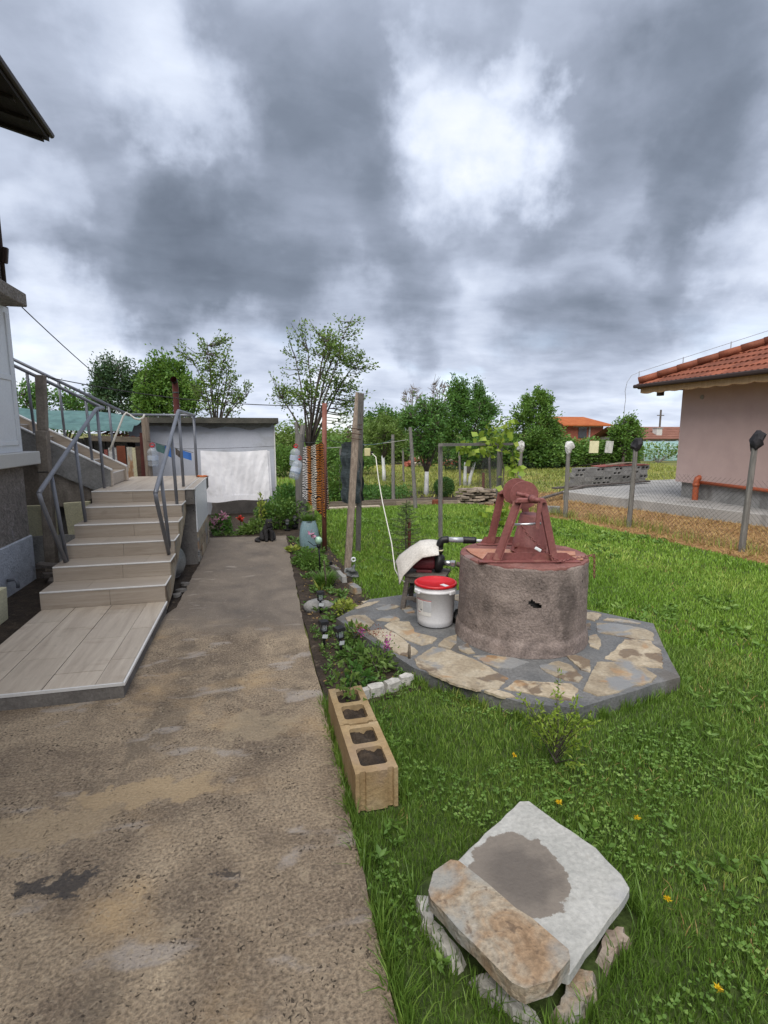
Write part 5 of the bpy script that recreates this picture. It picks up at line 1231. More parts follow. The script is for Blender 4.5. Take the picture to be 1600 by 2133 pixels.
cab = thing('power_cable', 'white cable hanging from the junction box down to the pump', 'cable', (1.36, 6.35, 1.4))
MB().tube([(1.375, 6.36, 1.40), (1.41, 6.3, 1.36), (1.42, 6.2, 1.1), (1.40, 5.9, .85), (1.33, 5.2, .52), (1.24, 4.72, .37), (1.22, 4.50, .36), (1.25, 4.42, .33)], .0062, 6).build('cable', M['whitecable'], cab, smooth=True)
MB().box((1.372, 6.37, 1.405), (.03, .03, .04)).build('plug', M['black'], cab)


def sag(a, b, s, n=14):
    a = Vector(a); b = Vector(b)
    return [a.lerp(b, i / n) - Vector((0, 0, s * 4 * (i / n) * (1 - i / n))) for i in range(n + 1)]


meshed('wire_line', MB().tube(sag((-2.37, 7.11, 2.30), (.93, 7.37, 2.02), .10), .006, 5), 'dark wire from the concrete post across to the top of the iron pole', 'wire', M['wire'], (-2.37, 7.11, 2.3))
meshed('wire_line', MB().tube(sag((-2.33, 6.5, 2.95), (-2.0, 10.9, 2.0), .06), .006, 5), 'dark cable from the house canopy down towards the shed roof', 'wire', M['wire'], (-2.33, 6.5, 2.95))
meshed('clothes_line', MB().tube(sag((-2.3, 10.72, 1.36), (.48, 11.2, 1.38), .03), .004, 5), 'thin line holding the white sheet in front of the shed', 'clothes line', M['wire'], (-2.3, 10.72, 1.36))
meshed('clothes_line', MB().tube(sag((.72, 9.15, 1.52), (.915, 7.37, 1.56), .04), .004, 5), 'thin line holding the striped blanket beside the iron pole', 'clothes line', M['wire'], (.72, 9.15, 1.52))
meshed('clothes_line', MB().tube(sag((.92, 7.37, 1.58), (1.26, 6.9, 1.52), .03), .004, 5), 'short line between the iron pole and the dark netting', 'clothes line', M['wire'], (.92, 7.37, 1.58))
meshed('clothes_line', MB().tube(sag((1.34, 6.75, 1.50), (3.15, 12.2, 1.50), .04), .005, 5), 'pale green line from the leaning pole to the orchard stake', 'clothes line', M['teal'], (1.34, 6.75, 1.50))
meshed('clothes_line', MB().tube(sag((.95, 7.37, 1.44), (3.2, 11.1, 1.50), .02), .004, 5), 'lower line from the iron pole to the tilted orchard stake', 'clothes line', M['whitecable'], (.95, 7.37, 1.44))

# white sheet with creases
def shf(u, v):
    x = -1.05 + 1.26 * u; z = 1.31 - .03 * math.sin(math.pi * u) * 1.0 - v * (.99 - .03 * u) - (.02 * math.sin(9 * u) * v)
    y = 10.75 + .46 * (x + 2.3) / 2.78 * .2
    f = .0035 * math.sin(30 * u + 22 * v * (u - .5)) * (1 - .3 * v) + .008 * math.sin(9 * u - 5 * v) + .004 * mnoise.noise(Vector((u * 16 + 9 * v * (u - .5), v * 7, 2))) + .0014 * mnoise.noise(Vector((u * 42 + 20 * v * (u - .5), v * 22, 5)))
    return (x + .03 * v * (u - .2), y - .02 + f * 1.3, z)
shm = MB().grid(shf, 90, 70)
SHT = thing('bed_sheet', 'creased white bed sheet hanging on a line before the shed', 'sheet', (-.4, 10.8, .3))
so_ = shm.build('cloth', M['sheet'], SHT, smooth=True)
MB().grid(lambda u, v: (shf(.02 + .9 * u, 1)[0], shf(.02 + .9 * u, 1)[1] - .012, shf(.02 + .9 * u, .90 + .11 * v)[2] + .01), 40, 2).build('hem', M['sheet'], SHT, smooth=True)
MB().grid(lambda u, v: (.20 + .055 * u + .02 * v, 10.86 + .02 * math.sin(6 * v), 1.29 - .92 * v), 3, 20).build('back_layer', M['sheet'], SHT, smooth=True)

# striped blanket
tg = bpy.data.materials.new('striped_blanket'); tg.use_nodes = True; nt = tg.node_tree; nt.nodes.clear()
tcn = N(nt, 'ShaderNodeTexCoord'); mpn = N(nt, 'ShaderNodeMapping', {'Vector': tcn.outputs['Object'], 'Scale': (4.5, 2.0, 19.0)}).outputs[0]
nzz = N(nt, 'ShaderNodeTexNoise', {'Vector': tcn.outputs['Object'], 'Scale': 9.0, 'Detail': 3.0})
wvv = N(nt, 'ShaderNodeVectorMath', {0: mpn, 1: N(nt, 'ShaderNodeVectorMath', {0: nzz.outputs['Color'], 'Scale': 2.2}, operation='SCALE').outputs[0]}, operation='ADD').outputs[0]
wave = N(nt, 'ShaderNodeTexWave', {'Vector': wvv, 'Scale': .55, 'Distortion': 2.5, 'Detail': 2.0}, bands_direction='Z').outputs['Fac']
sx_ = N(nt, 'ShaderNodeSeparateXYZ', {0: tcn.outputs['Object']}).outputs[0]
band = math_(nt, 'SINE', math_(nt, 'MULTIPLY', math_(nt, 'ADD', sx_, math_(nt, 'MULTIPLY', nzz.outputs[0], .05)), 42.0))
base = mixc(nt, smooth(nt, band, .1, .55), (.40, .155, .035), (.62, .58, .50))
base = mixc(nt, smooth(nt, sx_, -.055, -.085), base, (.66, .65, .64))
colb = mixc(nt, smooth(nt, wave, .52, .40), base, (.018, .014, .014))
bb2 = N(nt, 'ShaderNodeBsdfPrincipled', {'Base Color': colb, 'Roughness': .95, 'Specular IOR Level': .1})
N(nt, 'ShaderNodeOutputMaterial', {'Surface': bb2.outputs[0]})
BK = thing('striped_blanket', 'tiger-striped orange, white and black blanket hanging on the line', 'blanket', (.77, 7.75, .5))
def bkf(u, v):
    x = .655 + .245 * u; z = 1.44 + .08 * u - v * (.72 + .34 * u - .0 * u)
    y = 7.75 - .42 * u + .035 * math.sin(16 * u + 2 * v) + .02 * math.sin(31 * u)
    return (x - .02 * v * (1 - u), y, z)
MB().grid(bkf, 34, 30).build('cloth', tg, BK, smooth=True)
MB().grid(lambda u, v: (bkf(u, v)[0] + .045 + .03 * v, bkf(u, v)[1] + .10, bkf(u, v)[2] - .02 + .12 * v * u), 24, 20).build('back_fold', tg, BK, smooth=True)

# dark netting over the line
NT = thing('dark_netting', 'dark green shade netting folded over the line beside the leaning pole', 'netting', (1.22, 7.0, .7))
def ntf(u, v):
    return (1.125 + .20 * u + .012 * math.sin(20 * v), 7.22 - .32 * u + .025 * math.sin(18 * u), 1.50 + .03 * u - v * (.80 + .03 * math.sin(3 * u)))
MB().grid(ntf, 16, 40).build('front_fold', M['net'], NT, smooth=True)
MB().grid(lambda u, v: (ntf(u, v)[0] + .06, ntf(u, v)[1] + .07, ntf(u, v)[2] + .02), 12, 20).build('rear_fold', M['net'], NT, smooth=True)

# plastic water bottles
def jug(loc, label, tilt=(0, 0, 0), s=1.0, color='lidred'):
    t = thing('water_jug', label, 'bottle', loc, 0, 'clear plastic water jugs hung by their handles')
    m4 = Euler(tilt).to_matrix().to_4x4() @ Matrix.Scale(s, 4)
    prof = [(0, 0), (.065, 0), (.078, .012)]
    for k in range(5):
        z = .03 + .036 * k; prof += [(.080, z), (.075, z + .012), (.080, z + .024)]
    prof += [(.080, .235), (.070, .262), (.045, .285), (.022, .298), (.020, .315)]
    MB(m4).lathe(prof, seg=22).build('bottle', M['clear'], t, local=True, smooth=True)
    MB(m4).lathe([(.027, .298), (.028, .325), (0, .328)], seg=14).build('cap', M[color], t, local=True, smooth=True)
    MB(m4).tube([(.038 * math.cos(a), 0, .318 + .05 * math.sin(a)) for a in [math.pi * k / 8 for k in range(9)]], .006, 6).build('handle', M[color], t, local=True, smooth=True)
    MB(m4).lathe([(.0815, .10), (.0815, .17)], seg=22).build('label', M['labelblue'], t, local=True)
    return t


M['labelblue'] = clearm('jug_label', (.45, .62, .85), .45)
jug((-1.625, 9.18, 1.11), 'clear water jug with red handle hanging on the post by the shed', s=1.02)
jug((.56, 8.35, 1.14), 'upper clear water jug of the pair by the striped blanket', (.1, .08, .4), .92)
jug((.54, 8.25, .95), 'lower tilted clear water jug by the striped blanket', (-.15, .35, .2), 1.0)
# blue rags pegged along the line
for i, (x, z, w, h, m) in enumerate([(-1.49, 1.44, .15, .13, 'teal'), (-1.36, 1.40, .14, .16, 'bluecloth'), (-1.24, 1.36, .07, .11, 'oldwood'), (-1.12, 1.33, .17, .12, 'bluecloth')]):
    mb = MB().grid(lambda u, v: (x - w / 2 + w * u, 9.15 + .01 * math.sin(8 * u), z + .05 - .06 * u - h * v), 6, 4)
    meshed('rag', mb, ['teal rag next to the hanging jug', 'blue rag second from the hanging jug', 'small grey-brown rag between the blue ones', 'bright blue rag farthest from the hanging jug'][i], 'rag', M[m], (x, 9.15, z - h), 'rags pegged on the line by the stairs')
meshed('clothes_line', MB().tube([(-1.70, 9.2, 1.52), (-1.4, 9.15, 1.44), (-1.0, 9.13, 1.33)], .004, 4), 'thin line carrying the blue rags', 'clothes line', M['wire'], (-1.7, 9.2, 1.52))
lg = thing('cut_trunk', 'cut grey trunk post with two prongs behind the water jugs', 'tree trunk', (.72, 9.2, 0))
MB().tube([(.72, 9.2, -.05), (.72, 9.2, 1.2), (.73, 9.2, 1.62)], [.10, .085, .075], 12).jitter(.012, 6).build('stem', M['post_grey'], lg)
MB().tube([(.70, 9.2, 1.5), (.665, 9.2, 1.83)], [.04, .025], 8).build('prong', M['post_grey'], lg)
MB().tube([(.75, 9.2, 1.5), (.79, 9.2, 1.78)], [.055, .04], 8).build('prong', M['post_grey'], lg)

# ================================================================== CAT
cat = thing('cat', 'dark grey cat sitting at the far end of the path, facing the camera', 'cat', (.125, 8.20, -.003), R(8))
ver = [((0, .05, .08), .10), ((0, .035, .155), .088), ((0, .0, .215), .070), ((.01, -.035, .255), .052), ((.015, -.06, .295), .056), ((.017, -.105, .284), .030),
       ((.045, -.05, .17), .045), ((.05, -.07, .09), .030), ((.05, -.08, .022), .024), ((.05, -.105, .016), .020),
       ((-.03, -.05, .17), .045), ((-.035, -.07, .09), .030), ((-.035, -.08, .022), .024), ((-.035, -.105, .016), .020),
       ((.08, .02, .065), .062), ((.10, -.05, .026), .028), ((-.08, .02, .065), .062), ((-.10, -.05, .026), .028),
       ((-.07, .11, .035), .034), ((-.16, .06, .028), .028), ((-.19, -.03, .026), .026), ((-.13, -.10, .024), .022),
       ((.05, -.05, .338), .020), ((.056, -.05, .358), .008), ((-.018, -.05, .338), .020), ((-.025, -.05, .358), .008)]
edg = [(0, 1), (1, 2), (2, 3), (3, 4), (4, 5), (2, 6), (6, 7), (7, 8), (8, 9), (2, 10), (10, 11), (11, 12), (12, 13), (0, 14), (14, 15), (0, 16), (16, 17), (0, 18), (18, 19), (19, 20), (20, 21), (4, 22), (22, 23), (4, 24), (24, 25)]
me = bpy.data.meshes.new('body'); me.from_pydata([v[0] for v in ver], edg, [])
co = link('body', me, M['catfur'], cat)
sk = co.modifiers.new('skin', 'SKIN'); sk.use_smooth_shade = True
if not me.skin_vertices: me.skin_vertices
sl_ = me.skin_vertices[0].data if me.skin_vertices else None
if sl_ is None:
    bm = bmesh.new(); bm.from_mesh(me); bm.verts.layers.skin.verify(); bm.to_mesh(me); bm.free(); sl_ = me.skin_vertices[0].data
for i, v in enumerate(ver): sl_[i].radius = (v[1], v[1]); sl_[i].use_root = (i == 0)
ss_ = co.modifiers.new('sub', 'SUBSURF'); ss_.levels = 2; ss_.render_levels = 2
for x in (-.003, .036):
    MB().lathe([(0, 0), (.006, .002), (.007, .006), (0, .010)], (x, -.128, .305), 8).build('eye', M['lf_hosta'], cat, local=True)

# ================================================================== FENCE, STAKES, ARBOUR
FE = thing('chain_link_fence', 'thin chain link fence on round wooden posts along the neighbour side', 'fence', (6.2, 8, 0))
fps = [((5.60, 10.6), 1.30, .03), ((5.959, 9.288), 1.30, -.01), ((6.447, 8.045), 1.38, .03), ((6.685, 5.977), 1.50, .045)]
for (x, y), h, lean in fps:
    MB().tube([(x, y, -.1), (x + lean * .5, y, h * .5), (x + lean, y, h)], [.045, .042, .038], 9).jitter(.006, 5).build('post', M['post_grey'], FE)
line = [(7.1, 2.2), (6.70, 5.977), (6.46, 8.045), (5.975, 9.288), (5.615, 10.6), (5.3, 12.2), (7.4, 15.5)]
fw = MB(); sp = .075; hgt = 1.0
for (xa, ya), (xb, yb_) in zip(line[:-1], line[1:]):
    d = Vector((xb - xa, yb_ - ya, 0)); Ln = d.length; d.normalize()
    n = int(Ln / sp)
    for i in range(n + 1):
        for sgn in (1, -1):
            s0 = i * sp; s1 = s0 + sgn * hgt
            t0, z0_, t1, z1_ = s0, 0.02, s1, hgt
            if t1 > Ln: z1_ = .02 + (hgt - .02) * (Ln - t0) / (t1 - t0); t1 = Ln
            if t1 < 0: z1_ = .02 + (hgt - .02) * (t0) / (t0 - t1); t1 = 0
            fw.tube([(xa + d.x * t0, ya + d.y * t0, z0_), (xa + d.x * t1, ya + d.y * t1, z1_)], .0016, 3, cap=False)
fw.build('wire_mesh', M['wire'], FE, kind='stuff')


def bag(loc, label, mat, h=.16, seed=0, lean=.04):
    mb = MB(); rr = random.Random(seed)
    prof = [(0, h), (.04, h * .98), (.075, h * .82), (.09, h * .5), (.082, h * .2), (.06, 0), (.045, -.03)]
    mb.lathe(prof, (0, 0, 0), 12)
    for i, p in enumerate(mb.v):
        q = p + mnoise.noise_vector(p * 14 + Vector((seed, 0, 0))) * .045; q.x += lean * (q.z / h) * 1.6; q.x *= .85
        mb.v[i] = q + Vector(loc)
    meshed('post_cover', mb, label, 'cover', mat, loc, 'bags tied over the fence posts')


bag((5.628, 10.6, 1.26), 'white bag over the fence post farthest from the camera', M['whitebag'], .21, 2, -.01)
bag((5.945, 9.288, 1.27), 'pale grey bag over the second fence post from the far end', M['whitebag'], .22, 5, .03)
bag((6.475, 8.045, 1.34), 'small black bag over the middle fence post before the block stack', M['blackcloth'], .24, 8, .05)
bag((6.73, 5.977, 1.44), 'large black bag over the nearest fence post before the mauve wall', M['blackcloth'], .23, 11, .05)

SK = [((3.17, 12.23), 1.6, -.02, 'straight grey orchard stake left of the tilted one'), ((3.383, 11.09), 1.76, -.14, 'tilted grey orchard stake in front of the whitewashed tree'), ((6.14, 15.4), 1.05, -.05, 'far short grey stake beside the forked white trunk'), ((6.70, 14.4), 1.05, -.08, 'grey stake behind the stone pile'),
      ((2.3, 15.0), 1.2, .03, 'thin grey stake left of the pale orchard tree'), ((4.9, 17.5), 1.1, -.04, 'far thin stake right of the pale orchard tree')]
for (x, y), h, lean, lab in SK:
    meshed('stake', MB().tube([(x, y, -.05), (x + lean * .5, y, h / 2), (x + lean, y, h)], [.045, .042, .036] if y < 14 else .035, 8).jitter(.006, 5), lab, 'stake', M['post_grey'], (x, y, -.05), 'grey orchard stakes')
meshed('rusty_stake', MB().tube([(6.67, 14.84, -.05), (6.66, 14.84, .44)], .045, 8), 'short rust-red stake behind the stone pile', 'stake', M['redpole'], (6.67, 14.84, -.05))
AR = thing('arbor', 'simple grey wooden vine arbour of two posts and a crossbeam', 'arbor', (3.9, 9.0, 0))
MB().box((2.80, 7.85, .72), (.05, .05, 1.5), (0, -.02, .2)).build('post', M['post_grey'], AR)
MB().box((4.38, 9.05, .71), (.075, .07, 1.48), (0, -.01, .6)).build('post', M['post_grey'], AR)
MB().extr([(2.72, 7.74, 1.445), (2.77, 7.70, 1.445), (2.77, 7.70, 1.49), (2.72, 7.74, 1.49)], (1.95, 1.50, -.03)).build('crossbeam', M['post_grey'], AR)
# stone pile
for i in range(58):
    lay = i // 12; k = i % 12
    x = 4.62 + (k % 6 + rnd.uniform(.1, .9)) * (.165 - .012 * lay) + .04 * lay; y = 11.55 + (k // 6) * .28 + rnd.uniform(-.08, .08)
    sx, sy = rnd.uniform(.10, .19), rnd.uniform(.09, .16)
    p = rough_poly([(-sx, -sy * .6), (-.2 * sx, -sy), (sx, -sy * .7), (sx * .9, sy * .6), (.1 * sx, sy), (-sx * .9, sy * .7)], .08, .01, i)
    mb = MB(Matrix.Translation((x, y, .0 + lay * .072 + rnd.uniform(0, .02))) @ Euler((rnd.uniform(-.14, .14), rnd.uniform(-.14, .14), rnd.uniform(0, 3))).to_matrix().to_4x4()).prism(p, -.018, .022, .04)
    meshed('flat_stone', mb, 'flat split stone in the low heap behind the lawn', 'stone', M['slate'], (x, y, lay * .07), 'flat stones in the heap')
for i, (xa, ya, xb, yb_, h) in enumerate([(1.2, 11.62, 3.1, 11.75, .09), (3.12, 11.78, 4.6, 11.62, .10), (1.6, 12.05, 4.2, 12.2, .10)]):
    d = Vector((xb - xa, yb_ - ya, 0)); mb = MB(Matrix.Translation(((xa + xb) / 2, (ya + yb_) / 2, h / 2 - .03)) @ Matrix.Rotation(math.atan2(d.y, d.x), 4, 'Z')).box((0, 0, 0), (d.length, .05, h)).jitter(.01, 3)
    meshed('edging_plank', mb, ['left edging plank along the far edge of the lawn', 'right edging plank along the far edge of the lawn', 'edging plank of the raised orchard bed'][i], 'plank', M['plank'], ((xa + xb) / 2, (ya + yb_) / 2, -.03))
meshed('edging_plank', MB().box((1.9, 11.45, .0), (1.5, .16, .05), (0, 0, .06)), 'pale flat board lying at the far left edge of the lawn', 'plank', M['stone_pink'], (1.9, 11.45, -.03))
meshed('loose_brick', MB().box((4.08, 11.62, .04), (.24, .11, .12), (0, 0, .2)), 'single orange brick beside the stone pile', 'brick', M['roof'], (4.08, 11.62, -.02), bevel=.008)
meshed('concrete_kerb_piece', MB().box((5.95, 9.9, .05), (.45, .15, .14), (0, 0, -.5)).jitter(.006, 6), 'loose concrete kerb piece lying behind the well', 'kerb', M['conc'], (5.95, 9.9, -.03), bevel=.01)

# ================================================================== BLOCK STACK
me_gb = hollow_block(M['greyblock'], Wd=.135, notch=False)
me_gs = bpy.data.meshes.new('solid_block')
mbs = MB().bb(0, .195, 0, .395, 0, .133).jitter(.003, 9); me_gs.from_pydata([tuple(v) for v in mbs.v], [], mbs.f); me_gs.materials.append(M['greyblock'])
O = Vector((9.0, 13.75, .06)); dx = Vector((3.25, .78, 0)).normalized(); rz = math.atan2(dx.y, dx.x)
for lay in range(4):
    s = .05 * (lay % 2) + .03 * lay
    k = 0
    while s < 3.22:
        end = rnd.random() < .35
        w = .20 if end else .40
        o = bpy.data.objects.new('concrete_block', me_gb if end else me_gs); C.objects.link(o)
        p = O + dx * s + Vector((0, 0, .137 * lay + rnd.uniform(-.002, .004)))
        if end:   # hollow ends face the viewer
            o.rotation_euler = (R(90), 0, rz); o.location = p + Vector((0, 0, 0)) ; 
            o.matrix_world = Matrix.Translation(p) @ Matrix.Rotation(rz, 4, 'Z') @ Matrix(((0, 1, 0, 0), (0, 0, 1, 0), (1, 0, 0, 0), (0, 0, 0, 1)))
            s += .395 + .008
        else:
            o.matrix_world = Matrix.Translation(p + dx * .395) @ Matrix.Rotation(rz, 4, 'Z') @ Matrix.Rotation(R(90), 4, 'Z')
            s += .395 + .008
        setp(o, 'grey concrete building block in the long stack beyond the fence', 'block', 'grey concrete blocks in the stack')
        k += 1
for i in range(7):
    s = 1.15 + .28 * i
    p = O + dx * s + Vector((.05, .05, .565 + .012 * (i % 3)))
    meshed('roof_sheet', MB(Matrix.Translation(p) @ Euler((.03, .02 * (i % 3 - 1), rz + .1 * (i % 2))).to_matrix().to_4x4()).box((.15, .12, 0), (.55, .36, .02)), 'thin dusty red tile sheet on top of the block stack', 'tile', M['redtile'], p, 'red tile sheets on the block stack')
for i in range(3):
    p = O + dx * (1.7 + .45 * i) + Vector((.05, .05, .615 + .03 * (i == 1)))
    meshed('board', MB(Matrix.Translation(p) @ Euler((.0, .04 * (i - 1), rz - .05 * i)).to_matrix().to_4x4()).box((.2, .1, 0), (.75, .18, .022)), 'grey board lying on the red sheets of the block stack', 'board', M['plank'], p, 'boards on the block stack')
meshed('plank_on_ground', MB().extr([(7.35, 12.15, .22), (7.4, 12.0, .22), (7.4, 12.0, .26), (7.35, 12.15, .26)], (3.6, .95, .02)), 'long dark plank lying along the far edge of the new pavement', 'plank', M['oldwood'], (7.4, 12.1, .2))
meshed('plank_on_ground', MB().extr([(6.3, 11.3, .02), (6.33, 11.2, .02), (6.33, 11.2, .06), (6.3, 11.3, .06)], (2.0, .95, .22)), 'dark plank sloping from the ground onto the pavement corner', 'plank', M['oldwood'], (6.3, 11.3, 0))

# ================================================================== TREES AND PLANTS
def ell_points(crown, n, shell=.45):
    w = np.array([c[6] if len(c) > 6 else c[3] * c[4] * c[5] for c in crown]); w = w / w.sum()
    k = rng.choice(len(crown), n, p=w)
    d = unit(rng.normal(size=(n, 3))); r = rng.uniform(0, 1, n) ** shell
    cr = np.array([c[:6] for c in crown])
    return cr[k, :3] + d * r[:, None] * cr[k, 3:6]


def tree(name, label, cat, loc, crown, trunk=(.05, .8), limbs=7, twigs=200, per=18, L=.06, Wd=.035, lmat='lf_mid', spread=.09, lime=0.0, up=.5, group=None, bark='bark', shell=.45, twr=.006, fork=0, along=.45):
    t = thing(name, label, cat, loc, 0, group)
    extra = []
    for c in crown:                       # ragged outline: small lobes breaking out of every mass
        for _ in range(7):
            d_ = unit(rng.normal(size=(1, 3)))[0]; d_[2] = abs(d_[2]) * 1.1 - .25
            k_ = rng.uniform(.20, .46)
            extra.append((c[0] + d_[0] * c[3], c[1] + d_[1] * c[4], c[2] + d_[2] * c[5], c[3] * k_, c[4] * k_, c[5] * k_ * 1.7, (c[6] if len(c) > 6 else 1) * .12))
    crown = list(crown) + extra
    o = np.array(loc, float); tr, th = trunk
    tm = MB(); lm_ = MB()
    lean = Vector((rnd.uniform(-.05, .05), rnd.uniform(-.05, .05), 0)) * th
    base = Vector(loc); top_ = base + Vector((0, 0, th)) + lean
    stems = [(base, top_)]
    if fork:
        stems = [(base + Vector((-.05, 0, 0)), top_ + Vector((-.10, 0, 0))), (base + Vector((.07, 0, 0)), top_ + Vector((.22, 0, .05)))]
    for b_, p_ in stems:
        pts = [b_ - Vector((0, 0, .1)), b_.lerp(p_, .33) + Vector((rnd.uniform(-.02, .02), 0, 0)), b_.lerp(p_, .66), p_]
        rr_ = [tr * 1.25, tr, tr * .92, tr * .85]
        if lime:
            tm.tube(pts, [r_ * 1.05 for r_ in rr_], 9)
        else:
            tm.tube(pts, rr_, 9)
    tg_ = ell_points(crown, limbs * 4, .3) + o
    ends = tg_[:limbs]
    samples = []
    for i, e in enumerate(ends):
        e = Vector(e); s = stems[i % len(stems)][1]
        if e.z < s.z + .1: e.z = s.z + .1 + rnd.uniform(0, .3)
        s0 = stems[i % len(stems)][0].lerp(s, rnd.uniform(.8, 1.0))
        mid = s0.lerp(e, .45) + Vector((0, 0, (e.z - s0.z) * .12)) + Vector((rnd.uniform(-.08, .08), rnd.uniform(-.08, .08), 0))
        pts = [s0, s0.lerp(mid, .55), mid, mid.lerp(e, .55) + Vector((rnd.uniform(-.03, .03), rnd.uniform(-.03, .03), .02)), e]
        lm_.tube(pts, [tr * .46, tr * .36, tr * .26, tr * .17, twr], 6)
        for a, b in zip(pts[:-1], pts[1:]):
            for q in range(5): samples.append(tuple(a.lerp(b, q / 5)))
    S = np.array(samples)
    A = ell_points(crown, twigs, shell) + o
    LC, LD = [], []
    for a in A:
        d = np.linalg.norm(S - a, axis=1) + np.where(S[:, 2] > a[2] - .02, up * 2, 0)
        s = S[np.argmin(d)]
        m = (s + a) / 2 + np.array([0, 0, -.12 * up * np.linalg.norm(a - s)]) + rng.normal(0, .02, 3)
        lm_.tube([s, m, a], [twr * 1.5, twr * 1.15, twr * .5], 4, cap=False)
        k = max(2, int(per * rng.uniform(.5, 1.5)))
        tt = rng.uniform(along, 1.02, k)[:, None]
        p = np.where(tt < .5, s + (m - s) * tt * 2, m + (a - m) * (tt - .5) * 2) + rng.normal(0, spread, (k, 3))
        LC.append(p); LD.append(unit(p - ((s + m) / 2)) + rng.normal(0, .7, (k, 3)))
    if len(tm.v): tm.build('trunk', M['limewash'] if lime else M[bark], t, smooth=True)
    lm_.build('branches', M[bark], t, smooth=True)
    if per > 2 or lmat:
        if lmat:
            LC = np.concatenate(LC); LD = np.concatenate(LD); n = len(LC)
            sc_ = rng.uniform(.65, 1.25, n)
            leaf_mesh('crown', LC, LD, L * sc_, Wd * sc_, M[lmat], t)
    return t


def shrub(name, label, cat, loc, crown, n, L, Wd, lmat, stems=6, group=None, shell=.38, bark='bark', part='foliage'):
    t = thing(name, label, cat, loc, 0, group); o = np.array(loc, float)
    P_ = ell_points(crown, n, shell) + o; P_[:, 2] = np.maximum(P_[:, 2], loc[2] + .01)
    sc_ = rng.uniform(.6, 1.3, n)
    cen = o + np.array(crown[0][:3]) * [1, 1, .5]
    leaf_mesh(part, P_, unit(P_ - cen) + rng.normal(0, .6, (n, 3)), L * sc_, Wd * sc_, M[lmat], t)
    sm_ = MB()
    for i in range(stems):
        e = ell_points(crown, 1, .6)[0] + o
        sm_.tube([(loc[0] + rnd.uniform(-.04, .04), loc[1] + rnd.uniform(-.04, .04), loc[2] - .02), tuple((o + e) / 2 + [0, 0, .03]), tuple(e)], [.008 * (1 + crown[0][5]), .006 * (1 + crown[0][5]), .003], 5)
    sm_.build('stems', M[bark], t)
    return t


# --- trees behind the shed
tree('pear_tree', 'young airy pear tree with upright shoots behind the blanket', 'tree', (1.22, 12.5, 0),
     [(.15, 0, 2.5, .75, .7, .75, 5), (.35, 0, 3.3, .72, .6, .70, 5), (-.45, 0, 2.45, .55, .5, .45, 1.6), (1.05, 0, 2.45, .48, .5, .60, 1.6), (.75, 0, 3.6, .55, .4, .6, 1.2), (-.8, 0, 3.0, .28, .3, .28, .4), (-.1, 0, 3.85, .5, .3, .35, .6), (.95, 0, 4.0, .35, .3, .3, .4), (1.3, 0, 3.2, .3, .3, .3, .4)],
     trunk=(.07, 1.35), limbs=15, twigs=330, per=15, L=.07, Wd=.042, lmat='lf_pear', spread=.05, up=.9, shell=.55, twr=.006)
tree('plum_tree', 'thin upright tree with sparse leaves rising behind the shed roof', 'tree', (-1.25, 18, 0),
     [(0, 0, 2.7, .85, .8, .8, 4), (-.1, 0, 3.7, .75, .6, .75, 3), (-.9, 0, 4.1, .3, .3, .4, .3), (.3, 0, 4.5, .35, .3, .35, .4), (-.3, 0, 4.5, .2, .2, .3, .25), (.75, 0, 3.0, .45, .4, .5, .8)],
     trunk=(.07, 1.5), limbs=14, twigs=270, per=11, L=.085, Wd=.055, lmat='lf_pear', spread=.05, up=1.0, shell=.6, twr=.008)
tree('dark_evergreen', 'dark green dense tree beyond the shed, left of the bright green one', 'tree', (-4.95, 22, 0),
     [(0, 0, 2.6, 1.05, 1.0, 1.2, 4), (-.1, 0, 3.55, .72, .7, .8, 2.5), (.45, 0, 3.4, .55, .5, .7, 1.4), (-.7, 0, 2.4, .5, .5, .9, 1.2), (-.45, 0, 3.2, .5, .5, .6, 1)], trunk=(.12, 1.0), limbs=9, twigs=420, per=34, L=.11, Wd=.05, lmat='lf_dark', spread=.10, up=.6, shell=.33)
tree('walnut_tree', 'bright mid-green rounded tree behind the red-brown stove pipe', 'tree', (-3.0, 21, 0),
     [(0, 0, 2.7, 1.1, 1.0, 1.1, 4), (-.1, 0, 3.55, .75, .7, .75, 2.4), (.55, 0, 3.2, .6, .6, .6, 1.4), (-.65, 0, 2.6, .6, .5, .7, 1.2)], trunk=(.11, 1.0), limbs=9, twigs=420, per=30, L=.12, Wd=.075, lmat='lf_mid', spread=.10, up=.6, shell=.33)
tree('far_tree', 'leafy tree seen through the upper stair railing', 'tree', (-6.4, 20, 0),
     [(0, 0, 2.3, .9, .8, .9, 3), (.5, 0, 2.2, .6, .5, .8, 1.5), (-.7, 0, 2.6, .7, .6, .7, 1.5)], trunk=(.1, 1.0), limbs=7, twigs=200, per=22, L=.11, Wd=.06, lmat='lf_cherry', spread=.10, shell=.4)

# --- orchard row
tree('whitewashed_tree', 'young fruit tree with whitewashed trunk behind the tilted stake', 'tree', (4.40, 13.46, 0),
     [(-.05, 0, 1.75, .62, .55, .72, 4), (.25, 0, 2.05, .38, .35, .48, 1.4), (-.35, 0, 2.0, .35, .3, .45, 1.2), (.0, 0, 1.15, .55, .45, .3, 1.0)], trunk=(.06, .62), limbs=9, twigs=330, per=22, L=.085, Wd=.036, lmat='lf_cherry', spread=.055, lime=1, up=.8, shell=.4)
tree('whitewashed_tree', 'pale-leaved whitewashed tree beside the dark netting', 'tree', (4.32, 17.97, 0),
     [(0, 0, 1.5, .62, .6, .58, 4), (-.2, 0, 1.85, .42, .4, .4, 1.4), (.3, 0, 1.75, .4, .4, .4, 1.2)], trunk=(.06, .85), limbs=8, twigs=260, per=24, L=.10, Wd=.04, lmat='lf_light', spread=.06, lime=1, shell=.4)
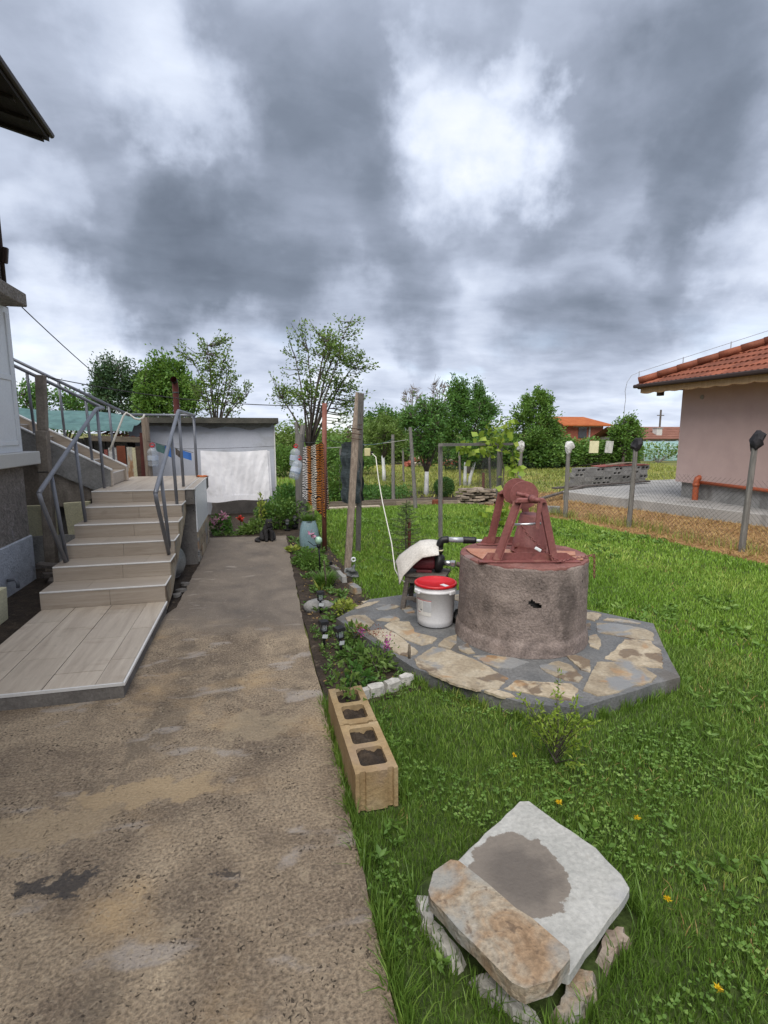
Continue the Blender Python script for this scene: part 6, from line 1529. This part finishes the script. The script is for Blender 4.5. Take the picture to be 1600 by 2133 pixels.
tree('whitewashed_tree', 'small low tree with two whitewashed stems behind the arbour', 'tree', (6.46, 15.65, 0),
     [(0, 0, 1.02, .42, .4, .32, 3), (.2, 0, 1.2, .3, .3, .3, 1)], trunk=(.05, .72), limbs=7, twigs=170, per=24, L=.085, Wd=.04, lmat='lf_cherry', spread=.055, lime=1, fork=1, shell=.4)
tree('cherry_tree', 'tall dark green cherry tree in the middle of the orchard', 'tree', (8.4, 20.3, 0),
     [(-.1, 0, 1.8, 1.15, 1.0, 1.15, 4), (-.45, 0, 3.1, .42, .4, .75, 1.4), (.25, 0, 2.95, .42, .4, .72, 1.3), (.75, 0, 2.4, .5, .5, .7, 1.2), (-.9, 0, 2.0, .5, .5, .7, 1.1), (-.15, 0, 2.7, .5, .5, .6, 1)], trunk=(.1, .7), limbs=12, twigs=520, per=30, L=.12, Wd=.05, lmat='lf_cherry', spread=.075, up=.9, shell=.38)
tree('cherry_tree', 'broad green fruit tree left of the brick house', 'tree', (12.4, 22.35, 0),
     [(0, 0, 1.7, 1.25, 1.0, 1.0, 4), (.2, 0, 2.75, .7, .6, .65, 2), (-.6, 0, 2.5, .5, .5, .55, 1.2), (.75, 0, 2.6, .4, .4, .6, 1), (.3, 0, 3.2, .35, .3, .35, .5), (1.1, 0, 1.6, .5, .5, .7, 1)], trunk=(.1, .6), limbs=12, twigs=430, per=24, L=.12, Wd=.065, lmat='lf_mid', spread=.085, up=.8, shell=.42)
tree('round_tree', 'distant round dark tree behind the pale orchard tree', 'tree', (7.2, 30, 0),
     [(0, 0, 1.7, 1.3, 1.2, 1.25, 4), (-.9, 0, 1.6, .8, .8, .95, 1.6)], trunk=(.12, .7), limbs=8, twigs=330, per=26, L=.16, Wd=.09, lmat='lf_cherry', spread=.10, shell=.36)
tree('bare_tree', 'leafless tree with upright thin branches, left of two', 'tree', (7.9, 27, 0), [(0, 0, 2.9, .6, .4, 1.1, 3), (.1, 0, 3.6, .55, .3, .65, 3)], trunk=(.07, 1.6), limbs=12, twigs=240, per=3, lmat=None, up=1.2, twr=.012, bark='twig', shell=.6)
tree('bare_tree', 'leafless tree with upright thin branches, right of two', 'tree', (9.6, 27.5, 0), [(0, 0, 3.1, .7, .5, 1.1, 3), (.05, 0, 3.9, .7, .4, .6, 3)], trunk=(.07, 1.6), limbs=14, twigs=320, per=3, lmat=None, up=1.2, twr=.012, bark='twig', shell=.6)
tree('hedge_tree', 'small uneven tree rising from the hedge in front of the brown roof', 'tree', (16.9, 21.8, 0),
     [(0, 0, 1.4, .75, .6, .7, 3), (.15, 0, 2.1, .35, .3, .4, .9), (.5, 0, 1.7, .4, .4, .4, .8), (-.4, 0, 1.8, .35, .3, .4, .6)], trunk=(.07, .5), limbs=9, twigs=220, per=20, L=.12, Wd=.07, lmat='lf_mid', spread=.08, up=.8, shell=.45)

hd_r = []
for x in np.arange(-3.6, 3.4, .5):
    hh = (1.0 if x < -.5 else .78) * rng.uniform(.72, 1.12)
    hd_r.append((x, rng.uniform(-.4, .4), hh * .85, rng.uniform(.5, .95), .7, hh * .9, hh))
shrub('hedge', 'overgrown mixed green hedge across the back of the field', 'hedge', (14.5, 22.6, 0), hd_r, 20000, .14, .085, 'lf_mid', 60, shell=.36)
hd_l = [(x, rng.uniform(-.4, .4), .85, .95, .8, 1.15 + .35 * math.sin(x * 1.7) + rng.uniform(-.2, .25), 1) for x in np.arange(-6.5, 9.5, .62)]
shrub('hedge', 'background band of green shrubs behind the orchard and the shed', 'hedge', (4.6, 27.5, 0), hd_l, 28000, .16, .09, 'lf_light', 40, shell=.36)
hd_m = [(x, rng.uniform(-.3, .3), .55, .7, .6, .8 + .3 * math.sin(x * 2.3), 1) for x in np.arange(-1.6, 2.4, .5)]
shrub('hedge', 'leafy undergrowth below the pear tree beside the shed', 'hedge', (2.0, 20.5, 0), hd_m, 9000, .11, .06, 'lf_mid', 20, shell=.36)
hd_d = [(x, rng.uniform(-.3, .3), .55, .7, .5, .75, 1) for x in np.arange(-1.5, 4, .55)]
shrub('dark_hedge', 'dark green shrub row below the cherry tree', 'hedge', (10.2, 22.4, 0), hd_d, 9000, .12, .06, 'lf_dark', 20, shell=.36)
shrub('greenhouse_vines', 'pale green vines in front of the greenhouse tunnel', 'vine', (21.8, 25.2, 0), [(x, 0, .62, .5, .3, .5, 1) for x in np.arange(-1.2, 1.7, .45)], 700, .13, .09, 'lf_light', 24, bark='twig')
shrub('box_bush', 'round clipped dark green bush beside the arbour post', 'bush', (4.79, 13.14, -.03), [(0, 0, .26, .27, .26, .26, 1)], 4200, .035, .022, 'lf_box', 8, shell=.2)
# brick rubble heaps at the far end of the field
for i, (x, y) in enumerate([(7.6, 24.6), (9.6, 24.9), (12.4, 25)]):
    for k in range(26):
        px_, py_ = x + rnd.uniform(-.6, .6), y + rnd.uniform(-.3, .3); h = rnd.uniform(0, .42) * (1 - abs(px_ - x) / .8)
        meshed('rubble_brick', MB(Matrix.Translation((px_, py_, h)) @ Euler((rnd.uniform(-.6, .6), rnd.uniform(-.6, .6), rnd.uniform(0, 3))).to_matrix().to_4x4()).box((0, 0, .03), (.26, .13, .13)), 'pinkish brick in the rubble row at the far end of the field', 'brick', M['brick'] if k % 3 else M['stone_pink'], (px_, py_, h), 'rubble bricks beyond the orchard')

# --- spruce sapling with stake
SP = thing('spruce_sapling', 'small spindly spruce sapling behind the pump', 'tree', (1.72, 6.0, 0))
sm_ = MB().tube([(1.72, 6.0, -.03), (1.71, 6.0, .4), (1.715, 6.0, .86)], [.014, .010, .004], 6)
nc, nd = [], []
for i in range(64):
    z = .05 + .78 * (i / 64) ** .9; a = i * 2.4; r_ = (.36 * (1 - z / .92) + .04) * rng.uniform(.75, 1.1)
    e = np.array([1.715 + r_ * math.cos(a), 6.0 + r_ * math.sin(a), z + .16 * r_]); s = np.array([1.715, 6.0, z])
    sm_.tube([s, (s + e) / 2 + [0, 0, -.015], e], [.004, .003, .0015], 4, cap=False)
    k = 46; tt = rng.uniform(.1, 1, k)[:, None]
    side = rng.normal(size=(k, 3)) * [1, 1, .45]
    nc.append(s + (e - s) * tt + rng.normal(0, .004, (k, 3))); nd.append(side + (e - s) * 2.5)
sm_.build('trunk', M['bark'], SP)
leaf_mesh('needles', np.concatenate(nc), np.concatenate(nd), .036, .005, M['lf_spruce'], SP, fold=.05)
meshed('support_stake', MB().tube([(1.755, 6.02, -.05), (1.76, 6.02, .62)], .022, 7).jitter(.004, 6), 'brown stake tied to the spruce sapling', 'stake', M['redpole'], (1.755, 6.02, -.05))

# --- grape vine on the arbour
VN = thing('grape_vine', 'grape vine with yellow-green leaves on the arbour', 'vine', (4.2, 8.6, 0))
vm = MB()
vm.tube([(4.14, 8.5, -.02), (4.2, 8.55, .5), (4.3, 8.7, 1.0), (4.2, 8.75, 1.42)], .012, 6)
for pts in ([(4.2, 8.75, 1.42), (3.9, 8.6, 1.5), (3.5, 8.4, 1.46), (3.3, 8.3, 1.40)], [(4.0, 8.65, 1.48), (4.05, 8.7, 1.7), (4.3, 8.8, 1.86), (4.42, 8.85, 1.9)], [(4.25, 8.7, 1.4), (4.5, 8.8, 1.3), (4.52, 8.7, 1.0), (4.48, 8.6, .75)], [(3.7, 8.5, 1.48), (3.75, 8.5, 1.3), (3.8, 8.5, 1.15)]): vm.tube(pts, .006, 5)
vm.build('stems', M['bark'], VN)
vc = np.concatenate([rng.normal((3.42, 8.4, 1.40), (.09, .08, .05), (16, 3)), rng.normal((3.85, 8.55, 1.42), (.2, .1, .12), (46, 3)), rng.normal((4.1, 8.65, 1.64), (.14, .1, .10), (30, 3)), rng.normal((4.36, 8.8, 1.80), (.07, .06, .09), (12, 3)),
                     rng.normal((4.50, 8.75, 1.2), (.04, .05, .16), (14, 3)), rng.normal((4.47, 8.6, .85), (.09, .08, .14), (30, 3)), rng.normal((4.18, 8.5, .35), (.14, .1, .18), (44, 3)), rng.normal((4.05, 8.5, .15), (.16, .1, .08), (20, 3))])
n = len(vc)
vd = rng.normal(size=(n, 3)) * [1, 1, .5] + [0, -.4, -.5]
leaf_mesh('leaves', vc, vd, rng.uniform(.10, .17, n), rng.uniform(.10, .15, n), M['lf_vine'], VN, fold=.15)

# --- flower bed by the path end
shrub('flowering_bush', 'leafy green bush behind the cat at the shed corner', 'bush', (.36, 9.35, -.01), [(0, 0, .24, .38, .3, .28, 3), (.25, -.1, .3, .25, .25, .25, 1.5), (-.25, -.05, .2, .22, .2, .24, 1)], 2600, .06, .034, 'lf_bed', 12)
shrub('rose_bush', 'tall leafy bush below the water jugs', 'bush', (.55, 9.7, -.01), [(0, 0, .40, .32, .3, .34, 2)], 1600, .06, .034, 'lf_cherry', 10)
HY = shrub('hydrangea', 'pink hydrangea beside the stair pier', 'flower', (-.62, 9.05, -.01), [(0, 0, .14, .17, .14, .16, 1)], 320, .07, .045, 'lf_cherry', 6)
for q in [(-.56, 8.95, .30), (-.70, 8.95, .22), (-.66, 9.0, .15)]:
    c_ = rng.normal(q, .024, (80, 3)); leaf_mesh('flower_head', c_, c_ - np.array(q), .03, .026, M['pinkflower'], HY)
TU = thing('red_flower', 'single dark red flower before the peeling shed wall', 'flower', (-.30, 8.95, 0))
MB().tube([(-.30, 8.95, -.02), (-.30, 8.95, .20)], .006, 5).build('stem', M['lf_bed'], TU)
c_ = rng.normal((-.30, 8.94, .235), .016, (40, 3)); leaf_mesh('petals', c_, rng.normal(size=(40, 3)) + [0, 0, .8], .06, .04, M['redflower'], TU)
shrub('peony_clump', 'bright green leafy clump at the middle of the path end', 'plant', (-.02, 8.95, -.01), [(0, 0, .09, .22, .14, .12, 1), (-.15, -.05, .07, .15, .1, .08, .6)], 420, .085, .035, 'lf_light', 6)
RS = shrub('young_rose', 'thin upright rose with yellowing leaves against the shed wall', 'plant', (.03, 9.1, -.01), [(.02, 0, .40, .06, .06, .26, 1)], 110, .05, .032, 'lf_hosta', 3)
shrub('low_weeds', 'sparse low weeds at the foot of the stair pier', 'weed', (-.52, 8.85, -.01), [(0, 0, .02, .22, .08, .05, 1)], 130, .06, .02, 'lf_bed', 3)
shrub('round_herb', 'rounded bright green herb cushion beside the blue pot', 'plant', (.60, 6.62, -.01), [(0, 0, .07, .22, .22, .13, 1), (.05, -.2, .05, .18, .16, .10, .6)], 2200, .034, .018, 'lf_mid', 8)
HO = thing('hosta', 'small yellow-green leafed plant at the path edge', 'plant', (.45, 7.35, -.01))
n = 34; a = rng.uniform(0, 2 * np.pi, n)
leaf_mesh('leaves', np.stack([.45 + .03 * np.cos(a), 7.35 + .03 * np.sin(a), np.full(n, .02)], 1), np.stack([np.cos(a), np.sin(a), rng.uniform(.1, .9, n)], 1), rng.uniform(.08, .14, n), .04, M['lf_hosta'], HO)
DL = thing('daylily', 'dense dark green strap-leaved clump in the middle of the bed', 'plant', (.68, 5.62, -.01))
n = 330; a = rng.uniform(0, 2 * np.pi, n); r_ = rng.uniform(0, .09, n)
blade_mesh('leaves', np.stack([.68 + r_ * np.cos(a), 5.62 + r_ * np.sin(a), np.full(n, -.01)], 1), rng.uniform(.08, .17, n), .013, rng.uniform(.04, .16, n), M['lf_mid'], DL, az=a)
n = 9; a = rng.uniform(0, 2 * np.pi, n)
blade_mesh('yellow_leaves', np.stack([.60 + .02 * np.cos(a), 5.42 + .02 * np.sin(a), np.full(n, -.01)], 1), rng.uniform(.08, .16, n), .014, rng.uniform(.03, .12, n), M['lf_hosta'], DL, az=a)
SE = shrub('carnation', 'pinkish red flowering tuft leaning over the platform edge', 'flower', (.86, 3.62, -.01), [(0, 0, .06, .12, .12, .07, 1)], 150, .04, .014, 'lf_bed', 6)
c_ = np.concatenate([rng.normal((.83, 3.72, .15), (.05, .04, .02), (70, 3)), rng.normal((.72, 3.8, .16), (.03, .03, .02), (24, 3))]); leaf_mesh('red_tips', c_, rng.normal(size=(94, 3)) + [0, 0, 1], .028, .006, M['redstem'], SE, kind='stuff')
c_ = np.concatenate([rng.normal((.875, 3.56, .13), (.012, .012, .025), (44, 3)), rng.normal((.735, 3.83, .14), (.012, .012, .018), (24, 3))]); leaf_mesh('flowers', c_, rng.normal(size=(68, 3)), .018, .016, M['magenta'], SE)
SD = thing('pepper_seedling', 'young leafy seedling growing in the far block planter', 'plant', (.45, 2.80, .16))
vm = MB()
for e in ((.44, 2.83, .36), (.38, 2.80, .32), (.50, 2.80, .28), (.43, 2.76, .24)): vm.tube([(.455, 2.80, .14), ((.455 + e[0]) / 2, e[1], .24), e], [.004, .003, .002], 5)
vm.build('stem', M['bark'], SD)
c_ = np.concatenate([rng.normal(e, (.022, .02, .025), (9, 3)) for e in ((.44, 2.83, .36), (.38, 2.80, .32), (.50, 2.80, .27), (.42, 2.75, .25), (.47, 2.72, .20))])
leaf_mesh('leaves', c_, rng.normal(size=(len(c_), 3)) + [0, -.3, -.7], rng.uniform(.035, .06, len(c_)), .03, M['lf_light'], SD)
# feathery sapling in front of the platform
FS = thing('tamarisk_seedling', 'wispy light green seedling growing in front of the platform', 'plant', (1.42, 2.18, -.02))
vm = MB(); c_ = []; dd_ = []
for i in range(26):
    e = np.array([1.42 + rng.normal(0, .12), 2.18 + rng.normal(0, .08), rng.uniform(.12, .40)]); s = np.array([1.42, 2.18, rng.uniform(0, .14)])
    vm.tube([s, (s + e) / 2 + [0, 0, .02], e], [.003, .002, .001], 4)
    tt = rng.uniform(.35, 1.05, 26)[:, None]; c_.append(s + (e - s) * tt + rng.normal(0, .009, (26, 3))); dd_.append(rng.normal(size=(26, 3)) + (e - s) * 3)
vm.build('stems', M['bark'], FS)
leaf_mesh('leaves', np.concatenate(c_), np.concatenate(dd_), .030, .010, M['lf_vine'], FS)
# dandelions
for i, (x, y) in enumerate([(1.33, 1.34), (1.23, 1.86), (1.20, 2.22), (1.25, 1.05), (1.5, 1.7), (2.3, 6.4), (2.7, 7.2), (1.9, 8.3)]):
    t = thing('dandelion', ['yellow dandelion just right of the pale slab corner', 'yellow dandelion beyond the far corner of the pale slab', 'yellow dandelion between the slab and the platform', 'yellow dandelion nearest the bottom right corner of the picture', 'yellow dandelion in open grass right of the slab', 'small dandelion in the lawn behind the pump', 'small dandelion in the lawn left of the arbour post', 'small far dandelion near the left edge of the back lawn'][i], 'flower', (x, y, -.02), 0, 'dandelions in the lawn')
    MB().tube([(x, y, -.02), (x + .005, y, .055)], .002, 5).build('stem', M['lf_light'], t)
    c_ = np.array([(x + .005, y, .055)] * 26) + rng.normal(0, .002, (26, 3)); leaf_mesh('petals', c_, rng.normal(size=(26, 3)) * [1, 1, .4] + [0, 0, .4], .015, .005, M['yellowflower'], t)

# ================================================================== GRASS AND GROUND COVER
SLABX = [(.50, 1.66), (.49, 1.50), (.60, 1.22), (.74, 1.09), (.82, 1.08), (1.0, 1.20), (1.18, 1.29), (1.26, 1.32), (1.24, 1.42), (1.22, 1.57), (1.09, 1.87), (1.03, 1.88)]
BLK = [(.35, 2.07), (.58, 2.07), (.575, 2.9), (.35, 2.9)]
WEDGE = [(0, 0), (-24, 60), (80, 60)]


def scatter(poly, dens, dmin, dmax, excl=(), wedge=True):
    """random points in poly between two distances from the viewpoint, dens per square metre"""
    x = [p[0] for p in poly]; y = [p[1] for p in poly]
    x0, x1, y0, y1 = max(min(x), -dmax), min(max(x), dmax), max(min(y), .1), min(max(y), dmax)
    n = int(dens * (x1 - x0) * (y1 - y0))
    P_ = np.stack([rng.uniform(x0, x1, n), rng.uniform(y0, y1, n)], 1)
    d = np.hypot(P_[:, 0], P_[:, 1]); k = (d >= dmin) & (d < dmax) & inpoly(P_, poly)
    P_ = P_[k]
    if wedge:
        a = np.degrees(np.arctan2(P_[:, 0], P_[:, 1])); P_ = P_[(a > -26) & (a < 80)]
    for e in excl: P_ = P_[~inpoly(P_, e)]
    return P_


def pnoise(P_, s, seed=0.0):
    return np.array([mnoise.noise(Vector((p[0] * s + seed, p[1] * s, seed))) for p in P_])


def lawn_patch(dens, d0, d1, h, w, mat, name):
    P_ = scatter(LAWN, dens, d0, d1, (OCT, SLABX, BLK))
    n = len(P_); hv = rng.uniform(.55, 1.25, n) * h * (1 + .45 * pnoise(P_, 2.2, 3))
    Z = np.full(n, -.022)
    blade_mesh(name, np.column_stack([P_, Z]), hv, w * rng.uniform(.7, 1.3, n), rng.normal(0, .5, n) * hv + .1 * hv, M[mat], kind='stuff')


_lg = [('lawn_grass', 19000, 0, 2.6, .033, .0032, 'lf_lawn'), ('lawn_grass', 10000, 2.6, 4.6, .036, .0048, 'lf_lawn'), ('lawn_grass', 4200, 4.6, 7.5, .040, .0078, 'lf_lawn_far'), ('lawn_grass', 1700, 7.5, 13, .045, .013, 'lf_lawn_far')]
for i, (nm, de, d0, d1, h, w, m) in enumerate(_lg):
    lawn_patch(de, d0, d1, h, w, m, nm)
    o = C.objects[-1] if False else bpy.data.objects[nm if i == 0 else nm + '.%03d' % i]
    setp(o, ['fine green lawn grass around the near slab', 'lawn grass around the well platform', 'brighter lawn grass behind the well', 'bright far lawn grass up to the orchard edge'][i], 'grass')

dp = scatter(LAWN, 320, 0, 9, (OCT, SLABX, BLK)); dp = dp[pnoise(dp, 1.6, 12) > .12]; n = len(dp)
o = blade_mesh('dry_lawn_grass', np.column_stack([dp, np.full(n, -.022)]), rng.uniform(.015, .045, n), .004, rng.uniform(.01, .05, n), M['lf_dry'], kind='stuff'); setp(o, 'thin patches of dry yellow grass in the lawn', 'grass')
# taller tufts at edges
def tufts(name, pts, label, per, h, w, r, mat, bend=.5):
    Cc = np.repeat(np.asarray(pts, float), per, 0); n = len(Cc); a = rng.uniform(0, 2 * np.pi, n); rr_ = rng.uniform(0, r, n)
    Cc = Cc + np.stack([rr_ * np.cos(a), rr_ * np.sin(a)], 1)
    hv = h * rng.uniform(.5, 1.2, n)
    o = blade_mesh(name, np.column_stack([Cc, np.full(n, -.022)]), hv, w * rng.uniform(.7, 1.3, n), hv * rng.normal(.1, bend, n), M[mat], kind='stuff', az=a)
    return setp(o, label, 'grass')


ed = []
for i in range(150):
    t = rng.uniform(0, 1); ed.append((.35 + rng.uniform(-.008, .02), .9 + 2.2 * t))
for poly in (OCT,):
    for i in range(130):
        k = rng.integers(5, 9); a, b = np.array(poly[k]), np.array(poly[(k + 1) % len(poly)]); p = a + (b - a) * rng.uniform(0, 1); ed.append(tuple(p + (p - np.array([2, 3.7])) * .02))
for i in range(70):
    k = rng.integers(0, len(SLABX)); a, b = np.array(SLABX[k]), np.array(SLABX[(k + 1) % len(SLABX)]); ed.append(tuple(a + (b - a) * rng.uniform(0, 1)))
for i in range(40): ed.append((.60 + rng.uniform(0, .03), 2.1 + rng.uniform(0, .8)))
tufts('edge_grass', ed, 'longer grass blades along the path, slab and platform edges', 11, .085, .0045, .03, 'lf_lawn')
wp_ = scatter(LAWN, 40, 0, 4.2, (OCT, SLABX, BLK)); wp_ = wp_[pnoise(wp_, 1.4, 7) > .05]
def weeds(name, pts, label, L, Wd, per, mat):
    Cc = np.repeat(pts, per, 0); n = len(Cc); a = rng.uniform(0, 2 * np.pi, n)
    o = leaf_mesh(name, np.column_stack([Cc + rng.normal(0, .008, (n, 2)), rng.uniform(-.01, .025, n)]), np.stack([np.cos(a), np.sin(a), rng.uniform(.15, .8, n)], 1), L * rng.uniform(.5, 1.3, n), Wd * rng.uniform(.6, 1.3, n), M[mat], kind='stuff')
    return setp(o, label, 'weeds')
weeds('lawn_weeds', wp_, 'broad-leaved weeds in the near lawn', .048, .018, 10, 'lf_weed')
cv = scatter(LAWN, 1100, 0, 3.4, (OCT, SLABX, BLK)); cv = cv[pnoise(cv, 1.8, 5) > .0]
n = len(cv); a = np.repeat(rng.uniform(0, 2 * np.pi, n), 3) + np.tile([0, 2.1, 4.2], n)
Cc = np.repeat(np.column_stack([cv, rng.uniform(.0, .022, n)]), 3, 0)
o = leaf_mesh('clover', Cc, np.stack([np.cos(a), np.sin(a), rng.uniform(.0, .35, 3 * n)], 1), rng.uniform(.010, .020, 3 * n), rng.uniform(.009, .016, 3 * n), M['lf_weed'], kind='stuff'); setp(o, 'small clover leaves through the near lawn', 'clover')
wp2 = scatter(LAWN, 34, 4.2, 10.5, (OCT,)); wp2 = wp2[(pnoise(wp2, .9, 2) > .12)]
weeds('lawn_weeds', wp2, 'broad-leaved weeds in the far lawn', .06, .03, 8, 'lf_weed')
# ground cover in the flower bed
bp_ = scatter([(.40, 2.98), (1.02, 3.2), (.9, 3.8), (.62, 4.3), (.40, 4.35)], 300, 0, 9, (BLK, OCT))
weeds('bed_weeds', bp_, 'low mixed weeds covering the flower bed by the path lights', .032, .015, 10, 'lf_bed')
bp_ = scatter([(.42, 4.3), (.9, 4.4), (.95, 8.6), (.46, 8.5)], 75, 0, 9, (OCT,)); bp_ = bp_[pnoise(bp_, 2.4, 1) > -.12]
weeds('bed_weeds', bp_, 'scattered weeds in the far half of the flower bed', .06, .024, 10, 'lf_bed')
for i, (x, y, s_) in enumerate([(.78, 3.45, .13), (.66, 3.62, .10), (.72, 4.0, .10), (.60, 3.25, .09), (.74, 4.62, .10)]):
    shrub('bed_plant', ['pale divided-leaf plant nearest the cobble edging', 'small leafy plant between the path lights and the flowers', 'light green plant touching the platform corner', 'dark leafy plant behind the far block planter', 'yellowish plant beside the grey rock'][i], 'plant', (x, y, -.01), [(0, 0, .06, s_, s_, .08, 1)], 190, .05, .022, ['lf_light', 'lf_bed', 'lf_light', 'lf_cherry', 'lf_hosta'][i], 4)
# debris on the bed: bark chips and pebbles
n = 700; P_ = scatter([(.40, 3.0), (1.0, 3.2), (.95, 8.6), (.46, 8.5)], 130, 0, 9, (OCT, BLK)); n = len(P_)
o = leaf_mesh('bark_chips', np.column_stack([P_, np.full(n, -.008)]), rng.normal(size=(n, 3)) * [1, 1, .15], rng.uniform(.02, .05, n), rng.uniform(.01, .02, n), M['lf_dry'], kind='stuff'); setp(o, 'dry leaves and bark chips on the flower bed soil', 'debris')
# straw strip by the fence, field grass, orchard plants
P_ = scatter(STRAW, 420, 0, 20); n = len(P_)
o = blade_mesh('straw', np.column_stack([P_, np.full(n, -.02)]), rng.uniform(.01, .07, n), .010, rng.uniform(.04, .16, n), M['lf_dry'], kind='stuff'); setp(o, 'cut straw lying along the fence', 'straw')
fl = []
for (xa, ya), (xb, yb_) in zip(line[1:4], line[2:5]):
    for i in range(34):
        t = rng.uniform(0, 1); fl.append((xa + (xb - xa) * t + rng.normal(0, .12), ya + (yb_ - ya) * t + rng.normal(0, .12)))
for i in range(40):
    t = rng.uniform(0, 1); fl.append((6.69 + .3 * t + rng.normal(0, .15), 5.9 - 2.6 * t))
tufts('fence_grass', fl, 'tall green grass tufts growing along the fence', 9, .17, .007, .16, 'lf_field', .5)
FIELD = [(2.0, 13.0), (5.4, 12.9), (8.6, 13.4), (12, 14.4), (17, 16), (22, 26), (2, 26)]
P_ = scatter(FIELD, 150, 0, 32); n = len(P_)
o = blade_mesh('field_grass', np.column_stack([P_, np.full(n, -.034)]), rng.uniform(.03, .11, n), .026, rng.normal(0, .07, n), M['lf_field'], kind='stuff'); setp(o, 'yellowing tall field grass behind the orchard', 'grass')
P_ = scatter([(1.5, 12.3), (3.3, 12.3), (4.2, 13.6), (2.4, 14.2)], 40, 0, 20); P_ = np.repeat(P_, 26, 0); n = len(P_)
o = leaf_mesh('orchard_plants', np.column_stack([P_ + rng.normal(0, .09, (n, 2)), rng.uniform(0, .26, n)]), rng.normal(size=(n, 3)) + [0, 0, .5], .08, .03, M['lf_cherry'], kind='stuff'); setp(o, 'dark green row plants in the orchard bed', 'plants')
P_ = scatter([(.45, 11.6), (1.9, 12), (2.6, 19), (.5, 19)], 120, 0, 22); n = len(P_)
o = blade_mesh('side_grass', np.column_stack([P_, np.full(n, -.034)]), rng.uniform(.06, .22, n), .024, rng.normal(0, .08, n), M['lf_lawn_far'], kind='stuff'); setp(o, 'rough grass beside and behind the shed', 'grass')
shrub('fence_bush', 'leafy bush growing beside the dark netting', 'bush', (2.05, 12.6, -.02), [(0, 0, .55, .42, .35, .6, 1), (-.35, 0, .4, .3, .3, .4, .5)], 2600, .075, .03, 'lf_mid', 12, bark='bark')
